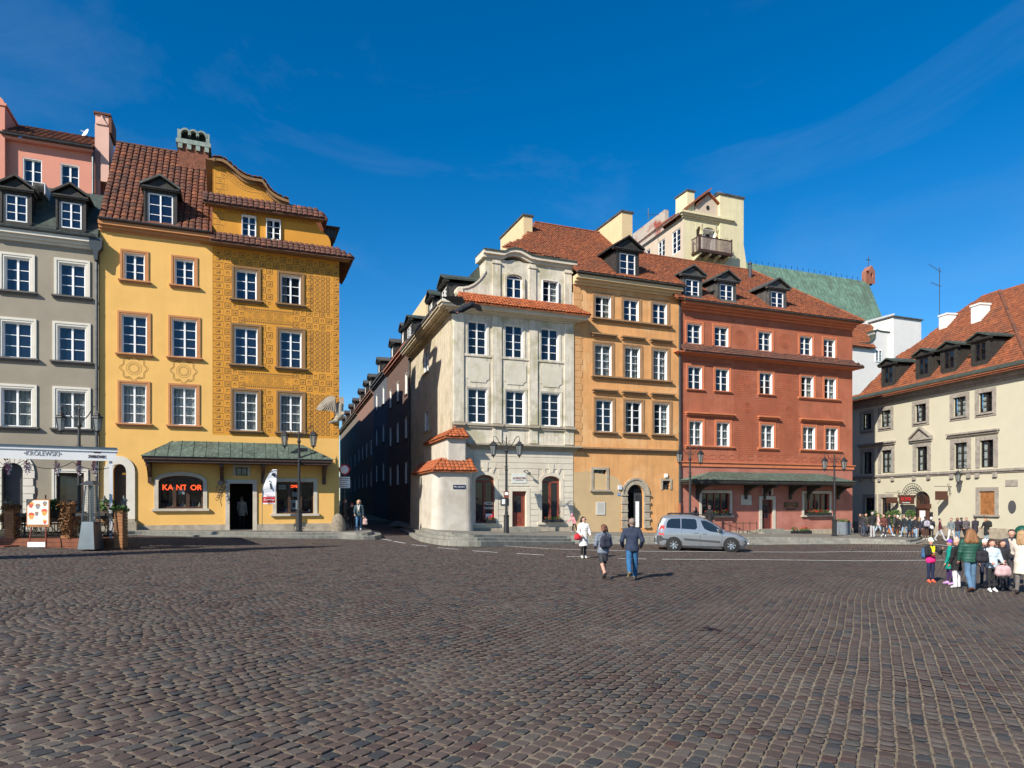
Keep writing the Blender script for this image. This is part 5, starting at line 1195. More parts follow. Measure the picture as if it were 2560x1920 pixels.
q = MB(); q.box(0, uD + .03, -.06, .01, zB, FR.z(1990, 1324)); q.build('plinth', 'sandstone', rh)
zge = zRe + .55; gutter(rh, -.05, uD + .35, zge - .02, -.7, 'lead', .09)
vE, vR = -.68, 6.; zr = FR.z(1780, 662, vR); z0 = zge + .02
def rz(v): return z0 + (zr - z0) * (v - vE) / (vR - vE)
dws = [FR.row([r])[0] for r in ()]
dl = [(1714, 703, 1748, 751), (1800, 712, 1833, 757.5), (1928, 725, 1959, 769)]; dws = FR.row(dl, -.2)
hol = [[(d[0] - .2, -.4, rz(-.4)), (d[1] + .2, -.4, rz(-.4)), (d[1] + .2, 2.0, rz(2.0)), (d[0] - .2, 2.0, rz(2.0))] for d in dws]
uh = FR.u(1880, vR)
tiled(rh, 'main_roof', [(-.6, vE, z0), (uD + .4, vE, z0), (uh, vR, zr), (-.6, vR, zr)], TILE_MD, .19, .26, holes=hol, h=.045)
tiled(rh, 'hip_roof', [(uD + .4, vE, z0), (uD + .4, 11, z0), (uh, 6.5, zr), (uh, vR, zr)], TILE_MD, .19, .26, h=.045)
ridge_tiles(rh, (-.6, vR, zr + .02), (uh, vR, zr + .02), TILE_MD); ridge_tiles(rh, (uh, vR, zr + .02), (uD + .4, vE, z0 + .04), TILE_MD)
q = MB(); q.prism_x([(vR, zr), (11, z0), (11, z0 - .2), (vR, zr - .3)], -.6, uh); q.build('rear_slope', TILE_MD, rh)
for d in dws: dormer(rh, *d, -.2, 3.4, .6, mt='lead', roofm='lead', apron=.2, side=.2, over=.26)
q = MB(); q.sweep([(.05, -.62, z0 + .05), (FR.u(1850, .2), -.62, z0 + .05), (FR.u(1842, .2), .25, rz(.25) + .07), (.05, .25, rz(.25) + .07)], [(.05, -.62, z0), (FR.u(1850, .2), -.62, z0), (FR.u(1842, .2), .25, rz(.25)), (.05, .25, rz(.25))]); q.build('flashing', 'lead', rh)
q = MB(); u, z = FR.uz(1875, 690, 4.5); q.lathe([(.12, -.6), (.12, .9), (.17, .9), (.17, 1.0), (.1, 1.05)], 10, (u, 4.5, z)); q.build('flue_pipe', 'zinc', rh)
copper_awning(rh, FR, (1730, 2139), 1201, (1776, 2056), 1182, 1.5, 20, (1756, 1878, 1925, 1990, 2035, 2110), lacy=True, fascia='blackwood')
for o in (rl, rr_): stone_sur(rh, o, .18, .05, 'palestone', .1); window(rh, *o, v=.15, rows=1, cols=4, frame='redwood', glass='glass', fw=.05, mw=.07, name='shop_window')
stone_sur(rh, rd, .24, .06, 'palestone'); stone_sur(rh, rs_, .14, .04, 'palestone'); boxobj('pane', 'glass', rh, rs_[0], rs_[1], .1, .12, rs_[2], rs_[3])
q = MB(); q.box(rd[0], rd[1], .15, .2, rd[2], rd[3]); dr = q.build('door', M('door_wine', (.10, .025, .02), .5, .15), rh)
for j in range(3):
    for i in range(2): boxobj('door_glass', 'glass', dr, rd[0] + .12 + i * .3, rd[0] + .36 + i * .3, .14, .149, rd[2] + .75 + j * .36, rd[2] + 1.05 + j * .36)
q = MB(); q.box(rd[0] - .5, rd[1] + .5, -.6, .15, zB, rd[2] - .003); q.box(rd[0] - .7, rd[1] + .7, -1., -.602, zB, rd[2] - .14); q.build('doorstep', 'stepstone', rh)
u, z = FR.uz(1852, 1262.5); U, Z = FR.uz(1878, 1238); boxobj('wall_plaque', 'palestone', rh, u, U, -.04, .0, z, Z)
u, z = FR.uz(1960, 1269); U, Z = FR.uz(1994, 1256); q = MB(); q.prism_y([(u, z), (u + .3, z + .08), ((u + U) / 2, z + .14), (U - .3, z + .08), (U, z), (U, Z), (u, Z)], -.08, .0); q.build('tavern_sign', M('sign_wood', (.10, .06, .03), .7, .3, 9), rh); text(rh, 'POLSKA', .2, ((u + U) / 2, -.085, Z - .14), M('gilt', (.32, .2, .08), .5, .1))
boxobj('wall_plaque', 'sign_wood', rh, u + .2, U - .2, -.04, .0, z - .18, z - .04)
def wbox(root, fr, o, n=150, red=.3, name='flower_box'):
    a, b, c = o[0] + .08, o[1] - .08, o[2]; w = fr.w(a, -.18, c); t = thing(name, '', 'flower box', tuple(w), fr.th)
    q = MB(); q.box(0, b - a, -.13, .13, 0, .16); q.build('trough', 'iron', t); q = MB(); foliage(q, ((b - a) / 2, 0, .24), ((b - a) / 2, .17, .17), n, .06); q.build('leaves', 'leaf', t); q = MB(); foliage(q, ((b - a) / 2, 0, .32), ((b - a) / 2, .17, .14), int(n * red), .055); q.build('blossoms', 'petal_red', t); return t
wbox(rh, FR, rl)['label'] = 'flower box of red blossoms under the left tavern window of the red house'; wbox(rh, FR, rr_)['label'] = 'flower box of red blossoms under the right tavern window of the red house'
t = wbox(ph, FP, (al[0] + .5, al[1] + .05, al[2] + .02), 90, .6); t['label'] = 'red flowers in a box at the left arched restaurant window'
t = wbox(ph, FP, (ar_[0], ar_[1] + .15, ar_[2] + .02), 90, .12); t['label'] = 'green and red flowers in a box at the right arched restaurant window'

# ------------------------------------------------------------------ the cream tower house behind the red roof
VT = 8.5; FT = sub(F0, 1709, 0); p = F0.w(F0.u(1709, VT), VT); FT = Frame(p.x, p.y, TH)
th = house('tower_house', 'cream tower house with wooden balcony and triangular gable above the red roofs', FT)
ut = FT.u(1822); zc = FT.z(1760, 550); zlow = FT.z(1760, 700); zft = FT.z(1760, 636)
rec = (FT.u(1741), FT.u(1824) - .25, FT.z(1780, 632), FT.z(1780, 564)); dd = (FT.u(1757), FT.u(1789), FT.z(1773, 630), FT.z(1773, 574))
q = MB(); wall(q, 0, ut, zlow, zc, [rec], 0, .55); q.quad((ut, 0, zlow), (ut, 9, zlow), (ut, 9, zc), (ut, 0, zc)); q.build('wall', 'wall_cream', th)
q = MB(); wall(q, rec[0], rec[1], rec[2], rec[3], [dd], .55, .1); q.build('recess_wall', 'wall_taupe', th)
window(th, *dd, v=.6, rows=3, cols=2, glass='glass', name='balcony_door', fw=.09, mw=.12)
q = MB(); c = (dd[0] + dd[1]) / 2
for s, w_ in ((0, .62), (-1, .2), (1, .2)):
    x = c + s * 1.0; A = arch_pts(x - w_, x + w_, rec[3] - .55, rec[3] - .2 - (0 if s == 0 else .05), 8); P = A + [(x + w_ + .15, rec[3] - .55), (x + w_ + .15, rec[3]), (x - w_ - .15, rec[3]), (x - w_ - .15, rec[3] - .55)]; q.prism_y(P, -.02, .25)
for s in (-1, 1): q.box(c + s * .72 - .1, c + s * .72 + .1, -.02, .3, rec[3] - .85, rec[3] - .5)
q.build('corbel_arches', 'wall_cream', th)
cornice(th, 'cornice', -.05, ut, zc - .1, [(.14, .1), (.16, .24), (.16, .38)], 'wall_cream')
ga = FT.uz(1738, 516, .1); gb = FT.uz(1769.5, 485, .1); gc = FT.uz(1811, 530, .1); zg0 = zc + .36
q = MB(); q.prism_y([(ga[0], zg0), (gc[0], zg0), (gc[0], gc[1] - .1), gb, (ga[0], ga[1])], .1, .4); gbl = q.build('gable', 'wall_taupe', th)
q = MB(); q.prism_y([(gb[0] + .17 * math.cos(t), gb[1] - 1.15 + .2 * math.sin(t)) for t in [2 * math.pi * k / 14 for k in range(14)]], .08, .2); q.build('oculus', 'darkframe', gbl)
for (A, B) in ((ga, gb), (gb, gc)):
    q = MB(); q.sweep([(A[0], -.1, A[1]), (B[0], -.1, B[1]), (B[0], -.1, B[1] + .14), (A[0], -.1, A[1] + .14)], [(A[0], 7, A[1]), (B[0], 7, B[1]), (B[0], 7, B[1] + .14), (A[0], 7, A[1] + .14)]); q.build('gable_roof', TILE_MD, th)
chimney(th, FT, 1718, 1736, .1, 479, 1.6, zc + .3, 'wall_cream')
a, b = FT.u(1800, -.15), FT.u(1859, -.15); zt = FT.z(1830, 492, -.15); q = MB()
q.sweep([(a, -.15, zt), (a + .35, -.15, zt), (b, -.15, zt), (b, -.15, FT.z(1850, 610, -.15)), (b + .25, -.15, FT.z(1850, 650, -.15)), (FT.u(1871, -.15), -.15, zlow), (a, -.15, zlow)], [(a, 4, zt), (a + .35, 4, zt), (b, 4, zt), (b, 4, FT.z(1850, 610, -.15)), (b + .25, 4, FT.z(1850, 650, -.15)), (FT.u(1871, -.15), 4, zlow), (a, 4, zlow)]); q.build('flared_wall', 'wall_cream', th)
q = MB(); q.box(a - .08, b + .08, -.25, 4.1, zt, zt + .14); q.build('coping', 'lead', th)
ba, bb = FT.u(1747, -1.), FT.u(1830, -1.); zf = FT.z(1785, 630, -1.); zh = FT.z(1785, 595, -1.)
q = MB(); q.box(ba, bb, -1.05, .0, zf - .12, zf); bal = q.build('balcony', 'brownwood', th)
q = MB(); q.box(ba, bb, -1.05, -.97, zh - .07, zh); q.box(ba, bb, -1.05, -.97, zf + .01, zf + .1)
for x in (ba, bb - .1): q.box(x, x + .1, -1.06, -.96, zf, zh + .1); q.box(x, x + .06, -.96, .0, zh - .07, zh)
q.build('railing', 'brownwood', bal); slat = M('greywood', (.22, .17, .14), .8, .35, 12)
k = 0; x = ba + .14
while x < bb - .14: boxobj('baluster', slat, bal, x, x + .085, -1.03, -1.0, zf + .1, zh - .07); x += .125
for y in (-.9, -.65, -.4, -.15): boxobj('baluster', slat, bal, ba + .01, ba + .04, y, y + .1, zf + .1, zh - .07)
for k in range(4): x = ba + .2 + (bb - ba - .5) * k / 3; q = MB(); q.prism_x([(-.95, zf - .14), (-.95, zf - .26), (0, zf - .55), (0, zf - .14)], x, x + .14); q.build('bracket', 'wall_cream', bal)
t = thing('potted_shrub', 'small yellowish shrub in a pot on the tower balcony', 'potted shrub', tuple(FT.w(FT.u(1815, -.6), -.6, zf)), TH); q = MB(); q.lathe([(.13, 0), (.18, .35), (.16, .35)], 10); q.build('pot', 'terracotta', t); q = MB(); foliage(q, (0, 0, .95), (.3, .3, .65), 140, .1); q.build('leaves', M('leaf_yellow', (.22, .2, .03), .7, .3), t)
FTs = Frame(FT.ox, FT.oy, STH); q = MB(); us2 = FTs.u(1600); zge = FTs.z(1690, 553); zw = FTs.row([(1680, 580, 1701, 640), (1645, 601, 1662, 648), (1607, 622, 1625, 648)])
zw = [(w[0], w[1], zw[0][3] - 1.9, zw[0][3]) for w in zw]
wg = link('side_wing', None, th); wg.rotation_euler = (0, 0, STH - TH)
q = MB(); wall(q, us2, 0, zlow, zge, zw, 0, .15); q.build('side_wall', 'wall_taupe', wg)
for w in zw: window(wg, *w, v=.05, rows=4, sub=wg, glass='glass')
gutter(wg, us2, .1, zge + .12, -.4, M('pipe_grey', (.25, .28, .3), .5, .1)); tiled(wg, 'wing_roof', [(us2, -.45, zge + .12), (.1, -.45, zge + .12), (.1, 2.6, zge + 2.6), (us2, 2.6, zge + 2.6)], TILE_MD, .2, .28, h=.045)
q = MB(); q.box(FTs.u(1582, 3.), FTs.u(1662, 3.), 3.0, 3.4, zlow, FTs.z(1625, 552, 3.)); q.build('stained_wall', M('stained', (.42, .36, .30), .9, .1, 2, blotch=.95, bcol=(.27, .045, .03), bsc=.5), wg)
t = thing('satellite_dish', 'large grey satellite dish beside the gable of the cream tower house', 'satellite dish', tuple(FT.w(FT.u(1796, .5), .5, FT.z(1796, 491, .5)))); dish(t, (0, 0, 0), .42, 'zinc', (-.2, -.9, .3)).name = 'reflector'
def antenna(label, p, h, arms, name='antenna'):
    t = thing(name, label, 'antenna', tuple(p)); q = MB(); q.tube([(0, 0, 0), (0, 0, h)], .03, 6); q.build('mast', 'zinc', t); q = MB()
    for z, l, tilt in arms:
        q.tube([(-l * .2, 0, z - tilt * .2), (l, 0, z + tilt)], .018, 5)
        for k in range(5): f = k / 4; q.tube([(l * f, -.22, z + tilt * f), (l * f, .22, z + tilt * f)], .01, 4)
    q.build('aerial', 'zinc', t)
antenna('thin roof aerial left of the cream tower house', FT.w(FT.u(1621, 3), 3, FT.z(1621, 550, 3)), 1.0, ((.45, .85, 0.),))

# ------------------------------------------------------------------ church roof and white house
p = F0.w(F0.u(1980, 30), 30); FC = Frame(p.x, p.y, TH)
chh = house('church', 'church with steep green copper roof behind the red house', FC, 'church')
z1, zlo = FC.z(2020, 681, 7.), FC.z(2020, 850, 0.) - 3; a0, a1 = FC.u(1860, 7), FC.u(2170, 7); e1 = FC.u(2262, 0.)
q = MB(); P = [(a0 - 2, 0, zlo), (e1, 0, zlo), (a1, 7, z1), (a0 - 2, 7, z1)]; q.poly(P); q.poly([(e1, 0, zlo), (e1, 14, zlo), (a1, 7, z1)]); rf = q.build('roof', 'copper_light', chh)
n = 34
for k in range(n + 1):
    x = a0 - 2 + (e1 - a0 + 2) * k / n; f = 1. if x < a1 else max(0, (e1 - x) / (e1 - a1)); q = MB(); q.tube([(x, -.02, zlo + .05), (x, 7 * f - .02, zlo + (z1 - zlo) * f + .05)], .05, 4); q.build('seam', 'copper_light', rf)
q = MB(); q.box(a0 - 2, e1 + .2, .5, 13, 0, zlo); q.build('nave_wall', 'brick', chh)
for k in range(22): x = a0 + (a1 - a0) * k / 22; q = MB(); q.tube([(x, 7, z1), (x, 7, z1 + .55)], .025, 4); q.tube([(x - .1, 7, z1 + .35), (x + .1, 7, z1 + .35)], .018, 4); q.build('crest_spike', 'iron', rf)
u, z = FC.uz(2171, 702, 7.); U, Z = FC.uz(2183, 672, 7.); q = MB(); w_ = .65; wall(q, u - w_, u + w_, z - .6, Z - .6, [(u - .22, u + .22, z + .25, z + 1., z + .8)], 6.4, .4); q.prism_y([(u - w_, Z - .6), (u + w_, Z - .6), (u, Z + .2)], 6.4, 7.6); q.box(u - w_, u + w_, 6.85, 7.6, z - .6, Z - .6); tr = q.build('bell_turret', M('turret_brick', (.30, .12, .08), .9, .3, 6), chh)
q = MB(); q.tube([(u, 7, Z), (u, 7, Z + 1.7)], .05, 5); q.tube([(u - .4, 7, Z + 1.2), (u + .4, 7, Z + 1.2)], .05, 5); q.build('cross', 'iron', tr)
p = F0.w(F0.u(2140, 13), 13); FW = Frame(p.x, p.y, TH)
wh = house('white_house', 'white house with scrolled gable and broad chimney between the red and beige houses', FW)
Wp = [FW.uz(x, y) for x, y in ((2128, 1030), (2128, 868), (2137, 868), (2143, 861), (2152, 859), (2168, 859), (2180, 855), (2187, 845), (2188, 836), (2187, 830), (2192, 826), (2200, 829), (2236, 834), (2236, 1030))]
q = MB(); q.prism_y(Wp, 0, 6); q.build('scroll_gable', 'wall_white', wh)
q = MB()
for (x, z), (X, Z) in zip(Wp[2:-2], Wp[3:-1]): q.sweep([(x, -.08, z), (X, -.08, Z), (X, -.08, Z + .12), (x, -.08, z + .12)], [(x, 1., z), (X, 1., Z), (X, 1., Z + .12), (x, 1., z + .12)])
q.build('coping', 'copper_dark', wh)
a, z = FW.uz(2187, 904, -.0); b, Z = FW.uz(2205, 876); window(wh, a, b, z, Z, v=-.06, rows=3, glass='glass', fw=.08)
chimney(wh, FW, 2233, 2303, -.4, 797, 3., 4., 'wall_white', .15)
q = MB(); a, b = FW.uz(2161, 803, 2.5), FW.uz(2236, 783, 2.5); q.prism_y([(a[0], 8), (a[0], a[1]), (b[0], b[1]), (b[0], 8)], 2.5, 4); q.build('upper_wall', 'wall_white', wh)
a = [FW.uz(x, y, v) for x, y, v in ((2122, 862, -.3), (2188, 862, -.3), (2195, 808, 1.5), (2122, 832, 1.5))]
tiled(wh, 'roof', [(a[0][0], -.3, a[0][1]), (a[1][0], -.3, a[0][1]), (a[2][0], 2.2, a[2][1]), (a[3][0], 2.2, a[2][1])], TILE_MD, .22, .3, h=.045)

# ================================================================== the beige house on the right
BTH = math.atan2(-.9848, .1737)
FB = Frame((2467 - CX) / FPX * 47., 47., BTH)
bh = house('beige_house', 'long beige house with grey stone window frames and orange hip roof', FB)
uA, uZ = FB.u(2095), FB.u(2640); zBe = FB.z(2300, 985); zBs = FB.z(2360, 1181); zpl = FB.z(2440, 1318); zB = -.6
b_rows = [FB.row([(2156, 1034, 2179, 1074), (2201.6, 1025, 2227.4, 1067), (2288, 1010, 2316, 1055.5), (2383.6, 994, 2415.4, 1039.6), (2447, 982, 2481.6, 1032)]), FB.row([(2158, 1132, 2180, 1187.5), (2203.5, 1127, 2229.4, 1184.5), (2291, 1117, 2319, 1177.5), (2385.6, 1105, 2418.4, 1169.6), (2450, 1097, 2484.4, 1165.6)])]
gw = FB.row([(2163, 1245, 2186, 1300), (2203, 1243, 2228, 1300)]); sh = FB.row([(2449, 1228, 2488, 1287)])[0]; dB = (FB.u(2285), FB.u(2325), -.3, FB.z(2305, 1228), FB.z(2305, 1252))
q = MB(); wall(q, uA, uZ, zB, zBe, [w for r in b_rows for w in r] + gw + [sh, dB]); shell(q, uA, uZ, zB, zBe, 12.); q.build('wall', 'wall_beige', bh)
for k, r in enumerate(b_rows):
    for i, w in enumerate(r):
        window(bh, *w, v=.12, rows=3, frame='darkframe', glass='glass_clear', curtain=('cloth_white', 'full' if i in (1, 3) else 'l'), sur=None, fw=.07, mw=.1, tw=.035)
        a, b, c, d = w; s_ = .3 if k == 0 else .34; q = MB()
        q.box(a - s_, a, -.05, .02, c - (.28 if k == 0 else 0), d + .28); q.box(b, b + s_, -.05, .02, c - (.28 if k == 0 else 0), d + .28); q.box(a, b, -.05, .02, d, d + .28)
        if k == 0: q.box(a - .12, b + .12, -.14, .02, c - .13, c - .003); q.box(a, b, -.05, .02, c - .28, c - .132)
        q.build('stone_surround', 'greystone', bh)
        if k == 1:
            for x in (a - s_ + .02, b + .02): boxobj('corbel', 'greystone', bh, x, x + s_ - .04, -.16, .0, zBs - .48, zBs - .18)
def hood(a, b, z): q = MB(); q.box(a, b, -.28, .02, z + .08, z + .2); q.box(a + .08, b - .08, -.16, .02, z - .06, z + .078); q.build('window_hood', 'greystone', bh)
r = b_rows[1]; hood(r[0][0] - .5, r[1][1] + .5, r[0][3] + .5); hood(r[3][0] - .5, r[4][1] + .5, r[0][3] + .5)
a, b, z = r[2][0] - .55, r[2][1] + .55, r[0][3] + .42; m_ = (a + b) / 2; hood(a, b, z)
q = MB(); q.prism_y([(a, z + .2), (b, z + .2), (m_, z + .95)], -.12, .02); q.build('pediment', 'greystone', bh)
for s in (a, b): q = MB(); A = [(s, -.3, z + .2), (m_, -.3, z + .98), (m_, -.3, z + 1.12), (s, -.3, z + .32)]; q.sweep(A, [(x, .02, zz) for x, y, zz in A]); q.build('pediment', 'greystone', bh)
q = MB(); q.box(uA, uZ, -.16, .02, zBs - .1, zBs + .06); q.box(uA, uZ, -.08, .02, zBs - .2, zBs - .102); q.build('string_course', 'greystone', bh)
cornice(bh, 'eave_cornice', uA, uZ, zBe - .25, [(.2, .12), (.2, .3), (.15, .46)], 'greystone', ret=False)
q = MB(); q.box(uA, uZ, -.05, .02, zB, zpl); q.build('plinth', 'sandstone', bh)
for w in gw: window(bh, *w, v=.12, rows=3, frame='brownwood', glass='glass', fw=.07); 
q = MB()
for w in gw: q.box(w[0] - .3, w[0], -.05, .02, w[2], w[3] + .3); q.box(w[1], w[1] + .3, -.05, .02, w[2], w[3] + .3); q.box(w[0], w[1], -.05, .02, w[3], w[3] + .3)
q.build('stone_surround', 'greystone', bh)
stone_sur(bh, sh, .28, .06, 'greystone', .1)
for k in range(2): w_ = (sh[1] - sh[0]) / 2; boxobj('shutter', 'oak', bh, sh[0] + k * w_ + .01, sh[0] + (k + 1) * w_ - .01, .04, .09, sh[2], sh[3])
u, z = FB.uz(2531, 1267); q = MB(); q.prism_y([(u + .28 * math.cos(t), z + .42 * math.sin(t)) for t in [2 * math.pi * k / 24 for k in range(24)]], -.05, .0); q.build('oval_plaque', M('ovalplq', (.07, .07, .075), .7, .15), bh)
u, z = FB.uz(2514, 1216); U, Z = FB.uz(2545, 1199); boxobj('wall_plaque', 'greystone', bh, u, U, -.04, .0, z, Z)
boxobj('door', 'brownwood', bh, dB[0], dB[1], .25, .3, dB[2], dB[3])
# hip roof, read off in its own plane
def ray_plane(px, py, p0, n):
    d = Vector(((px - CX) / FPX, 1, (HY - py) / FPX)); o = Vector((0, 0, EYE)); return o + d * ((p0 - o).dot(n) / d.dot(n))
zee = FB.z(2300, 962, -.5); e0, e1 = FB.w(0, -.5, zee), FB.w(1, -.5, zee); ap = at_y(2499, 727, FB.w(FB.u(2499, 7.), 7.)[1])
nrm = (e1 - e0).cross(ap - e0).normalized()
def bl_(px, py): P = ray_plane(px, py, e0, nrm); u, v = FB.local(P); return (u, v, P.z)
poly = [(FB.u(2100, -.5), -.5, zee), (FB.u(2700, -.5), -.5, zee), bl_(2570, 900), bl_(2499, 727), bl_(2460, 738), bl_(2380, 790), bl_(2300, 855), bl_(2245, 889), bl_(2150, 985)]
bdl = FB.row([(2210.5, 915, 2231, 954), (2297, 894, 2320, 936), (2360, 879.5, 2384.6, 922), (2437, 861.6, 2464, 906)], .05)
def bz(v): q0 = bl_(2400, 900); return zee + (q0[2] - zee) * (v + .5) / (q0[1] + .5)
hol = [[(d[0] - .25, -.2, bz(-.2)), (d[1] + .25, -.2, bz(-.2)), (d[1] + .25, 2.4, bz(2.4)), (d[0] - .25, 2.4, bz(2.4))] for d in bdl]
tiled(bh, 'main_roof', poly, TILE_MD, .22, .28, holes=hol, h=.05)
apl = bl_(2499, 727); er = bl_(2570, 900)
tiled(bh, 'hip_roof', [er, (er[0] + 10, er[1] + 1., er[2]), (apl[0] + 9, apl[1] + .9, apl[2]), apl], TILE_MD, .22, .28, h=.05)
q = MB(); q.poly([apl, (apl[0] + 8, apl[1] + 1, apl[2] - 1.2), (apl[0] + 8, apl[1] + 6, zee), (apl[0] - 6, apl[1] + 6, zee)]); q.build('rear_slope', TILE_MD, bh)
ridge_tiles(bh, apl, er, TILE_DK, .14, .4)
for d in bdl: dormer(bh, *d, .05, 3.4, .42, mt='blackwood', roofm='copper_dark', frame='darkframe', glass=['glass_clear', 'glass'], side=.28, over=.24, apron=.2)
tiled(bh, 'cornice_roof', [(uA, -.78, zBe + .30), (uZ, -.78, zBe + .30), (uZ, -.1, zee + .02), (uA, -.1, zee + .02)], TILE_MD, .22, .28, h=.05)
q = MB(); q.sweep([(uA, -.62, zee + .02), (uZ, -.62, zee + .02), (uZ, -.1, zee + .42), (uA, -.1, zee + .42)], [(uA, -.62, zee - .1), (uZ, -.62, zee - .1), (uZ, -.1, zee + .2), (uA, -.1, zee + .2)]); q.build('flashing', 'copper_dark', bh)
for px_, yt, yb in ((2447, 760, 800), (2365, 783, 815)):
    P = bl_(px_, yb); q = MB(); zt = P[2] + (yb - yt) / FPX * 52; q.box(P[0] - .42, P[0] + .42, P[1] - .3, P[1] + .6, P[2] - .8, zt); q.box(P[0] - .48, P[0] + .48, P[1] - .36, P[1] + .66, zt - .14, zt); q.build('chimney', 'wall_white', bh)
P = bl_(2349, 790); antenna('tall mast aerial above the ridge of the beige house', FB.w(P[0], P[1], P[2]), 4.2, ((3.9, -.9, .55), (2.6, -.7, .3)))
# ================================================================== street lamps
def lantern(root, x, z):
    q = MB(); q.lathe([(.02, z + .86), (.035, z + .78), (.05, z + .76), (.12, z + .72), (.13, z + .66), (.235, z + .60), (.245, z + .55), (.19, z + .53)], 6, (x, 0, 0)); q.lathe([(.015, z - .16), (.03, z - .10), (.06, z - .04), (.125, z), (.125, z + .03)], 6, (x, 0, 0))
    for k in range(6): a = 2 * math.pi * k / 6; q.tube([(x + .115 * math.cos(a), .115 * math.sin(a), z + .02), (x + .20 * math.cos(a), .20 * math.sin(a), z + .55)], .012, 4)
    o = q.build('lantern', 'iron', root); q = MB(); q.lathe([(.105, z + .03), (.185, z + .53)], 6, (x, 0, 0)); q.build('lantern_glass', 'lampglass', o)
def make_lamp():
    t = thing('street_lamp', 'x', 'street lamp', (0, 0, 0), 0, 'twin-lantern street lamps')
    q = MB(); q.lathe([(.20, 0), (.20, .06), (.155, .10), (.15, .18), (.145, 1.0), (.165, 1.03), (.165, 1.08), (.12, 1.12)], 8); q.build('pedestal', 'iron', t)
    q = MB(); q.lathe([(.095, 1.12), (.08, 1.3), (.085, 1.32), (.075, 1.36), (.068, 3.55), (.085, 3.58), (.085, 3.64), (.06, 3.68), (.055, 4.55), (.085, 4.6), (.10, 4.66), (.06, 4.74), (.04, 4.9), (.035, 5.3), (.05, 5.34), (.02, 5.42), (.006, 5.58)], 10); q.build('shaft', 'iron', t)
    for s in (-1, 1):
        q = MB(); q.tube([(s * x, 0, z) for x, z in ((.02, 4.98), (.14, 4.92), (.27, 4.97), (.39, 5.13), (.49, 5.33), (.58, 5.45), (.67, 5.47), (.73, 5.41), (.735, 5.33), (.72, 5.25))], [.024, .024, .024, .022, .02, .02, .018, .016, .014, .012], 6)
        q.tube([(s * (.17 + (.115 - .009 * k) * math.cos(.9 + k * .7)), 0, 5.12 + (.115 - .009 * k) * math.sin(.9 + k * .7)) for k in range(10)], .014, 5)
        q.tube([(s * x, 0, z) for x, z in ((.02, 4.75), (.12, 4.88), (.17, 5.02), (.06, 5.05))], .012, 5); q.build('arm', 'iron', t); lantern(t, s * .72, 4.42)
    q = MB()
    for s in (-1, 1): q.tube([(0, 0, 3.66), (s * .09, 0, 3.80), (s * .15, 0, 3.86)], [.02, .015, .008], 5)
    q.build('ladder_bar', 'iron', t)
    return t
lamp = make_lamp()
for i, (px_, py_, z_, lb) in enumerate(((747.6, 1329.5, None, 'black twin-lantern street lamp in front of the yellow corner house'), (1266, 1337.5, .46, 'twin-lantern street lamp before the pale house, brown sign on its post'), (1725, 1336, .28, 'black twin-lantern street lamp between the orange and red houses, behind the silver car'), (2086, 1341, .0, 'black twin-lantern street lamp at the right end of the red house'), (198, 1343, .85, 'black twin-lantern street lamp rising out of the café terrace'))):
    o = lamp if i == 0 else copy_tree(lamp); z = pzl(-10.5) if z_ is None else z_
    p = at_z(px_, py_, z); o.location = p; o['label'] = lb; o.rotation_euler = (0, 0, (.12, .0, .25, .2, .1)[i])
    if i == 1:
        q = MB(); q.box(-.14, .14, -.105, -.08, 2.05, 2.42); q.build('brown_sign', M('sign_brown', (.14, .035, .02), .5, .1), o); boxobj('sign_picture', 'white', o, -.09, .10, -.109, -.1055, 2.22, 2.36)
# ------------------------------------------------------------------ round no-entry sign on its post at the lane corner
p = at_z(861.5, 1327, .7); t = thing('traffic_sign', 'round white sign with red rim and white plate at the lane corner', 'traffic sign', tuple(p)); k = FPX / p.y
q = MB(); q.tube([(0, .03, 0), (0, .03, (1330 - 1160) / k)], .03, 6); q.build('post', 'zinc', t)
zc = (1327 - 1174) / k; q = MB(); q.prism_y([(.30 * math.cos(a), zc + .30 * math.sin(a)) for a in [2 * math.pi * e / 28 for e in range(28)]], -.03, .0); q.build('sign_rim', M('sign_red', (.45, .02, .02), .5, .05), t)
q = MB(); q.prism_y([(.225 * math.cos(a), zc + .225 * math.sin(a)) for a in [2 * math.pi * e / 28 for e in range(28)]], -.035, -.031); q.build('sign_face', 'white', t)
z0, z1 = (1327 - 1220) / k, (1327 - 1192) / k; boxobj('plate', 'white', t, -.30, .30, -.02, .0, z0, z1)
for e in range(5): boxobj('text_line', 'greystone', t, -.25, .25 - .06 * (e % 3), -.024, -.0205, z1 - .12 - e * .11, z1 - .085 - e * .11)
# ------------------------------------------------------------------ guard stone, banner, iron bracket, stone bird
p = at_z(845, 1328, pzl(-9.2)); t = MB(); V = []
for k_, (r, z) in enumerate(((.40, -.1), (.40, .15), (.37, .4), (.30, .65), (.20, .85), (.07, .95))): V += [(r * (1 + .12 * math.sin(3 * a + k_ * .7)) * math.cos(a), r * .8 * math.sin(a), z) for a in [2 * math.pi * e / 12 for e in range(12)]]
t.add(V, [(i * 12 + j, i * 12 + (j + 1) % 12, (i + 1) * 12 + (j + 1) % 12, (i + 1) * 12 + j) for i in range(5) for j in range(12)] + [tuple(range(60, 72))]); tag(t.build('guard_stone', M('boulder', (.21, .175, .13), .9, .3, 8, bump=.6, bscale=14), None, tuple(p), smooth=True), 'rough rounded guard stone at the foot of the ochre house corner', 'guard stone')
p = at_y(655.5, 1318, 34.7); k = FPX / p.y; t = thing('banner_flag', 'white feather flag with a black letter and red Kantor strip by the shop door', 'flag', tuple(p), TH)
H = (1316 - 1174) / k; q = MB(); q.tube([(0, 0, 0), (0, 0, H * .45), (.02, 0, H * .7), (.12, 0, H * .9), (.5, 0, H * 1.0), (.72, 0, H * 1.0)], .014, 5); q.build('pole', 'zinc', t)
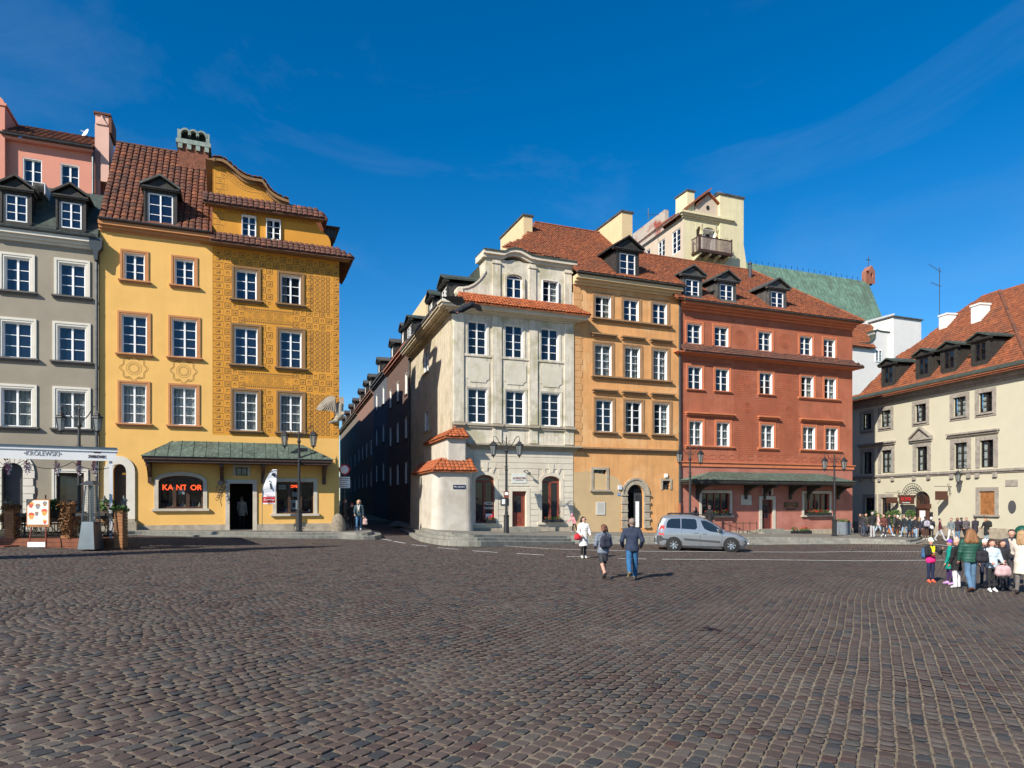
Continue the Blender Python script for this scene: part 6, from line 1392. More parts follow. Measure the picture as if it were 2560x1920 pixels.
fz0, zr0 = (1316 - 1255) / k, (1316 - 1240) / k
def fx(z): f = max(0, (z - H * .6) / (H * .42)); return .02 + .48 * f * f
q = MB(); n = 14; zs = [zr0 + (H * 1.02 - zr0) * i / n for i in range(n + 1)]
for i in range(n): q.quad((fx(zs[i]), .01 + .02 * math.sin(i), zs[i]), (.62 + .10 * i / n, .01 + .03 * math.sin(i * .7), zs[i]), (.62 + .10 * (i + 1) / n, .01 + .03 * math.sin((i + 1) * .7), zs[i + 1]), (fx(zs[i + 1]), .01 + .02 * math.sin(i + 1), zs[i + 1]))
q.build('flag_cloth', M('cloth_flag', (.78, .79, .82), .8, .03), t)
q = MB(); q.quad((.02, .01, fz0), (.62, .012, fz0), (.62, .012, zr0 - .003), (.02, .01, zr0 - .003)); q.quad((.02, .008, fz0 - .06), (.62, .008, fz0 - .06), (.62, .008, fz0 - .002), (.02, .008, fz0 - .002), 1); q.build('red_strip', [M('flag_red', (.62, .02, .03), .7, .03), 'cloth_flag'], t)
text(t, 'Kantor', .2, (.33, -.03, (fz0 + zr0) / 2), 'white', sx=.9); text(t, 'i', .7, (.40, -.04, H * .74), 'iron', bold=.004, rot=(math.pi / 2, -.15, 0)); text(t, 'Wymiana walut', .085, (.33, -.04, H * .57), 'flag_red', sx=.8)
for e in range(4): text(t, ('Exchange', 'Cambio', 'Wechsel', 'Change')[e], .085, (.33, -.04, H * .53 - .115 * (e + .4)), 'iron', sx=.9)
q = MB(); q.quad((.44, -.035, H * .915), (.62, -.035, H * .885), (.66, -.035, H * .945), (.5, -.035, H * .965)); q.build('dark_patch', 'iron', t)
u, z = FY.uz(552, 1229); t = thing('iron_sign_bracket', 'curly wrought-iron hanging sign on the yellow wall left of the shop door', 'wall sign', tuple(FY.w(u, 0, z)), TH)
q = MB(); q.tube([(.30, 0, .45), (.25, -.3, .48), (0, -.75, .5), (-.05, -.85, .44)], .018, 5)
for e in range(6): q.tube([(.12 - .05 * e + (.12 - .01 * j) * math.cos(j * .8), -.25 - .1 * e, .25 - .13 * e + (.12 - .01 * j) * math.sin(j * .8)) for j in range(9)], .013, 4)
q.tube([(.25, 0, .3), (.1, -.2, 0), (0, -.4, -.5), (.05, -.4, -.75)], .016, 5); q.build('scrollwork', 'iron', t); q = MB(); foliage(q, (0, -.4, .05), (.28, .2, .45), 70, .05); q.build('iron_leaves', 'iron', t)
q = MB(); q.box(-.12, .12, -.85, -.6, .33, .52); q.build('lamp_box', 'iron', t)
# ------------------------------------------------------------------ railings, menu stands, planters on the right pavement
def on_main(px_, py_, z): p = at_z(px_, py_, z); return p
def rack(label, px0, px1, ybot, z, n, hh):
    a, b = on_main(px0, ybot, z), on_main(px1, ybot, z); t = thing('railing', label, 'railing', tuple(a), math.atan2(b.y - a.y, b.x - a.x)); L_ = (b - a).length
    for k in range(n): x = L_ * k / (n - 1); q = MB(); q.tube([(x, 0, 0), (x, 0, hh)], .022, 6); q.lathe([(.05, 0), (.05, .015)], 8, (x, 0, 0)); q.build('post', 'iron', t); q = MB(); q.ball((x, 0, hh + .03), .035, 0, 6, 4); q.build('finial', 'brass', t)
    q = MB(); q.tube([(0, 0, hh - .03), (L_, 0, hh - .03)], .018, 5); q.build('rail', 'iron', t)
rack('low iron railing with brass knobs left of the tavern door of the red house', 1806, 1892, 1333, .14, 6, .72); rack('low iron railing beside the right arched restaurant window', 1374, 1420, 1328, .42, 4, .75)
p = on_main(1963, 1333, .02); t = thing('menu_stand', 'wooden menu lectern outside the red tavern', 'menu stand', tuple(p), TH); q = MB(); q.tube([(0, 0, 0), (0, 0, 1.05)], .035, 6); q.lathe([(.22, 0), (.2, .04), (.05, .06)], 10); q.build('post', 'brownwood', t); q = MB(); q.sweep([(-.32, -.2, .98), (.32, -.2, .98), (.32, .22, 1.22), (-.32, .22, 1.22)], [(-.32, -.2, .94), (.32, -.2, .94), (.32, .22, 1.18), (-.32, .22, 1.18)]); q.build('board', 'brownwood', t); q = MB(); q.quad((-.2, -.14, 1.022), (.2, -.14, 1.022), (.2, .14, 1.182), (-.2, .14, 1.182)); q.build('menu_sheet', 'white', t)
for i, (px_, py_) in enumerate(((2097, 1336), (2113, 1337))):
    p = on_main(px_, py_, -.08); t = thing('planter', ('left', 'right')[i] + ' of two tall grey planter boxes at the red house corner', 'planter', tuple(p), TH, 'tall grey planters'); q = MB(); q.sweep([(-.24, -.24, 0), (.24, -.24, 0), (.24, .24, 0), (-.24, .24, 0)], [(-.30, -.30, .92), (.30, -.30, .92), (.30, .30, .92), (-.30, .30, .92)]); q.build('box', 'planter', t); q = MB(); foliage(q, (0, 0, .98), (.32, .3, .16), 120, .07); q.build('leaves', 'leaf', t)
for i, (px_, py_, L_) in enumerate(((1983, 1334, .75), (2013, 1334, .9))):
    p = on_main(px_, py_, .0); t = thing('flower_trough', ('left', 'right')[i] + ' of two low dark troughs of plants on the pavement before the tavern', 'flower trough', tuple(p), TH, 'low flower troughs'); q = MB(); q.box(-L_ / 2, L_ / 2, -.18, .18, 0, .2); q.build('trough', 'iron', t); q = MB(); foliage(q, (0, 0, .28), (L_ / 2, .22, .2), 130, .07); q.build('leaves', 'leaf', t); q = MB(); foliage(q, (0, 0, .36), (L_ / 2, .22, .16), 24, .05); q.build('blossoms', 'petal_red', t)
p = on_main(1509, 1331, .3); t = thing('stone_planter', 'rough stone planter with white flowers beside the orange house doorway', 'planter', tuple(p), TH); q = MB(); q.sweep([(-.55, -.3, 0), (.55, -.3, 0), (.55, .3, 0), (-.55, .3, 0)], [(-.62, -.34, .45), (.62, -.34, .45), (.62, .34, .45), (-.62, .34, .45)]); q.build('box', 'greystone', t)
for r_ in range(3):
    for k in range(9): x = -.56 + k * .14; boxobj('pebble', 'sandstone', t, x - .05, x + .055, -.355 - .0 + .01 * (2 - r_), -.30, .03 + r_ * .14, .14 + r_ * .14)
q = MB(); foliage(q, (0, 0, .6), (.6, .3, .26), 260, .08); q.build('leaves', 'leaf', t); q = MB(); foliage(q, (0, 0, .72), (.55, .3, .24), 26, .07); q.build('blossoms', 'petal_white', t)
# ------------------------------------------------------------------ restaurant sign boards on the pale house
u, z = FP.uz(1279, 1207.5); U, Z = FP.uz(1315.5, 1184); q = MB(); q.box(u, U, -.06, -.04, z, Z); sb = q.build('restaurant_sign', M('sign_glass', (.62, .64, .58), .3, .03), ph); M('sign_dkred', (.22, .02, .03), .5, 0); text(ph, 'LA DOLCE VITA', .165, ((u + U) / 2, -.068, (z + Z) / 2 - .0), 'sign_dkred', sx=.72, bold=.004); text(ph, 'TRATTORIA ITALIANA', .055, ((u + U) / 2, -.068, (z + Z) / 2 - .12), 'sign_dkred', sx=.95)
u, z = FP.uz(1251, 1263); U, Z = FP.uz(1266, 1245); boxobj('menu_case', 'iron', ph, u, U + .1, -.08, -.036, z, Z); boxobj('menu_sheet', 'white', ph, u + .06, U + .04, -.085, -.081, z + .06, Z - .06)
u, z = FP.uz(1224, 1259); text(ph, 'PIZZA', .26, (u, .14, z), 'white', sx=.8); text(ph, 'WŁOSKA', .2, (u, .14, z - .27), 'white', sx=.75); boxobj('window_notice', 'white', ph, u - .2, u + .2, .14, .15, z - .95, z - .6); boxobj('window_notice', 'flag_red', ph, u + .2, u + .4, .14, .15, z - .8, z - .48)
q = MB(); u, z = FP.uz(1312, 1184); q.tube([(u - .1, -.05, z + .15), (u, -.35, z + .18), (u + .1, -.4, z + .05)], .025, 6); q.ball((u + .12, -.4, z), (.10, .12, .08)); q.build('sign_lamp', 'zinc', ph)
# ------------------------------------------------------------------ wall furniture of the beige house
def hang(label, pxw, yw, pxa, pxb, y0, y1, words, mt):
    u, z = FB.uz(pxw, yw); t = thing('hanging_sign', label, 'hanging sign', tuple(FB.w(u, 0, z)), BTH); k = FB.depth(pxw) / FPX; w_, h = 1.0, (y1 - y0) * k; zt = (yw - y0) * k
    q = MB(); q.tube([(0, 0, zt + .35), (0, -1.45, zt + .35)], .02, 5)
    for e in range(4): q.tube([(0, -.12 - .05 * e + (.1 - .008 * j) * math.cos(j * .8), zt - .2 + .22 * e + (.1 - .008 * j) * math.sin(j * .8)) for j in range(9)], .014, 4)
    q.build('bracket', 'iron', t); q = MB(); q.box(-.03, .03, -1.35, -.35, zt - h, zt); q.build('board', mt, t)
    if words: text(t, words, .22, (-.035, -.85, zt - h / 2), 'flag_red', rot=(math.pi / 2, 0, -math.pi / 2))
    else: boxobj('emblem', 'white', t, -.036, -.031, -.98, -.72, zt - h * .75, zt - h * .25)
M('sign_umber', (.075, .03, .018), .6, .1)
hang('small brown hanging sign left of the restaurant door of the beige house', 2253, 1235, 2228, 2247, 1243, 1258, 'BAR', 'sign_umber'); hang('brown hanging sign with white emblem right of the restaurant door', 2379, 1225, 2350, 2374, 1228, 1250, None, 'sign_umber')
u, z = FB.uz(2292, 1250); t = thing('restaurant_sign', 'broad brown sign with red letters over the restaurant door of the beige house', 'sign', tuple(FB.w(u, -.9, z)), BTH)
q = MB(); q.box(-.75, .75, -.04, .04, -.32, .32); q.prism_y([(-.75, .1), (-.95, .38), (.95, .38), (.75, .1)], -.045, .045); q.build('board', 'sign_umber', t); text(t, 'ROMA', .42, (0, -.05, .06), 'flag_red', sx=.9); text(t, 'Trattoria Ristorante', .13, (0, -.05, -.2), 'white', sx=.8)
q = MB()
for r_ in (.75, .95, 1.15): q.tube([(r_ * math.cos(a), .5, .15 + r_ * math.sin(a)) for a in [math.pi * e / 14 for e in range(15)]], .022, 5)
for e in range(1, 14): a = math.pi * e / 14; q.tube([(.75 * math.cos(a), .5, .15 + .75 * math.sin(a)), (1.15 * math.cos(a), .5, .15 + 1.15 * math.sin(a))], .014, 4)
for s in (-1, 1): q.tube([(s * 1.1, .5, .15), (s * 1.1, .5, -2.6)], .03, 5)
q.build('iron_arch', 'iron', t)
u, z = FB.uz(2418, 1205); t = thing('wall_lantern', 'black bracket lantern on the beige house wall', 'wall lantern', tuple(FB.w(u, -.75, z)), BTH); lantern(t, 0, 0.); q = MB(); q.tube([(0, 0, .86), (0, .1, 1.15), (0, .4, 1.3), (0, .74, 1.1)], .022, 5); q.tube([(0, .74, .8), (0, .74, 1.5)], .03, 5); q.tube([(0, .3 + (.2 - .016 * j) * math.cos(j * .8), 1.0 + (.2 - .016 * j) * math.sin(j * .8)) for j in range(10)], .016, 4); q.build('bracket', 'iron', t)
for i, px_ in enumerate((2272, 2311)):
    p = FB.w(FB.u(px_), -1.2, -.25); t = thing('topiary', ('clipped ball shrub left of the restaurant door', 'clipped ball shrub right of the restaurant door')[i], 'topiary', tuple(p), BTH, 'clipped ball shrubs'); q = MB(); q.lathe([(.16, 0), (.22, .38), (.2, .38)], 10); q.build('pot', 'terracotta', t); q = MB(); q.tube([(0, 0, .3), (0, 0, 1.3)], .03, 5); q.build('stem', 'brownwood', t); q = MB(); foliage(q, (0, 0, 1.55), (.38, .38, .36), 420, .07); q.build('crown', 'leaf', t)
for i, (px_, w_) in enumerate(((2207, .75), (2256, .5))):
    p = FB.w(FB.u(px_), -1.0, -.25); t = thing('bush', ('wide bush with red flowers under the ground floor windows of the beige house', 'dark bush left of the restaurant door')[i], 'bush', tuple(p), BTH); q = MB(); q.lathe([(.2, 0), (.26, .42), (.24, .42)], 10); q.build('pot', 'terracotta', t); q = MB(); foliage(q, (0, 0, 1.1), (w_, w_, .75), 420, .11); q.build('crown', 'leaf', t)
p = FB.w(FB.u(2336), -.9, -.25); t = thing('menu_case', 'tall brown menu case with white pages beside the restaurant door', 'menu case', tuple(p), BTH); q = MB(); q.box(-.4, .4, -.12, .12, 0, 2.0); q.box(-.5, .5, -.2, .2, 2.0, 2.35); q.build('case', 'sign_umber', t); boxobj('pages', 'white', t, -.28, .28, -.13, -.125, .75, 1.85)
p = at_z(2556, 1372, -.24); t = thing('litter_bin', 'green domed bin at the right edge of the square', 'litter bin', tuple(p)); q = MB(); q.lathe([(.34, 0), (.36, .05), (.36, .8), (.38, .82), (.36, .9), (.30, 1.12), (.16, 1.24), (.02, 1.27)], 16); q.build('body', M('bin_green', (.01, .075, .05), .4, .1), t, smooth=True); q = MB(); q.box(-.16, .16, -.37, -.3, .82, .98); q.build('flap', 'iron', t)
# ------------------------------------------------------------------ monument column outside the frame on the left, whose shadow crosses the square
p = Vector((-28.4, 3.4, 0.)); p.z = gzf(p.x); t = thing('monument_column', 'tall stone column on a stepped base, left of the view', 'monument', tuple(p)); q = MB(); q.box(-2.2, 2.2, -2.2, 2.2, -.5, .6); q.box(-1.4, 1.4, -1.4, 1.4, .6, 5.); q.build('pedestal', 'sandstone', t); q = MB(); q.lathe([(.75, 5), (.75, 5.4), (.6, 5.6), (.52, 16.5), (.7, 17.), (.85, 17.4), (.85, 17.8)], 20); q.build('shaft', 'sandstone', t); q = MB(); q.lathe([(.45, 17.8), (.55, 18.6), (.45, 19.6), (.5, 20.2), (.25, 20.5), (.2, 20.7), (.25, 21.), (.1, 21.3)], 12); q.build('statue', 'sandstone', t)
# ================================================================== the silver car
pr, pf = ground(1696, 1373.5), ground(1829, 1377.5); mid_ = (pr + pf) / 2 + Vector((-.25, 0, 0)); hd = math.atan2(pf.y - pr.y, pf.x - pr.x)
hd = -.19
ct = thing('car', 'silver compact people carrier parked before the red house', 'car', (mid_.x, mid_.y, gzf(mid_.x)), hd)
M('carpaint', (.285, .305, .325), .24, .03, 2, metal=.55, spec=.5, coat=.8); M('carplastic', (.04, .044, .048), .6, .1); M('tyre', (.018, .018, .018), .85, .1, bump=.2); M('alloy', (.62, .64, .66), .25, .05, metal=1.); M('tail_red', (.50, .012, .012), .4, .05)
glassmat('carglass', (.010, .014, .017), spec=.8)
def cz(x):      # roofline
    P = [(-2.20, .70), (-2.12, 1.05), (-2.0, 1.35), (-1.90, 1.62), (-1.80, 1.735), (-1.6, 1.775), (-.9, 1.80), (-.5, 1.785), (-.2, 1.735), (.05, 1.66), (.24, 1.59), (.5, 1.44), (.76, 1.28), (1.0, 1.11), (1.18, 1.0), (1.4, .95), (1.6, .905), (1.88, .80), (2.06, .70), (2.18, .60), (2.215, .5)]
    return float(np.interp(x, [a for a, b in P], [b for a, b in P]))
def hw(z): return .905 - max(0, z - .95) * .21 - max(0, .42 - z) * .18
def plan(x): return 1 - .16 * max(0, (abs(x) - 1.75) / .47) ** 1.8
XS = [-2.215, -2.18, -2.1, -2.0, -1.9, -1.8, -1.6, -1.3, -.9, -.5, -.2, .05, .25, .42, .6, .8, 1., 1.2, 1.38, 1.6, 1.8, 1.95, 2.08, 2.16, 2.215]
q = MB(); K = 13
for x in XS:
    zt = max(cz(x), .52); zb = .24 + .12 * max(0, (abs(x) - 1.8) / .42); sec = []
    for zz in (zb, .30, .42, .58, .75, .95, 1.15, 1.35, 1.55):
        z = min(max(zz, zb), zt - .07); sec.append((hw(z) * plan(x), z))
    e = hw(zt - .05) * plan(x); sec += [(e - .03, zt - .03), (e - .10, zt - .004), (e * .5, zt + .012), (0, zt + .016)]
    q.v += [(x, -y, z) for y, z in sec] + [(x, y, z) for y, z in sec[::-1][1:]]
W_ = 2 * K - 1
for i in range(len(XS) - 1):
    for j in range(W_ - 1): q.f.append([i * W_ + j, (i + 1) * W_ + j, (i + 1) * W_ + j + 1, i * W_ + j + 1]); q.m.append(0); q.t.append(0)
    q.f.append([i * W_ + W_ - 1, (i + 1) * W_ + W_ - 1, (i + 1) * W_, i * W_]); q.m.append(1); q.t.append(0)
q.f += [list(range(W_ - 1, -1, -1)), list(range((len(XS) - 1) * W_, len(XS) * W_))]; q.m += [1, 1]; q.t += [0, 0]
body = q.build('body', ['carpaint', 'carplastic'], ct); 
for p_ in body.data.polygons: p_.use_smooth = len(p_.vertices) == 4
S = .00248
def cv(X, Y): return ((X - 1107) * .002595, (915 - Y) * S)
def side(name, pts, mt, off=.008, parent=ct, both=True, conv=True):
    P = [cv(*p) for p in pts] if conv else pts
    for s in ((-1, 1) if both else (-1,)):
        q = MB(); A = [(x, s * (hw(z) * plan(x) + off), z) for x, z in P]; B = [(x, s * (hw(z) * plan(x) - .03), z) for x, z in P]; q.sweep(A if s < 0 else A[::-1], B if s < 0 else B[::-1]); q.build(name, mt, parent)
side('window', [(458, 450), (470, 360), (500, 300), (555, 270), (722, 266), (724, 466)], 'carglass'); side('window', [(740, 266), (985, 276), (1018, 305), (1032, 445), (998, 482), (742, 468)], 'carglass'); side('window', [(1096, 302), (1190, 308), (1300, 362), (1430, 462), (1545, 556), (1270, 518), (1165, 470), (1128, 400)], 'carglass')
side('side_strip', [(778, 655), (1448, 708), (1446, 742), (790, 694)], 'carplastic', .022)
side('tail_light', [(345, 395), (428, 408), (412, 602), (318, 590)], 'tail_red', .02); side('front_bumper_side', [(1760, 715), (1922, 690), (1935, 760), (1890, 860), (1790, 862)], 'carplastic', .02); side('rear_bumper_side', [(280, 612), (360, 612), (410, 665), (500, 672), (455, 800), (300, 790), (275, 735)], 'carplastic', .02); side('sill', [(760, 800), (1490, 830), (1490, 866), (770, 838)], 'carplastic', .012); side('headlight', [(1770, 572), (1840, 600), (1905, 650), (1860, 640), (1800, 610)], 'alloy', .01)
for X, Y in ((1005, 548), (1160, 562)): x, z = cv(X, Y); boxobj('door_handle', 'carpaint', ct, x - .1, x + .1, -(hw(z) + .035), -(hw(z) + .002), z - .022, z + .022)
q = MB()
for X0, Y0, X1, Y1 in ((735, 470, 760, 790), (1062, 300, 1090, 800), (1085, 560, 1085, 800), (1500, 590, 1455, 830)):
    (a, za), (b, zb) = cv(X0, Y0), cv(X1, Y1); q.tube([(a + (b - a) * k / 5, -(hw(za + (zb - za) * k / 5) + .001), za + (zb - za) * k / 5) for k in range(6)], .006, 4)
q.build('panel_gap', 'carplastic', ct)
x, z = cv(1445, 510); q = MB(); q.ball((x, -1.02, z + .03), (.09, .11, .11)); q.build('mirror', 'carplastic', ct); q = MB(); q.ball((x, 1.02, z + .03), (.09, .11, .11)); q.build('mirror', 'carplastic', ct)
def rear(name, z0, z1, y0, y1, mt, o=.012):
    def xr(z): return float(np.interp(z, [.35, .70, 1.05, 1.35, 1.62, 1.735], [-2.215, -2.20, -2.12, -2.0, -1.90, -1.80]))
    q = MB(); n = 4; zs = [z0 + (z1 - z0) * k / n for k in range(n + 1)]
    for a, b in zip(zs, zs[1:]): q.quad((xr(a) - o, y0, a), (xr(b) - o, y0, b), (xr(b) - o, y1, b), (xr(a) - o, y1, a))
    q.build(name, mt, ct)
rear('rear_window', 1.14, 1.62, -.62, .62, 'carglass', .02); rear('rear_bumper', .36, .62, -.74, .74, 'carplastic', .035); rear('number_plate', .70, .80, -.28, .28, 'white', .03)
q = MB(); q.poly([(.30, -.66, 1.575), (1.06, -.74, 1.10), (1.12, 0, 1.09), (.34, 0, 1.585)]); q.poly([(.34, 0, 1.585), (1.12, 0, 1.09), (1.06, .74, 1.10), (.30, .66, 1.575)]); q.build('windscreen', 'carglass', ct)
for s in (-1, 1): q = MB(); q.tube([(-1.6, s * .62, 1.80), (-1.45, s * .63, 1.85), (-.2, s * .63, 1.84), (.1, s * .62, 1.76)], .022, 6); q.build('roof_rail', 'iron', ct)
for xw in (-1.315, 1.41):
    for s in (-1, 1):
        q = MB(); q.lathe([(.385, 0), (.385, .05)], 22); q.v = [(xw + a, s * (.868 + c) if s < 0 else .868 + c, .33 + b) for a, b, c in q.v]; q.build('wheel_arch', 'tyre', ct)
        q = MB(); q.lathe([(.20, .0), (.29, -.01), (.315, .02), (.32, .07), (.32, .13), (.315, .18), (.29, .21), (.21, .205)], 26); yo = .74
        q.v = [(xw + a, s * (yo + c), .318 + b) for a, b, c in q.v]; w = q.build('wheel', 'tyre', ct, smooth=True)
        q = MB(); q.lathe([(.215, .19), (.205, .215), (.19, .2)], 26); q.lathe([(.05, .15), (.055, .212), (.02, .22)], 12)
        for k in range(7): a = 2 * math.pi * k / 7; q.sweep([(.04 * math.cos(a + .9), .04 * math.sin(a + .9), .205), (.04 * math.cos(a - .9), .04 * math.sin(a - .9), .205), (.205 * math.cos(a - .16), .205 * math.sin(a - .16), .212), (.205 * math.cos(a + .16), .205 * math.sin(a + .16), .212)], [(.04 * math.cos(a + .9), .04 * math.sin(a + .9), .16), (.04 * math.cos(a - .9), .04 * math.sin(a - .9), .16), (.205 * math.cos(a - .16), .205 * math.sin(a - .16), .17), (.205 * math.cos(a + .16), .205 * math.sin(a + .16), .17)])
        q.v = [(xw + a, s * (yo + c), .318 + b) for a, b, c in q.v]; q.build('rim', 'alloy', w)
        q = MB(); q.lathe([(.2, .13), (.2, .14)], 20); q.v = [(xw + a, s * (yo + c), .318 + b) for a, b, c in q.v]; q.build('brake_disc', 'iron', w)

# ================================================================== café terrace on the left
dk = at_z(0, 1369, .62); Yf = 24.3; gx0 = -24.; gx1 = (307 - CX) / FPX * Yf; zd = .66
deck = thing('terrace_deck', 'reddish wooden café terrace deck in front of the grey house', 'terrace', (gx1, Yf, 0)); zt_ = EYE - (1346 - HY) / FPX * Yf
w_ = gx1 - gx0
for k in range(3): boxobj('fascia_board', 'deckwood', deck, -w_, 0, -.02, .03, .60 + k * (zt_ - .60) / 3 + .004, .60 + (k + 1) * (zt_ - .60) / 3 - .004)
for k in range(24): boxobj('deck_plank', 'deckwood', deck, -w_, -.58 * (.12 + k * .15), .04 + k * .15, .18 + k * .15, zt_ - .05, zt_)
q = MB(); q.quad((0, .03, .5), (-2.1, 3.65, .5), (-2.1, 3.65, zt_), (0, .03, zt_)); q.build('side_board', 'deckwood', deck)
stp = thing('wooden_step', 'low wooden step at the left end of the terrace', 'step', ((10 - CX) / FPX * (Yf - .5), Yf - .45, .6)); boxobj('tread', 'deckwood', stp, -1.2, .19, -.3, .4, .14, .2); boxobj('riser', 'deckwood', stp, -1.2, .19, -.28, -.25, 0, .139)
def yp(px_, py_, Y): return at_y(px_, py_, Y)
for i, (a, b, y0, y1, lb) in enumerate(((13, 36.5, 1272, 1346, 'wooden planter post at the left of the terrace, with dry vine on top'), (154, 177, 1266, 1346, 'wooden planter post in the middle of the terrace, covered in dry vine'), (287, 308, 1275, 1369, 'wooden planter post at the right corner of the terrace'))):
    A, B = yp(a, y1, Yf), yp(b, y0, Yf); t = thing('planter_post', lb, 'planter', (A.x, Yf - .05, A.z)); W, H = B.x - A.x, B.z - A.z; n = int(H / .105)
    for k in range(n): boxobj('plank', 'plankwood', t, 0, W, -.0, .34, k * H / n, (k + 1) * H / n - .008)
    q = MB(); foliage(q, (W / 2, .1, H + .05), (.35, .3, .14), 120, .07); q.build('vine', 'leaf_dry' if i < 2 else 'leaf', t)
    if i == 1: q = MB(); foliage(q, (W / 2, -.06, H * .55), (.2, .12, H * .5), 260, .06); q.build('vine', 'leaf_dry', t)
def railing_panel(x0, x1, lb):
    A, B = yp(x0, 1340, Yf + .1), yp(x1, 1283, Yf + .1); t = thing('terrace_railing', lb, 'railing', (A.x, Yf + .1, A.z)); W, H = B.x - A.x, B.z - A.z; q = MB()
    q.box(0, W, -.02, .02, H - .09, H); q.box(0, W, -.015, .015, 0, .03); q.build('rail', 'iron_rail', t); q = MB()
    n = max(1, round(W / .75))
    for k in range(n):
        c = W * (k + .5) / n; r = min(W / n / 2, H * .44)
        q.tube([(c + r * math.cos(a), 0, H * .48 + r * math.sin(a)) for a in [2 * math.pi * e / 20 for e in range(21)]], .016, 5); q.tube([(c - r, 0, H * .95), (c + r, 0, .03)], .014, 5); q.tube([(c + r, 0, H * .95), (c - r, 0, .03)], .014, 5)
    q.build('scrollwork', 'iron_rail', t)
railing_panel(38, 152, 'iron scroll railing of the terrace behind the menu easel'); railing_panel(179, 285, 'iron scroll railing of the terrace behind the patio heater')
def make_chair():
    t = thing('wicker_chair', 'wicker café chair with bamboo legs on the terrace', 'chair', (0, 0, 0), 0, 'wicker terrace chairs')
    q = MB(); q.lathe([(.2, .43), (.23, .45), (.22, .48)], 12); q.build('seat', 'wicker', t)
    for a, b in ((-1, -1), (1, -1), (-1, 1), (1, 1)): q = MB(); q.tube([(a * .17, b * .16, .44), (a * .21, b * .22, 0)], .017, 6); q.build('leg', 'bamboo', t)
    q = MB(); n = 10; A = [(.24 * math.cos(x), .06 + .22 * math.sin(x), .46) for x in [math.pi * k / n for k in range(n + 1)]]
    for k in range(n): (x, y, z), (X, Y, Z) = A[k], A[k + 1]; h0, h1 = .22 + .24 * math.sin(math.pi * k / n), .22 + .24 * math.sin(math.pi * (k + 1) / n); q.sweep([(x, y, z + .05), (X, Y, Z + .05), (X * 1.08, Y * 1.1, Z + h1), (x * 1.08, y * 1.1, z + h0)], [(x * .95, y * .95, z + .05), (X * .95, Y * .95, Z + .05), (X * 1.03, Y * 1.05, Z + h1), (x * 1.03, y * 1.05, z + h0)])
    q.build('backrest', 'wicker', t); q = MB(); q.tube([(x * 1.06, y * 1.08, z + .22 + .24 * math.sin(math.pi * k / n)) for k, (x, y, z) in enumerate(A)], .02, 6); q.build('back_rim', 'bamboo', t)
    return t
ch0 = make_chair()
for i, (px_, Y, a) in enumerate(((50, 25.1, 2.6), (72, 25.6, .4), (112, 25.4, 3.4), (140, 26.2, 1.2), (195, 25.0, 2.9), (205, 25.9, .5), (262, 25.1, 3.6), (280, 26.0, 1.9), (20, 26.0, .7))):
    o = ch0 if i == 0 else copy_tree(ch0); o['label'] = 'wicker café chair with bamboo legs, ' + ('second', 'third', 'fourth', 'fifth', 'sixth', 'seventh', 'eighth', 'last', 'first')[i] + ' from the left on the terrace'; o.location = ((px_ - CX) / FPX * Y, Y, zt_); o.rotation_euler = (0, 0, a)
for i, (px_, Y) in enumerate(((62, 25.4), (200, 25.5), (270, 25.6))):
    t = thing('cafe_table', ('round café table behind the menu easel', 'round café table behind the patio heater', 'round café table near the right corner of the terrace')[i], 'table', ((px_ - CX) / FPX * Y, Y, zt_), 0, 'round café tables'); q = MB(); q.lathe([(.36, .72), (.37, .73), (.36, .75)], 18); q.build('top', 'brownwood', t); q = MB(); q.lathe([(.22, 0), (.2, .03), (.03, .06), (.03, .72)], 10); q.build('pedestal', 'iron', t)
# menu easel
A = yp(69, 1369, Yf - .35); k = FPX / (Yf - .35); t = thing('menu_easel', 'wooden easel with an ice-cream menu poster before the terrace', 'easel', (A.x, Yf - .35, A.z)); bx0, bx1, bz0, bz1 = 0., (127 - 69) / k, (1369 - 1314) / k, (1369 - 1248) / k
for x0, x1 in ((.1, .16), (bx1 - .1, bx1 - .16)): q = MB(); q.tube([(x0, -.1, 0), (x1 + .1 * (1 if x0 < .5 else -1), .12, 2.0 if x0 < .5 else 1.85)], .022, 6); q.build('leg', 'redwood', t)
q = MB(); q.tube([(bx1 / 2, .5, 0), (bx1 / 2, .1, 1.6)], .02, 6); q.build('leg', 'redwood', t)
q = MB(); q.box(bx0, bx1, -.06, -.03, bz0, bz1); q.box(bx0, bx1, -.08, -.02, bz0 - .05, bz0); q.build('frame', 'oak', t); boxobj('poster', M('poster', (.72, .66, .56), .7, .04), t, bx0 + .04, bx1 - .04, -.066, -.061, bz0 + .04, bz1 - .04)
gl = [M('ice_a', (.5, .08, .05), .6), M('ice_b', (.25, .15, .1), .6), M('ice_c', (.7, .28, .06), .6), M('ice_d', (.18, .2, .24), .6)]
for i, (fx_, fz_, m_, s_) in enumerate(((.2, .78, 0, .1), (.5, .72, 3, .09), (.8, .82, 1, .08), (.78, .5, 2, .11), (.22, .36, 2, .11), (.45, .44, 3, .07), (.8, .14, 0, .07))):
    x, z = bx0 + (bx1 - bx0) * fx_, bz0 + (bz1 - bz0) * fz_; q = MB(); q.poly([(x - s_, -.069, z + s_ * .3), (x - s_ * .4, -.069, z - s_), (x + s_ * .4, -.069, z - s_), (x + s_, -.069, z + s_ * .3)]); q.poly([(x + s_ * math.cos(a), -.068, z + s_ * .5 + s_ * .7 * math.sin(a)) for a in [2 * math.pi * e / 12 for e in range(12)]], 1); q.build('picture', [gl[m_], gl[(m_ + 2) % 4]], t)
boxobj('foot_sign', 'white', t, .08, bx1 - .12, -.12, -.1, .03, .2)
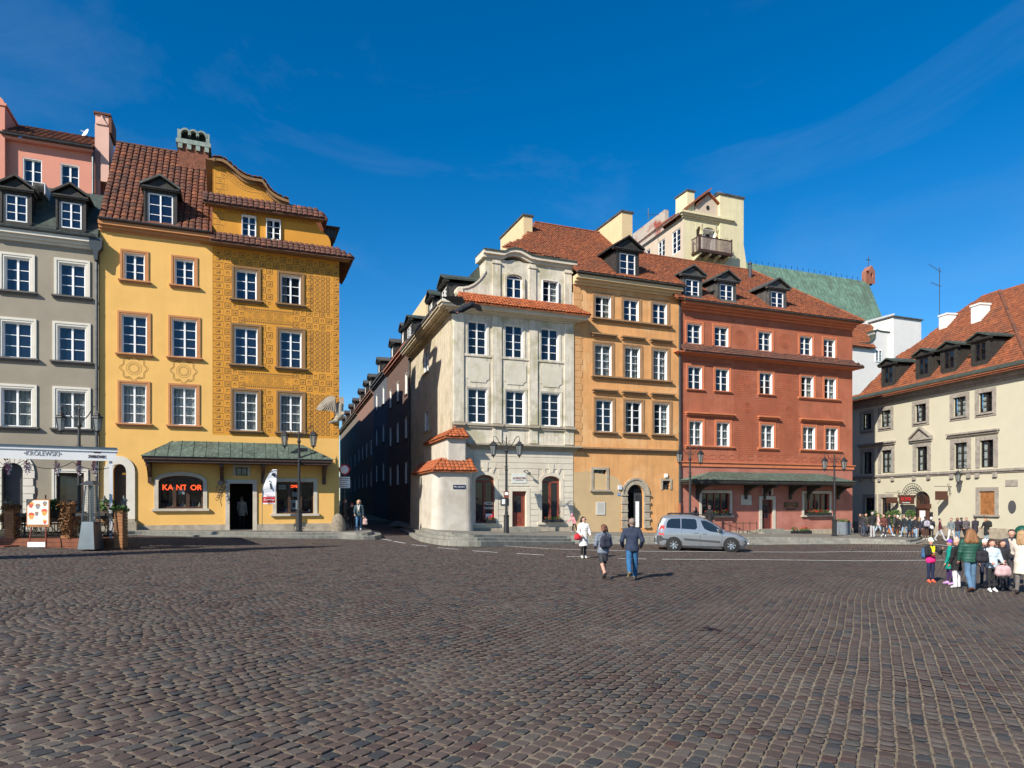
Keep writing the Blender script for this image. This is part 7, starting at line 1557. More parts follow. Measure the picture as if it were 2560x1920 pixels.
# patio heater
A = yp(227.5, 1372, Yf - .5); k = FPX / (Yf - .5); t = thing('patio_heater', 'steel pyramid patio heater at the right of the terrace', 'patio heater', (A.x, Yf - .5, A.z)); H = 170 / k; r0, r1, r2 = .29, .20, .12; z1, z2 = H * .40, H * .93
q = MB(); q.sweep([(-r0, -r0, 0), (r0, -r0, 0), (r0, r0, 0), (-r0, r0, 0)], [(-r1, -r1, z1), (r1, -r1, z1), (r1, r1, z1), (-r1, r1, z1)]); q.build('base', 'steel', t)
for sx, sy in ((-1, -1), (1, -1), (1, 1), (-1, 1)): q = MB(); q.tube([(sx * r1, sy * r1, z1), (sx * r2, sy * r2, z2)], .022, 5); q.build('leg', 'steel', t)
q = MB(); q.lathe([(.055, z1), (.055, z2)], 12); q.build('tube', 'lampglass', t); q = MB()
for j in range(16):
    f = (j + .5) / 16; r = r1 + (r2 - r1) * f - .01; z = z1 + (z2 - z1) * f; q.tube([(-r, -r, z), (r, -r, z), (r, r, z), (-r, r, z), (-r, -r, z)], .005, 4)
for s in range(5):
    f = -1 + 2 * (s + .5) / 5
    for a, b in ((f, -1), (f, 1), (-1, f), (1, f)): q.tube([(a * r1 * .97, b * r1 * .97, z1), (a * r2 * .97, b * r2 * .97, z2)], .004, 4)
q.build('grille', 'zinc', t); q = MB(); q.sweep([(-.26, -.26, z2 + .02), (.26, -.26, z2 + .02), (.26, .26, z2 + .02), (-.26, .26, z2 + .02)], [(-.10, -.10, H), (.10, -.10, H), (.10, .10, H), (-.10, .10, H)]); q.build('hood', 'zinc', t)
for s in (-1, 1): q = MB(); q.tube([(s * r1, 0, z1 - .06), (s * (r1 + .07), 0, z1 - .06)], .02, 6); q.build('handle', 'iron', t)
# awning over the terrace
Ya = 24.5; A, B = yp(291, 1153, Ya), yp(292, 1130, Ya); t = thing('cafe_awning', 'cream fabric awning with lettering over the café terrace', 'awning', (A.x, Ya, 0), math.radians(31)); z0, z1 = A.z, B.z; Lw = 9.
q = MB(); q.quad((-Lw, 0, z0), (0, 0, z0), (0, 0, z1), (-Lw, 0, z1)); q.quad((-Lw, .01, z0), (-Lw, .01, z1), (0, .01, z1), (0, .01, z0)); q.poly([(0, 0, z0), (0, .6, z1 - .05), (0, 0, z1)]); q.build('valance', 'awning', t)
q = MB(); q.sweep([(-Lw, -.03, z1), (.05, -.03, z1), (.0, 4.6, z1 + .10), (-Lw, 4.6, z1 + .10)], [(-Lw, -.03, z1 + .1), (.05, -.03, z1 + .1), (.0, 4.6, z1 + .16), (-Lw, 4.6, z1 + .16)]); q.build('fabric_roof', 'awning', t)
q = MB(); q.box(-Lw, .02, -.06, .05, z1 + .10, z1 + .15); q.build('front_bar', 'steel', t)
FA = Frame(A.x, Ya, math.radians(31)); D2u, D2z = FA.uz(287, 1122, .9); q = MB(); q.box(-Lw, D2u, .85, 1.0, D2z - .08, D2z + .02); q.build('support_beam', 'zinc', t)
for x in (-.6, -2.4, -4.2): q = MB(); q.tube([(x, .92, z1 + .1), (x, .92, D2z)], .03, 5); q.build('hanger', 'zinc', t)
pu = FA.u(277, .1); boxobj('post', 'awning', t, pu - .05, pu + .05, .05, .15, zt_, z1)
M('ink_grey', (.32, .31, .29), .8, 0); text(t, '•KRÓLEWSKI•', .22, (FA.u(107), -.006, (z0 + z1) / 2 + .03), 'ink_grey', sx=.8); text(t, 'ZWIERZYNIEC', .135, (FA.u(243), -.006, z0 + .14), 'sign_umber', sx=.62, bold=.003)
q = MB(); boxobj('logo_bar', 'sign_umber', t, FA.u(234), FA.u(252), -.006, -.004, z0 + .27, z0 + .31)
for i, (px_, py_) in enumerate(((18, 1165), (68, 1168), (142, 1168), (196, 1168), (236, 1168))):
    gu = FA.u(px_, .3); P = FA.w(gu, .3, FA.z(px_, py_, .3)); o = thing('hanging_garland', ['leftmost pink and white garland under the café awning', 'second garland from the left under the café awning', 'middle one of five garlands under the café awning', 'fourth garland from the left under the café awning', 'rightmost garland under the café awning, beside its post'][i], 'garland', (P.x, P.y, P.z + .2), 0, 'garlands under the awning'); q = MB(); foliage(q, (0, 0, -.2), (.1, .1, .28), 60, .045); q.build('blossoms', [M('garland_pink', (.55, .2, .28), .8, .3), ][0], o); q = MB(); foliage(q, (.05, 0, -.25), (.1, .1, .25), 40, .04); q.build('petals', 'petal_white', o); q = MB(); q.tube([(0, 0, 0), (0, 0, z1 + .03 - P.z - .2)], .006, 4); q.build('string', 'iron', o)
q = MB(); pts = []
for k in range(60): x = -5.6 + k * .095; pts.append((x, .35, z0 + .0 - .28 * abs(math.sin(k * .21)) ** .7 - .02))
q.tube(pts, .012, 4); q.build('light_string', 'iron', t)
for i, (px_, py_, Y, lb) in enumerate(((18, 1262, Yf + .2, 'small black lantern on the left terrace post'), (261, 1262, Yf + .6, 'small black lantern on the terrace hedge'), (310, 1262, Yf + .3, 'small black lantern at the right corner of the terrace'))):
    P = yp(px_, py_, Y); o = thing('terrace_lantern', lb, 'lantern', (P.x, P.y, P.z - .16), 0, 'small terrace lanterns'); q = MB(); q.lathe([(.09, 0), (.09, .03), (.02, .05)], 6); q.lathe([(.16, .3), (.05, .42), (.02, .5)], 6); q.build('frame', 'copper_dark', o); q = MB(); q.lathe([(.08, .05), (.11, .3)], 6); q.build('glass', 'lampglass', o)
for i, (a, b, y) in enumerate(((120, 152, 1268), (246, 300, 1270))):
    P, Q = yp(a, y, Yf + .35), yp(b, y, Yf + .35); o = thing('planting', ('leafy plants behind the menu easel', 'green and flowering plants along the right terrace railing')[i], 'plants', (P.x, P.y, P.z - .4)); L_ = Q.x - P.x; boxobj('trough', 'brownwood', o, 0, L_, -.12, .12, 0, .28); q = MB(); foliage(q, (L_ / 2, 0, .45), (L_ / 2, .2, .25), 260, .07); q.build('leaves', 'leaf', o); q = MB(); foliage(q, (L_ / 2, 0, .5), (L_ / 2, .2, .25), 30, .05); q.build('blossoms', [M('petal_yellow', (.7, .4, .03), .7), M('garland_pink')][i], o)
# ================================================================== people (and birds): one skin per body, grown from a skeleton
PI = math.pi
def nets(D, org, h, mt):
    S = D < 0; c = [S[a:S.shape[0] - 1 + a, b:S.shape[1] - 1 + b, d:S.shape[2] - 1 + d] for a in (0, 1) for b in (0, 1) for d in (0, 1)]
    act = np.logical_or.reduce(c) & ~np.logical_and.reduce(c); idx = -np.ones(act.shape, int); I = np.argwhere(act); idx[act] = np.arange(len(I))
    acc = np.zeros((len(I), 3)); cnt = np.zeros(len(I))
    for ax in range(3):
        for b in (0, 1):
            for d in (0, 1):
                o = [0, 0, 0]; o[(ax + 1) % 3] = b; o[(ax + 2) % 3] = d; p = I + o; e = [0, 0, 0]; e[ax] = 1; r = p + e
                A, B = D[tuple(p.T)], D[tuple(r.T)]; m = (A < 0) != (B < 0); t = np.where(m, A / np.where(m, A - B, 1), 0); q = p + t[:, None] * np.array(e); acc[m] += q[m]; cnt[m] += 1
    V = acc / cnt[:, None] * h + org; F = []
    for ax in range(3):
        u, v = (ax + 1) % 3, (ax + 2) % 3; s0 = [slice(None)] * 3; s1 = [slice(None)] * 3; s0[ax] = slice(0, -1); s1[ax] = slice(1, None)
        X = S[tuple(s0)] != S[tuple(s1)]; P = np.argwhere(X); P = P[(P[:, u] > 0) & (P[:, v] > 0) & (P[:, u] < S.shape[u] - 1) & (P[:, v] < S.shape[v] - 1)]
        def g(a, b): q = P.copy(); q[:, u] -= a; q[:, v] -= b; return idx[tuple(q.T)]
        Q = np.stack([g(1, 1), g(0, 1), g(0, 0), g(1, 0)], 1); fl = ~S[tuple(P.T)]; Q[fl] = Q[fl][:, ::-1]; F.append(Q)
    F = np.concatenate(F); F = F[(F >= 0).all(1)]
    return V, F, mt[tuple(I.T)]
def grow(name, prims, mats, h, parent, k=.025):
    """prims: (p0, p1, r0, r1, material, yscale, zmin)"""
    pts = np.array([p for a in prims for p in (a[0], a[1])]); rm = max(max(a[2], a[3]) for a in prims) + .06
    lo, hi = pts.min(0) - rm, pts.max(0) + rm; n = np.ceil((hi - lo) / h).astype(int) + 1; D = np.full(n, .3); best = np.full(n, .3); mt = np.zeros(n, int)
    for a in prims:
        p0, p1, r0, r1, m = np.array(a[0], float), np.array(a[1], float), a[2], a[3], a[4]; ys = a[5] if len(a) > 5 and a[5] else 1.; r = max(r0, r1) + .07
        i0 = np.maximum(((np.minimum(p0, p1) - r - lo) / h).astype(int), 0); i1 = np.minimum(((np.maximum(p0, p1) + r - lo) / h).astype(int) + 2, n); sl = tuple(slice(x, y) for x, y in zip(i0, i1))
        G = np.stack(np.meshgrid(*[np.arange(x, y) for x, y in zip(i0, i1)], indexing='ij'), -1) * h + lo; sc = np.array([1, 1 / ys, 1])
        d = (p1 - p0); g = (G - p0) * sc; d = d * sc; L2 = (d * d).sum() + 1e-9; t = np.clip((g @ d) / L2, 0, 1); dist = np.sqrt(((g - t[..., None] * d) ** 2).sum(-1)) - (r0 + (r1 - r0) * t)
        dist = dist * (.5 + .5 * min(ys, 1))
        if len(a) > 6 and a[6] is not None: dist = np.maximum(dist, a[6] - G[..., 2])
        o = D[sl]; hh = np.clip(.5 + .5 * (o - dist) / k, 0, 1); D[sl] = o * (1 - hh) + dist * hh - k * hh * (1 - hh)
        b = best[sl]; c = dist < b; b[c] = dist[c]; mt[sl][c] = m
    V, F, mm = nets(D, lo, h, mt)
    me = bpy.data.meshes.new(name); me.from_pydata(V.tolist(), [], F.tolist())
    for m in mats: me.materials.append(MATS[m] if isinstance(m, str) else m)
    me.polygons.foreach_set('material_index', mm[F[:, 0]].astype(np.int32)); me.polygons.foreach_set('use_smooth', [True] * len(F)); me.update()
    return link(name, me, parent)
def cloth(c, key=None):
    n = 'cloth_%d_%d_%d' % tuple(int(x * 255) for x in c); return M(n, c, .85, .28, 7, bump=1., bscale=11).name
def quilt(c):
    n = 'quilt_%d_%d_%d' % tuple(int(x * 255) for x in c)
    if n not in MATS:
        m = mat(n, c, .6, .15, 9); nt = m.node_tree; g = nt.nodes.new('ShaderNodeNewGeometry'); w = nt.nodes.new('ShaderNodeTexWave'); w.bands_direction = 'Z'; w.inputs['Scale'].default_value = 3.6; w.inputs['Distortion'].default_value = 1.2; w.inputs['Detail'].default_value = 2
        bp = nt.nodes.new('ShaderNodeBump'); bp.inputs['Strength'].default_value = .5; bp.inputs['Distance'].default_value = .010; nt.links.new(g.outputs['Position'], w.inputs['Vector']); nt.links.new(w.outputs['Fac'], bp.inputs['Height']); nt.links.new(bp.outputs[0], nt.nodes['Principled BSDF'].inputs['Normal'])
    return n
M('skin', (.50, .27, .19), .55, .06, 8); M('eye', (.02, .015, .01), .3, 0); M('lip', (.34, .10, .09), .5, 0)
def hand(root, w, d, s, mt='skin'):
    """palm, four fingers of different length with a bend, thumb from the side of the palm"""
    w, d = Vector(w), Vector(d).normalized(); sd = d.cross(Vector((0, 1, 0))).normalized() if abs(d.y) < .9 else Vector((1, 0, 0)); nb = d.cross(sd); q = MB()
    q.tube([w - d * .02, w + d * .05 * s, w + d * .09 * s], [.026 * s, .038 * s, .034 * s], 6)
    for k in range(4):
        o = w + d * .085 * s + sd * (k - 1.5) * .018 * s; l = (.058, .072, .068, .052)[k] * s; q.tube([o, o + d * l * .55, o + d * l + nb * .022 * s], [.009 * s, .0085 * s, .006 * s], 5)
    o = w + d * .03 * s - sd * .03 * s; q.tube([o, o + d * .035 * s - sd * .02 * s, o + d * .065 * s - sd * .022 * s + nb * .012], [.011 * s, .010 * s, .007 * s], 5)
    return q.build('hand', mt, root, smooth=True)
def person(label, loc, H=1.7, face=0., top=(.1, .1, .1), legs=(.05, .05, .06), shoes=(.02, .02, .02), hair=(.05, .03, .02), hs='short', stride=.0, arms=((.1, .12, .25), (.1, .12, .25)), bulk=1., coat=None, skirt=None, lean=0., turn=0., hat=None, res=.018, knees=(.05, .05), hood=False, scarf=None, hem=None, wide=1., group=None, glasses=False, bare=False, name='person', puff=False):
    """arms: (forward, outward, elbow bend); stride: thigh swing; face: heading, 0 looks at the camera"""
    s = H / 1.75; t = thing(name, label, 'person', tuple(loc), face, group); mats = ['skin', quilt(top) if puff else cloth(top), cloth(legs), cloth(shoes), cloth(hem) if hem else cloth(top)]; P = []
    V = lambda x, y, z: np.array((x, y, z)) * s
    hipz = .92
    def ln(p): return p + np.array((0, -lean * max(0, p[2] - hipz * s), -abs(lean) * .25 * max(0, p[2] - hipz * s)))
    feet = []
    for sd, sw, kb in ((-1, stride, knees[0]), (1, -stride, knees[1])):
        hp = V(sd * .085, 0, hipz); kn = hp + V(sd * .01, -.43 * math.sin(sw), -.43 * math.cos(sw)); an = kn + V(sd * .005, -.41 * math.sin(sw - kb), -.41 * math.cos(sw - kb)); ft = an + V(sd * .02, -.13 * math.cos(max(0, kb - sw) * .8), -.055 - .10 * math.sin(max(0, kb - sw)))
        lm = 0 if bare else 2; w_ = wide
        P += [(hp, kn, .088 * s, .064 * s * w_, 2 if not bare else 2), (kn, an, .060 * s * w_, .045 * s * w_ * (1 if w_ == 1 else 1.15), lm), (an, ft, .046 * s, .036 * s, 3), (an + V(0, .03, -.03), ft, .040 * s, .034 * s, 3)]; feet.append(min(an[2], ft[2]) - .036 * s)
    b = bulk
    P += [(V(-.05, 0, .93), V(.05, 0, .93), .115 * s, .115 * s, 2, .85), (ln(V(0, 0, 1.0)), ln(V(0, 0, 1.22)), .145 * s * b, .155 * s * b, 1, .72), (ln(V(-.07, .0, 1.30)), ln(V(.07, 0, 1.30)), .135 * s * b, .135 * s * b, 1, .78), (ln(V(-.13, .01, 1.41)), ln(V(.13, .01, 1.41)), .075 * s * b, .075 * s * b, 1)]
    if hem: P.append((ln(V(0, 0, .93)), ln(V(0, 0, 1.0)), .155 * s * b, .150 * s * b, 4, .78))
    P += [(ln(V(-.03, 0, .90)), ln(V(.03, 0, .90)), .150 * s * b, .150 * s * b, 1 if not hem else 4, .80, .825 * s), (ln(V(0, 0, .92)), ln(V(0, 0, 1.08)), .150 * s * b, .145 * s * b, 1 if not hem else 4, .76, .825 * s)]
    if coat: P.append((V(0, 0, 1.0), V(0, .0, coat), .145 * s * b, (.165 + .05 * (1 - coat)) * s * b, 1, .85, coat * s))
    if skirt: P.append((V(0, 0, .98), V(0, .0, skirt), .145 * s, .155 * s, 2, .8, skirt * s))
    hc = ln(V(0, .0, 1.63)); nk = ln(V(0, .015, 1.46)); fd = np.array((math.sin(turn), -math.cos(turn), 0)); hx = np.array((math.cos(turn), math.sin(turn), 0))
    P += [(nk, hc, .052 * s, .055 * s, 0), (hc + fd * .0, hc + np.array((0, 0, .035 * s)), .086 * s, .092 * s, 0, 1.05), (hc + fd * .035 * s - np.array((0, 0, .065 * s)), hc + fd * .03 * s, .048 * s, .07 * s, 0), (hc + fd * .085 * s + np.array((0, 0, .005 * s)), hc + fd * .104 * s - np.array((0, 0, .018 * s)), .012 * s, .016 * s, 0), (hc - hx * .088 * s, hc - hx * .09 * s + np.array((0, 0, .02 * s)), .018 * s, .016 * s, 0), (hc + hx * .088 * s, hc + hx * .09 * s + np.array((0, 0, .02 * s)), .018 * s, .016 * s, 0)]
    if hood: P.append((ln(V(-.06, .07, 1.47)), ln(V(.06, .07, 1.47)), .07 * s, .07 * s, 1))
    P.append((ln(V(0, .015, 1.42)), ln(V(0, .01, 1.50)), .078 * s, .066 * s, 1))
    hands = []
    for sd, (fw, ow, el) in ((-1, arms[0]), (1, arms[1])):
        sh = ln(V(sd * .185 * (.5 + .5 * b), .01, 1.40)); e = sh + V(sd * .29 * math.sin(ow), -.29 * math.sin(fw) * math.cos(ow), -.29 * math.cos(fw) * math.cos(ow)); o2 = ow - min(1.2, el) * .5; w = e + V(sd * .25 * math.sin(o2) * .8, -.25 * math.sin(fw + el), -.25 * math.cos(fw + el))
        P += [(sh, e, .066 * s * b, .056 * s * b, 1), (e, w, .054 * s * b, .042 * s * b, 1)]; hands.append((w, w - e))
    body = grow('body', P, mats, res, t)
    dz = -min(feet); t.location.z += dz
    for w, d in hands: hand(t, w, d, s)
    up = np.array((0, 0, 1.)); Q = []
    if hs != 'bald':
        c = hc - fd * .018 * s + up * .035 * s; Q.append((c, c + up * .012 * s, .098 * s, .100 * s, 0, 1.02))
        if hs in ('bob', 'long', 'curly'):
            L_ = {'bob': .10, 'long': .26, 'curly': .24}[hs]
            for a in (-1, 0, 1): Q.append((c + hx * a * .05 * s - fd * .03 * s, c + hx * a * (.07 if hs != 'curly' else .11) * s - fd * .06 * s - up * L_ * s, .07 * s, (.055 if hs != 'curly' else .085) * s, 0))
        if hs == 'pony': Q.append((c - fd * .08 * s, c - fd * .12 * s - up * .2 * s, .045 * s, .025 * s, 0))
        ho = grow('hair', Q, [M('hair_%d' % int(sum(hair) * 3000), hair, .6, .3, 30, bump=.5, bscale=60)], res, t, .02)
        if hs in ('bob', 'long', 'curly'):
            q = MB(); hm = ho.data.materials[0]
            for e in range(34):
                an = PI * (.5 + e / 33) + turn * 0; L2 = {'bob': .13, 'long': .30, 'curly': .27}[hs] * rnd.uniform(.7, 1.08); p0 = c + (hx * math.cos(an - PI / 2 - PI / 2) * .085 - fd * abs(math.sin(an - PI)) * .07 + up * .03 * rnd.random()) * s; d0 = (hx * rnd.uniform(-.02, .02) - fd * rnd.uniform(0, .03)) * s; k_ = .02 if hs == 'curly' else .006
                q.tube([p0 + up * .05 * s, p0 + d0 - up * L2 * .4 * s + hx * k_ * rnd.uniform(-1, 1), p0 + d0 * 2 - up * L2 * .75 * s + hx * k_ * rnd.uniform(-1.5, 1.5), p0 + d0 * 2.5 - up * L2 * s], [.02 * s, .024 * s, .02 * s, .006 * s], 5)
            q.build('strands', hm, t, smooth=True)
        # keep the face free: drop hair in front of the brow
        me = ho.data; fwd = Vector(fd); c0 = Vector(hc)
        import bmesh
        bm = bmesh.new(); bm.from_mesh(me); bmesh.ops.delete(bm, geom=[v for v in bm.verts if (v.co - c0).dot(fwd) > .045 * s and v.co.z < c0.z + .072 * s], context='VERTS'); bm.to_mesh(me); bm.free()
    if hat:
        c = hc - fd * .01 * s + up * .055 * s; Q = [(c, c + up * .045 * s, .102 * s, .094 * s, 0, 1.0, float((hc + up * .03 * s)[2]))]
        if hat[1] == 'pom': Q.append((c + up * .13 * s, c + up * .14 * s, .045 * s, .045 * s, 0))
        if hat[1] == 'brim': Q.append((c + fd * .06 * s, c + fd * .14 * s + up * -.005, .05 * s, .045 * s, 0, .9))
        grow('hat', Q, [cloth(hat[0])], res, t, .02)
    q = MB(); q2 = MB()
    for sd in (-1, 1): p = hc + fd * .083 * s + hx * sd * .034 * s + up * .018 * s; q.ball(p, .010 * s, 0, 6, 4)
    q.build('eyes', 'eye', t); p = hc + fd * .084 * s - up * .05 * s; q2.ball(p, (.022 * s, .012 * s, .006 * s), 0, 6, 4); q2.build('mouth', 'lip', t)
    if glasses:
        q = MB(); 
        for sd in (-1, 1): q.ball(hc + fd * .096 * s + hx * sd * .036 * s + up * .018 * s, (.030 * s, .008, .022 * s), 0, 8, 4)
        q.build('sunglasses', 'eye', t)
    if scarf:
        q = MB(); a, b_ = ln(V(-.07, -.10, 1.47)), ln(V(.07, -.10, 1.47)); m_ = ln(V(0, -.15, 1.28))
        for p, e in ((a, ln(V(-.05, -.16, 1.05))), (b_, ln(V(.06, -.16, 1.08)))): q.tube([p, (p + m_) / 2 + V(0, -.02, 0), m_ + (e - m_) * .3, e], [.035 * s, .04 * s, .035 * s, .012 * s], 6)
        q.build('scarf', cloth(scarf), t, smooth=True)
    return t
def bag(label, t, off, size, col, name='backpack', cat='backpack', res=.02, strap=True, rough=None):
    """soft bag as a thing of its own, placed relative to its bearer"""
    m = Matrix.Rotation(t.rotation_euler.z, 4, 'Z'); p = t.location + m @ Vector(off); o = thing(name, label, cat, tuple(p), t.rotation_euler.z); w, d, h = size
    Q = [((-w * .3, 0, -h * .28), (w * .3, 0, -h * .28), d * .52, d * .52, 0), ((-w * .28, 0, h * .2), (w * .28, 0, h * .2), d * .46, d * .46, 0), ((-w * .32, 0, -h * .25), (-w * .28, 0, h * .22), d * .48, d * .42, 0), ((w * .32, 0, -h * .25), (w * .28, 0, h * .22), d * .48, d * .42, 0), ((0, -d * .2, -h * .2), (0, -d * .2, h * .05), d * .5, d * .45, 0), ((0, 0, -h * .25), (0, 0, h * .25), w * .3, w * .28, 0, d / w)]
    grow('pouch', Q, [cloth(col)], res, o, .05)
    q = MB(); q.tube([(-w * .12, 0, h * .42), (-w * .1, 0, h * .62), (w * .1, 0, h * .62), (w * .12, 0, h * .42)], .012, 5)
    if strap == 2: q.tube([(-w * .35, 0, h * .3), (-w * .25, 0, h * .85), (w * .25, 0, h * .85), (w * .35, 0, h * .3)], .014, 5)
    q.build('strap', cloth(tuple(c * .6 for c in col)), o); return o
def G_(px_, py_): return ground(px_, py_)
R1 = .016
# --- the three in the middle
w1 = person('woman in a long white quilted coat standing on the road line', G_(1459, 1396), 1.67, .25, (.70, .66, .61), (.012, .012, .014), (.55, .53, .47), (.018, .013, .012), 'bob', .10, ((.25, .2, .8), (.15, .22, .9)), 1.08, .52, turn=.5, res=R1, hood=True, glasses=True, puff=True)
bag('small red and black shoulder bag hanging at the white-coated woman', w1, (-.30, -.14, .88), (.24, .14, .2), (.45, .02, .03), 'shoulder_bag', 'bag')
w2 = person('woman in a grey puffer jacket and dark skirt walking away', G_(1508, 1447), 1.64, PI + .25, (.15, .175, .225), (.035, .035, .04), (.012, .012, .012), (.14, .06, .03), 'bob', .30, ((.0, .2, .9), (.1, .2, 1.0)), 1.12, None, .58, res=R1, turn=.5, knees=(.25, .45), bare=True, puff=True)
bag('dark navy leather backpack on the woman in the grey jacket', w2, (0, .19, 1.14), (.28, .17, .38), (.02, .024, .04), strap=2)
person('man in a navy jacket and blue jeans walking away, hands in pockets', G_(1580, 1449), 1.84, PI - .1, (.022, .032, .062), (.025, .11, .235), (.25, .19, .11), (.20, .15, .12), 'short', .26, ((-.15, .34, 1.0), (-.15, .34, 1.0)), 1.14, res=R1, knees=(.10, .75), wide=1.25)
# --- by the houses
person('child in a pink hat and coat leaning forward by the pale house railing', at_z(1436, 1332, .40), 1.18, -1.0, (.60, .25, .27), (.02, .02, .025), (.6, .6, .6), (.3, .2, .1), 'short', .25, ((.6, .2, .3), (-.3, .2, .1)), 1.05, lean=.4, hat=((.75, .25, .45), 'plain'), res=.02)
person('woman with dark hair at the tavern window behind the silver car', at_z(1738, 1336, .24), 1.68, -.6, (.015, .015, .018), hair=(.03, .02, .015), hs='long', res=.022)
person('man in a long black coat at the tavern window behind the silver car', at_z(1774, 1335, .24), 1.80, 2.4, (.012, .012, .014), hair=(.08, .06, .05), coat=.5, res=.022)
cw = person('fair-haired woman in a dark teal jacket and jeans stepping out of the lane', at_z(897, 1328, .68), 1.70, .15, (.035, .06, .075), (.05, .13, .24), (.65, .65, .65), (.42, .28, .15), 'bob', .22, ((.3, .12, .5), (.0, .15, .1)), 1.05, hem=(.035, .06, .075), scarf=(.45, .43, .4))
bag('pinkish shopping bag held by the woman at the lane corner', cw, (.34, -.02, .52), (.22, .12, .42), (.42, .28, .26), 'shopping_bag', 'bag', strap=False)
person('child in a red beanie and black clothes beside the woman at the lane corner', at_z(879, 1327, .68), 1.50, .3, (.016, .015, .016), (.02, .02, .02), (.2, .1, .08), hs='bald', hat=((.40, .03, .05), 'plain'), stride=.2)
person('man in dark clothes standing in the shadow of the lane corner', at_z(862, 1325, .70), 1.72, 1.2, (.02, .02, .022), res=.022)
person('customer in a pale grey coat seen from behind inside the exchange shop door', FY.w(FY.u(605, 1.9), 1.9, .8), 1.78, PI, (.42, .40, .37), (.03, .03, .03), hair=(.2, .15, .12), coat=.72, res=.022)
# --- right foreground group
gk = person('child with a yellow scarf, pink top and orange shoes standing alone', G_(2327, 1457), 1.36, .1, (.014, .014, .018), (.012, .018, .055), (.65, .12, .06), (.12, .07, .04), 'short', .02, ((.35, .2, 1.5), (.7, .3, 1.6)), 1.1, scarf=(.80, .62, .02), hem=(.75, .02, .18), hat=((.62, .72, .55), 'brim'), res=R1)
bag('blue school backpack on the child with the yellow scarf', gk, (0, .17, .92), (.3, .17, .36), (.04, .10, .2))
gj = person('woman with curly brown hair in a dark green puffer jacket and jeans', G_(2426, 1478), 1.75, PI - .2, (.016, .075, .052), (.08, .15, .24), (.12, .045, .025), (.22, .10, .04), 'curly', .16, ((.3, .2, .6), (.1, .15, .3)), 1.22, hood=True, res=R1, knees=(.1, .4), wide=1.25, puff=True)
bag('black backpack slung on the shoulder of the green-jacketed woman', gj, (-.20, .24, 1.02), (.26, .16, .36), (.016, .015, .02), strap=2)
person('child in a beige pompom beanie and black coat, white trousers', G_(2391, 1470), 1.42, PI + .5, (.012, .012, .012), (.66, .64, .66), (.5, .5, .5), hs='bald', hat=((.55, .38, .30), 'pom'), bulk=1.12, coat=.62, wide=1.3)
person('child in a purple hat and teal cape at the left of the group', G_(2374, 1462), 1.34, PI + .9, (.0, .23, .18), (.05, .02, .09), (.5, .3, .55), hs='bald', hat=((.16, .06, .36), 'plain'), bulk=1.1, coat=.62, stride=.12)
person('child in a white beanie standing behind the green-jacketed woman', G_(2462, 1466), 1.38, -.3, (.03, .035, .06), (.02, .025, .05), hair=(.12, .06, .03), hs='long', hat=((.72, .70, .68), 'plain'))
lb = person('girl in a pale blue quilted jacket holding a pink bag', G_(2480, 1480), 1.45, -.1, (.42, .50, .55), (.018, .018, .022), (.62, .6, .58), (.07, .03, .02), 'long', .05, ((.35, .12, .75), (.35, .12, .75)), 1.12, hem=(.42, .50, .55), res=R1, puff=True)
bag('pink leather holdall held by the girl in pale blue', lb, (.12, -.30, .62), (.36, .18, .24), (.50, .33, .33), 'holdall', 'bag', .016, 2)
person('dark-haired girl in black looking down, right of the pale blue girl', G_(2507, 1474), 1.42, -.2, (.016, .016, .02), (.015, .015, .018), hair=(.05, .025, .018), hs='long', arms=((.4, .1, .9), (.4, .1, .9)), bulk=1.08)
ob = person('child with an orange backpack at the back of the group', G_(2494, 1459), 1.30, PI, (.04, .05, .08), hair=(.06, .03, .02)); bag('bright orange school backpack between the girls', ob, (0, .17, .96), (.3, .18, .36), (.75, .25, .02))
person('woman with tied-back dark hair in a navy coat behind the group', G_(2529, 1464), 1.72, -.6, (.03, .035, .055), hair=(.03, .016, .012), hs='pony', lean=.12, scarf=(.55, .42, .33))
person('blonde woman in a long cream coat at the right edge of the picture', G_(2556, 1486), 1.74, PI - .9, (.60, .52, .43), (.16, .14, .13), (.03, .02, .02), (.36, .22, .11), 'long', .1, ((.3, .12, .9), (.3, .1, .5)), 1.16, .56, res=R1)
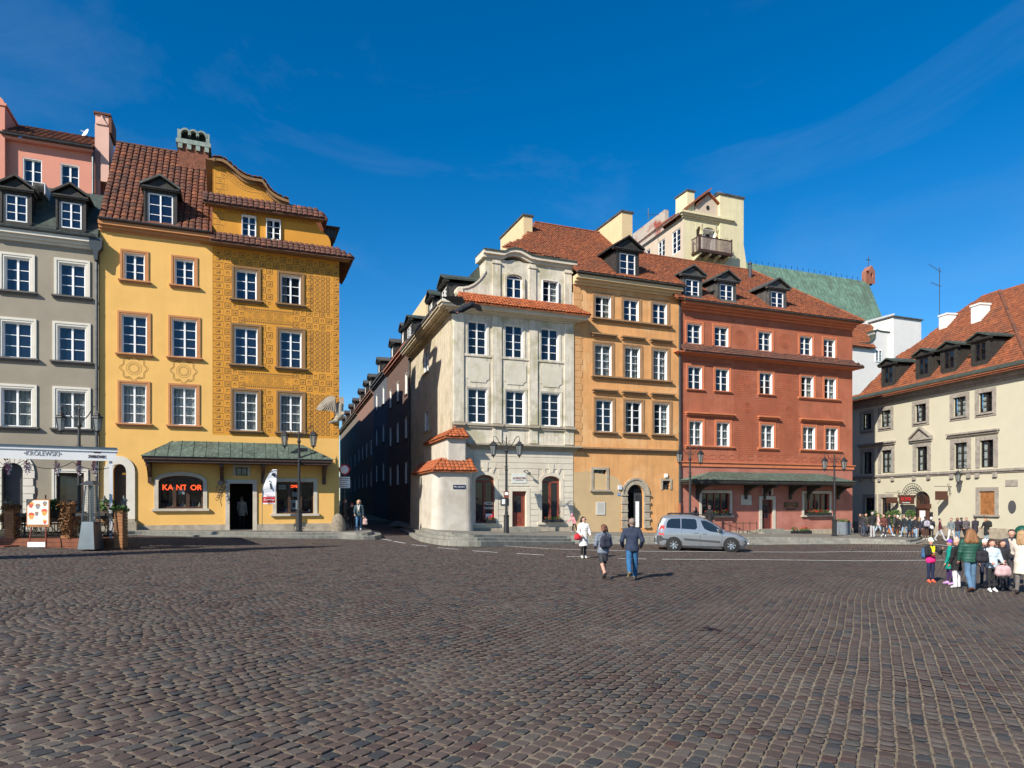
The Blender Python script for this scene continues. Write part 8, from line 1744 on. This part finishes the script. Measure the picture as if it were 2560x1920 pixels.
# --- the crowd in front of the beige house
CR = 'people walking past the beige house'
for px_, fy, hy, dr, tp, lg, hr, kw, lb in (
    (2150, 1337, 1289, .6, (.012, .012, .013), (.03, .03, .035), (.02, .02, .02), {}, 'person in black in the shadow beside the red house corner'),
    (2165, 1338, 1293, -.9, (.05, .05, .03), (.04, .05, .08), (.3, .18, .1), {}, 'person in an olive top next to the red house corner, mostly in shadow'),
    (2181, 1343, 1281, PI, (.016, .016, .017), (.36, .36, .36), (.35, .33, .31), dict(bulk=1.2, wide=1.15), 'grey-haired man in a black coat and light grey trousers on the pavement'),
    (2196, 1339, 1288, 1.2, (.58, .38, .36), (.30, .40, .50), (.45, .32, .18), dict(stride=.4), 'person in a pale pink jacket striding behind the grey-haired man'),
    (2222, 1340, 1287, 1.1, (.02, .022, .024), (.17, .32, .48), (.025, .015, .01), dict(stride=.35), 'teenager in a dark jacket and light blue jeans walking'),
    (2247, 1342, 1292, -1.3, (.015, .016, .02), (.02, .02, .022), (.2, .1, .06), dict(stride=.4, lean=.15, hat=((.68, .64, .6), 'plain')), 'person in a white beanie and black jacket walking'),
    (2274, 1351, 1290, 1.4, (.014, .03, .045), (.014, .018, .028), (.02, .015, .01), dict(stride=.15, coat=.7), 'tall person in a dark teal jacket with white shoes at the end of the steps'),
    (2288, 1349, 1292, -1.1, (.018, .018, .02), (.25, .38, .5), (.03, .02, .015), {}, 'person in black with light jeans behind the tall one in teal'),
    (2313, 1350, 1292, PI, (.02, .022, .032), (.07, .035, .03), (.03, .02, .015), dict(bag=(.34, .31, .36)), 'person in navy with a pale grey backpack seen from behind'),
    (2328, 1349, 1300, 2.6, (.02, .02, .024), (.03, .03, .035), (.5, .5, .5), dict(hem=(.6, .58, .56), hat=((.7, .68, .66), 'plain')), 'person in black with a white shirt hem and white hood'),
    (2350, 1352, 1300, 1.0, (.085, .016, .024), (.36, .37, .37), (.03, .016, .014), dict(stride=.4, wide=1.2), 'person in a maroon top and light grey trousers striding'),
    (2378, 1351, 1297, -1.0, (.14, .165, .17), (.62, .61, .58), (.03, .02, .02), dict(stride=.35, wide=1.2), 'person in a grey hoodie and white trousers striding'),
    (2394, 1351, 1295, 2.4, (.03, .022, .028), (.08, .16, .26), (.16, .07, .04), dict(hs='bob', coat=.75), 'person with auburn hair in a dark coat and jeans'),
    (2404, 1348, 1298, 1.6, (.014, .014, .016), (.016, .016, .02), (.02, .02, .02), dict(stride=.3, bag=(.42, .4, .55)), 'person in black with a lilac bag walking right'),
    (2157, 1341, 1292, 2.0, (.03, .03, .04), (.05, .06, .09), (.04, .03, .02), dict(hs='long'), 'long-haired person in a dark grey top left of the grey-haired man'),
    (2209, 1342, 1291, -.7, (.10, .03, .025), (.03, .03, .04), (.03, .02, .02), dict(stride=.2), 'person in a rust-red jacket between the pink jacket and the light jeans'),
    (2236, 1337, 1290, .9, (.05, .06, .05), (.03, .035, .05), (.1, .06, .03), dict(hs='bob'), 'person in a dull green jacket beside the white beanie'),
    (2261, 1343, 1293, -1.5, (.02, .025, .03), (.20, .30, .42), (.06, .04, .03), dict(stride=.3), 'person in a black top and faded jeans left of the tall one in teal'),
    (2300, 1347, 1295, 1.3, (.03, .03, .05), (.03, .03, .04), (.35, .24, .12), dict(hs='long', coat=.7), 'fair-haired person in a dark blue coat near the topiary'),
    (2416, 1349, 1300, -.4, (.09, .08, .085), (.02, .02, .025), (.05, .03, .02), dict(stride=.15), 'person in a charcoal sweater right of the lilac bag'),
    (2438, 1348, 1305, PI, (.028, .024, .035), (.03, .028, .035), (.02, .016, .02), dict(bulk=1.25, coat=.55, hat=((.028, .024, .035), 'plain')), 'person in a hooded dark purple puffer coat by the beige plinth'),
    (2466, 1352, 1304, -1.3, (.014, .016, .016), (.22, .34, .45), (.30, .15, .06), dict(hs='bob', coat=.45, lean=.15, bag=(.015, .016, .018)), 'person in a long black coat looking down at a phone by the beige plinth')):
    p = ground(px_, fy) if px_ > 2268 else at_z(px_, fy, .0 if px_ < 2230 else -.08); bg = kw.pop('bag', None); hs_ = kw.pop('hs', 'short')
    t = person(lb, p, max(1.45, min(1.82, (fy - hy) * p.y / FPX)), dr, tp, lg, (.55, .55, .53) if hash(lb) % 2 else (.05, .05, .05), hr, hs_, arms=((.25, .15, .5), (-.15, .15, .3)), res=.026, group=CR, **kw)
    if bg: bag('bag carried by the ' + ' '.join(lb.split()[:9]), t, (0, .2, 1.08), (.32, .2, .4), bg, res=.026)
# ================================================================== birds
u_, z_ = FY.uz(846, 1040, -.25); t = thing('stone_bird', 'carved sandstone bird with spread wings on the ochre house corner', 'sculpture', tuple(FY.w(u_, -.3, z_)), TH)
k = FY.depth(846) / FPX; X = lambda px_, py_: ((px_ - 846) * k, (1040 - py_) * k)
Q = []
def q3(px_, py_, y): a, b = X(px_, py_); return (a, y, b)
Q += [(q3(848, 1015, -.1), q3(846, 1042, -.15), .20, .24, 0), (q3(846, 1042, -.15), q3(841, 1052, -.2), .22, .12, 0), (q3(841, 1052, -.2), q3(822, 1060, -.35), .13, .05, 0, .6), (q3(850, 1034, -.2), q3(856, 1036, -.35), .11, .09, 0)]
grow('body', Q, ['sandstone'], .03, t, .06)
W1 = [(842, 1040), (839, 1020), (836, 997), (829, 993), (818, 996), (806, 1006), (796, 1018), (791, 1027), (795, 1030), (812, 1030), (826, 1027), (832, 1033), (838, 1039)]
q = MB(); q.sweep([q3(a, b, -.42 + .003 * (846 - a)) for a, b in W1], [q3(a, b, -.32 + .003 * (846 - a)) for a, b in W1]); q.build('wing', 'sandstone', t)
q = MB()
for e in range(9): f = e / 8; a, b = 838 - 6 * f, 1004 + 28 * f * .3; q.tube([q3(834 - 2 * e, 1000 + 1.2 * e, -.40), q3(836 - 5.2 * e, 1036 - 1.2 * e if e > 2 else 1034, -.43)], .028, 5)
q.build('wing_feathers', 'sandstone', t)
W2 = [(848, 1034), (849, 1012), (848, 995), (853, 992), (859, 993), (859, 1010), (857, 1024), (852, 1034)]
q = MB(); q.sweep([q3(a, b, -.02) for a, b in W2], [q3(a, b, .12) for a, b in W2]); q.build('wing', 'sandstone', t)
Yp = 7.2; Pp = at_y(1158, 768, Yp); t = thing('pigeon', 'grey pigeon, coloured dark as if backlit, in flight in front of the pale house', 'bird', tuple(Pp)); k = Yp / FPX; g3 = lambda X_, Y_, y: (((1080 + X_ * .0723) - 1158) * k, y, (768 - (700 + Y_ * .0723)) * k)
M('pigeon_grey', (.014, .017, .024), .7, .3, 60, spec=.2); M('pigeon_backlit', (.004, .004, .005), .8, .2, spec=.1)  # near-black on tail and wings is backlight shade put into the colour
Q = [(g3(1330, 870, 0), g3(1050, 1000, 0), .030, .034, 0), (g3(1050, 1000, 0), g3(850, 1090, 0), .032, .022, 0), (g3(1400, 830, 0), g3(1440, 830, 0), .022, .018, 0), (g3(850, 1090, 0), g3(640, 1120, 0), .022, .016, 1, .6)]
grow('body', Q, ['pigeon_grey', 'pigeon_backlit'], .006, t, .012)
for nm, W in (('wing', [(1150, 760, .0), (1050, 560, .02), (700, 510, .05), (250, 480, .10), (420, 560, .09), (640, 700, .07), (850, 850, .04), (980, 880, .0)]), ('wing', [(1340, 880, .0), (1480, 840, -.02), (1640, 900, -.05), (1720, 1000, -.07), (1750, 1170, -.09), (1600, 1130, -.07), (1500, 1020, -.04), (1380, 960, 0.)])):
    q = MB(); q.sweep([g3(a, b, y - .002) for a, b, y in W], [g3(a, b, y + .002) for a, b, y in W]); q.build(nm, 'pigeon_backlit', t)
q = MB(); q.ball(g3(890, 1140, -.02), (.012, .01, .006)); q.build('feet', M('pigeon_pink', (.5, .2, .2), .6, 0), t)
# ================================================================== lettering becomes plain mesh
bpy.context.view_layer.update(); dg = bpy.context.evaluated_depsgraph_get()
for o in [o for o in bpy.data.objects if o.type == 'FONT']:
    me = bpy.data.meshes.new_from_object(o.evaluated_get(dg)); n = link(o.name.split('.')[0], me, o.parent); n.matrix_local = o.matrix_local.copy()
    bpy.data.objects.remove(o, do_unlink=True)
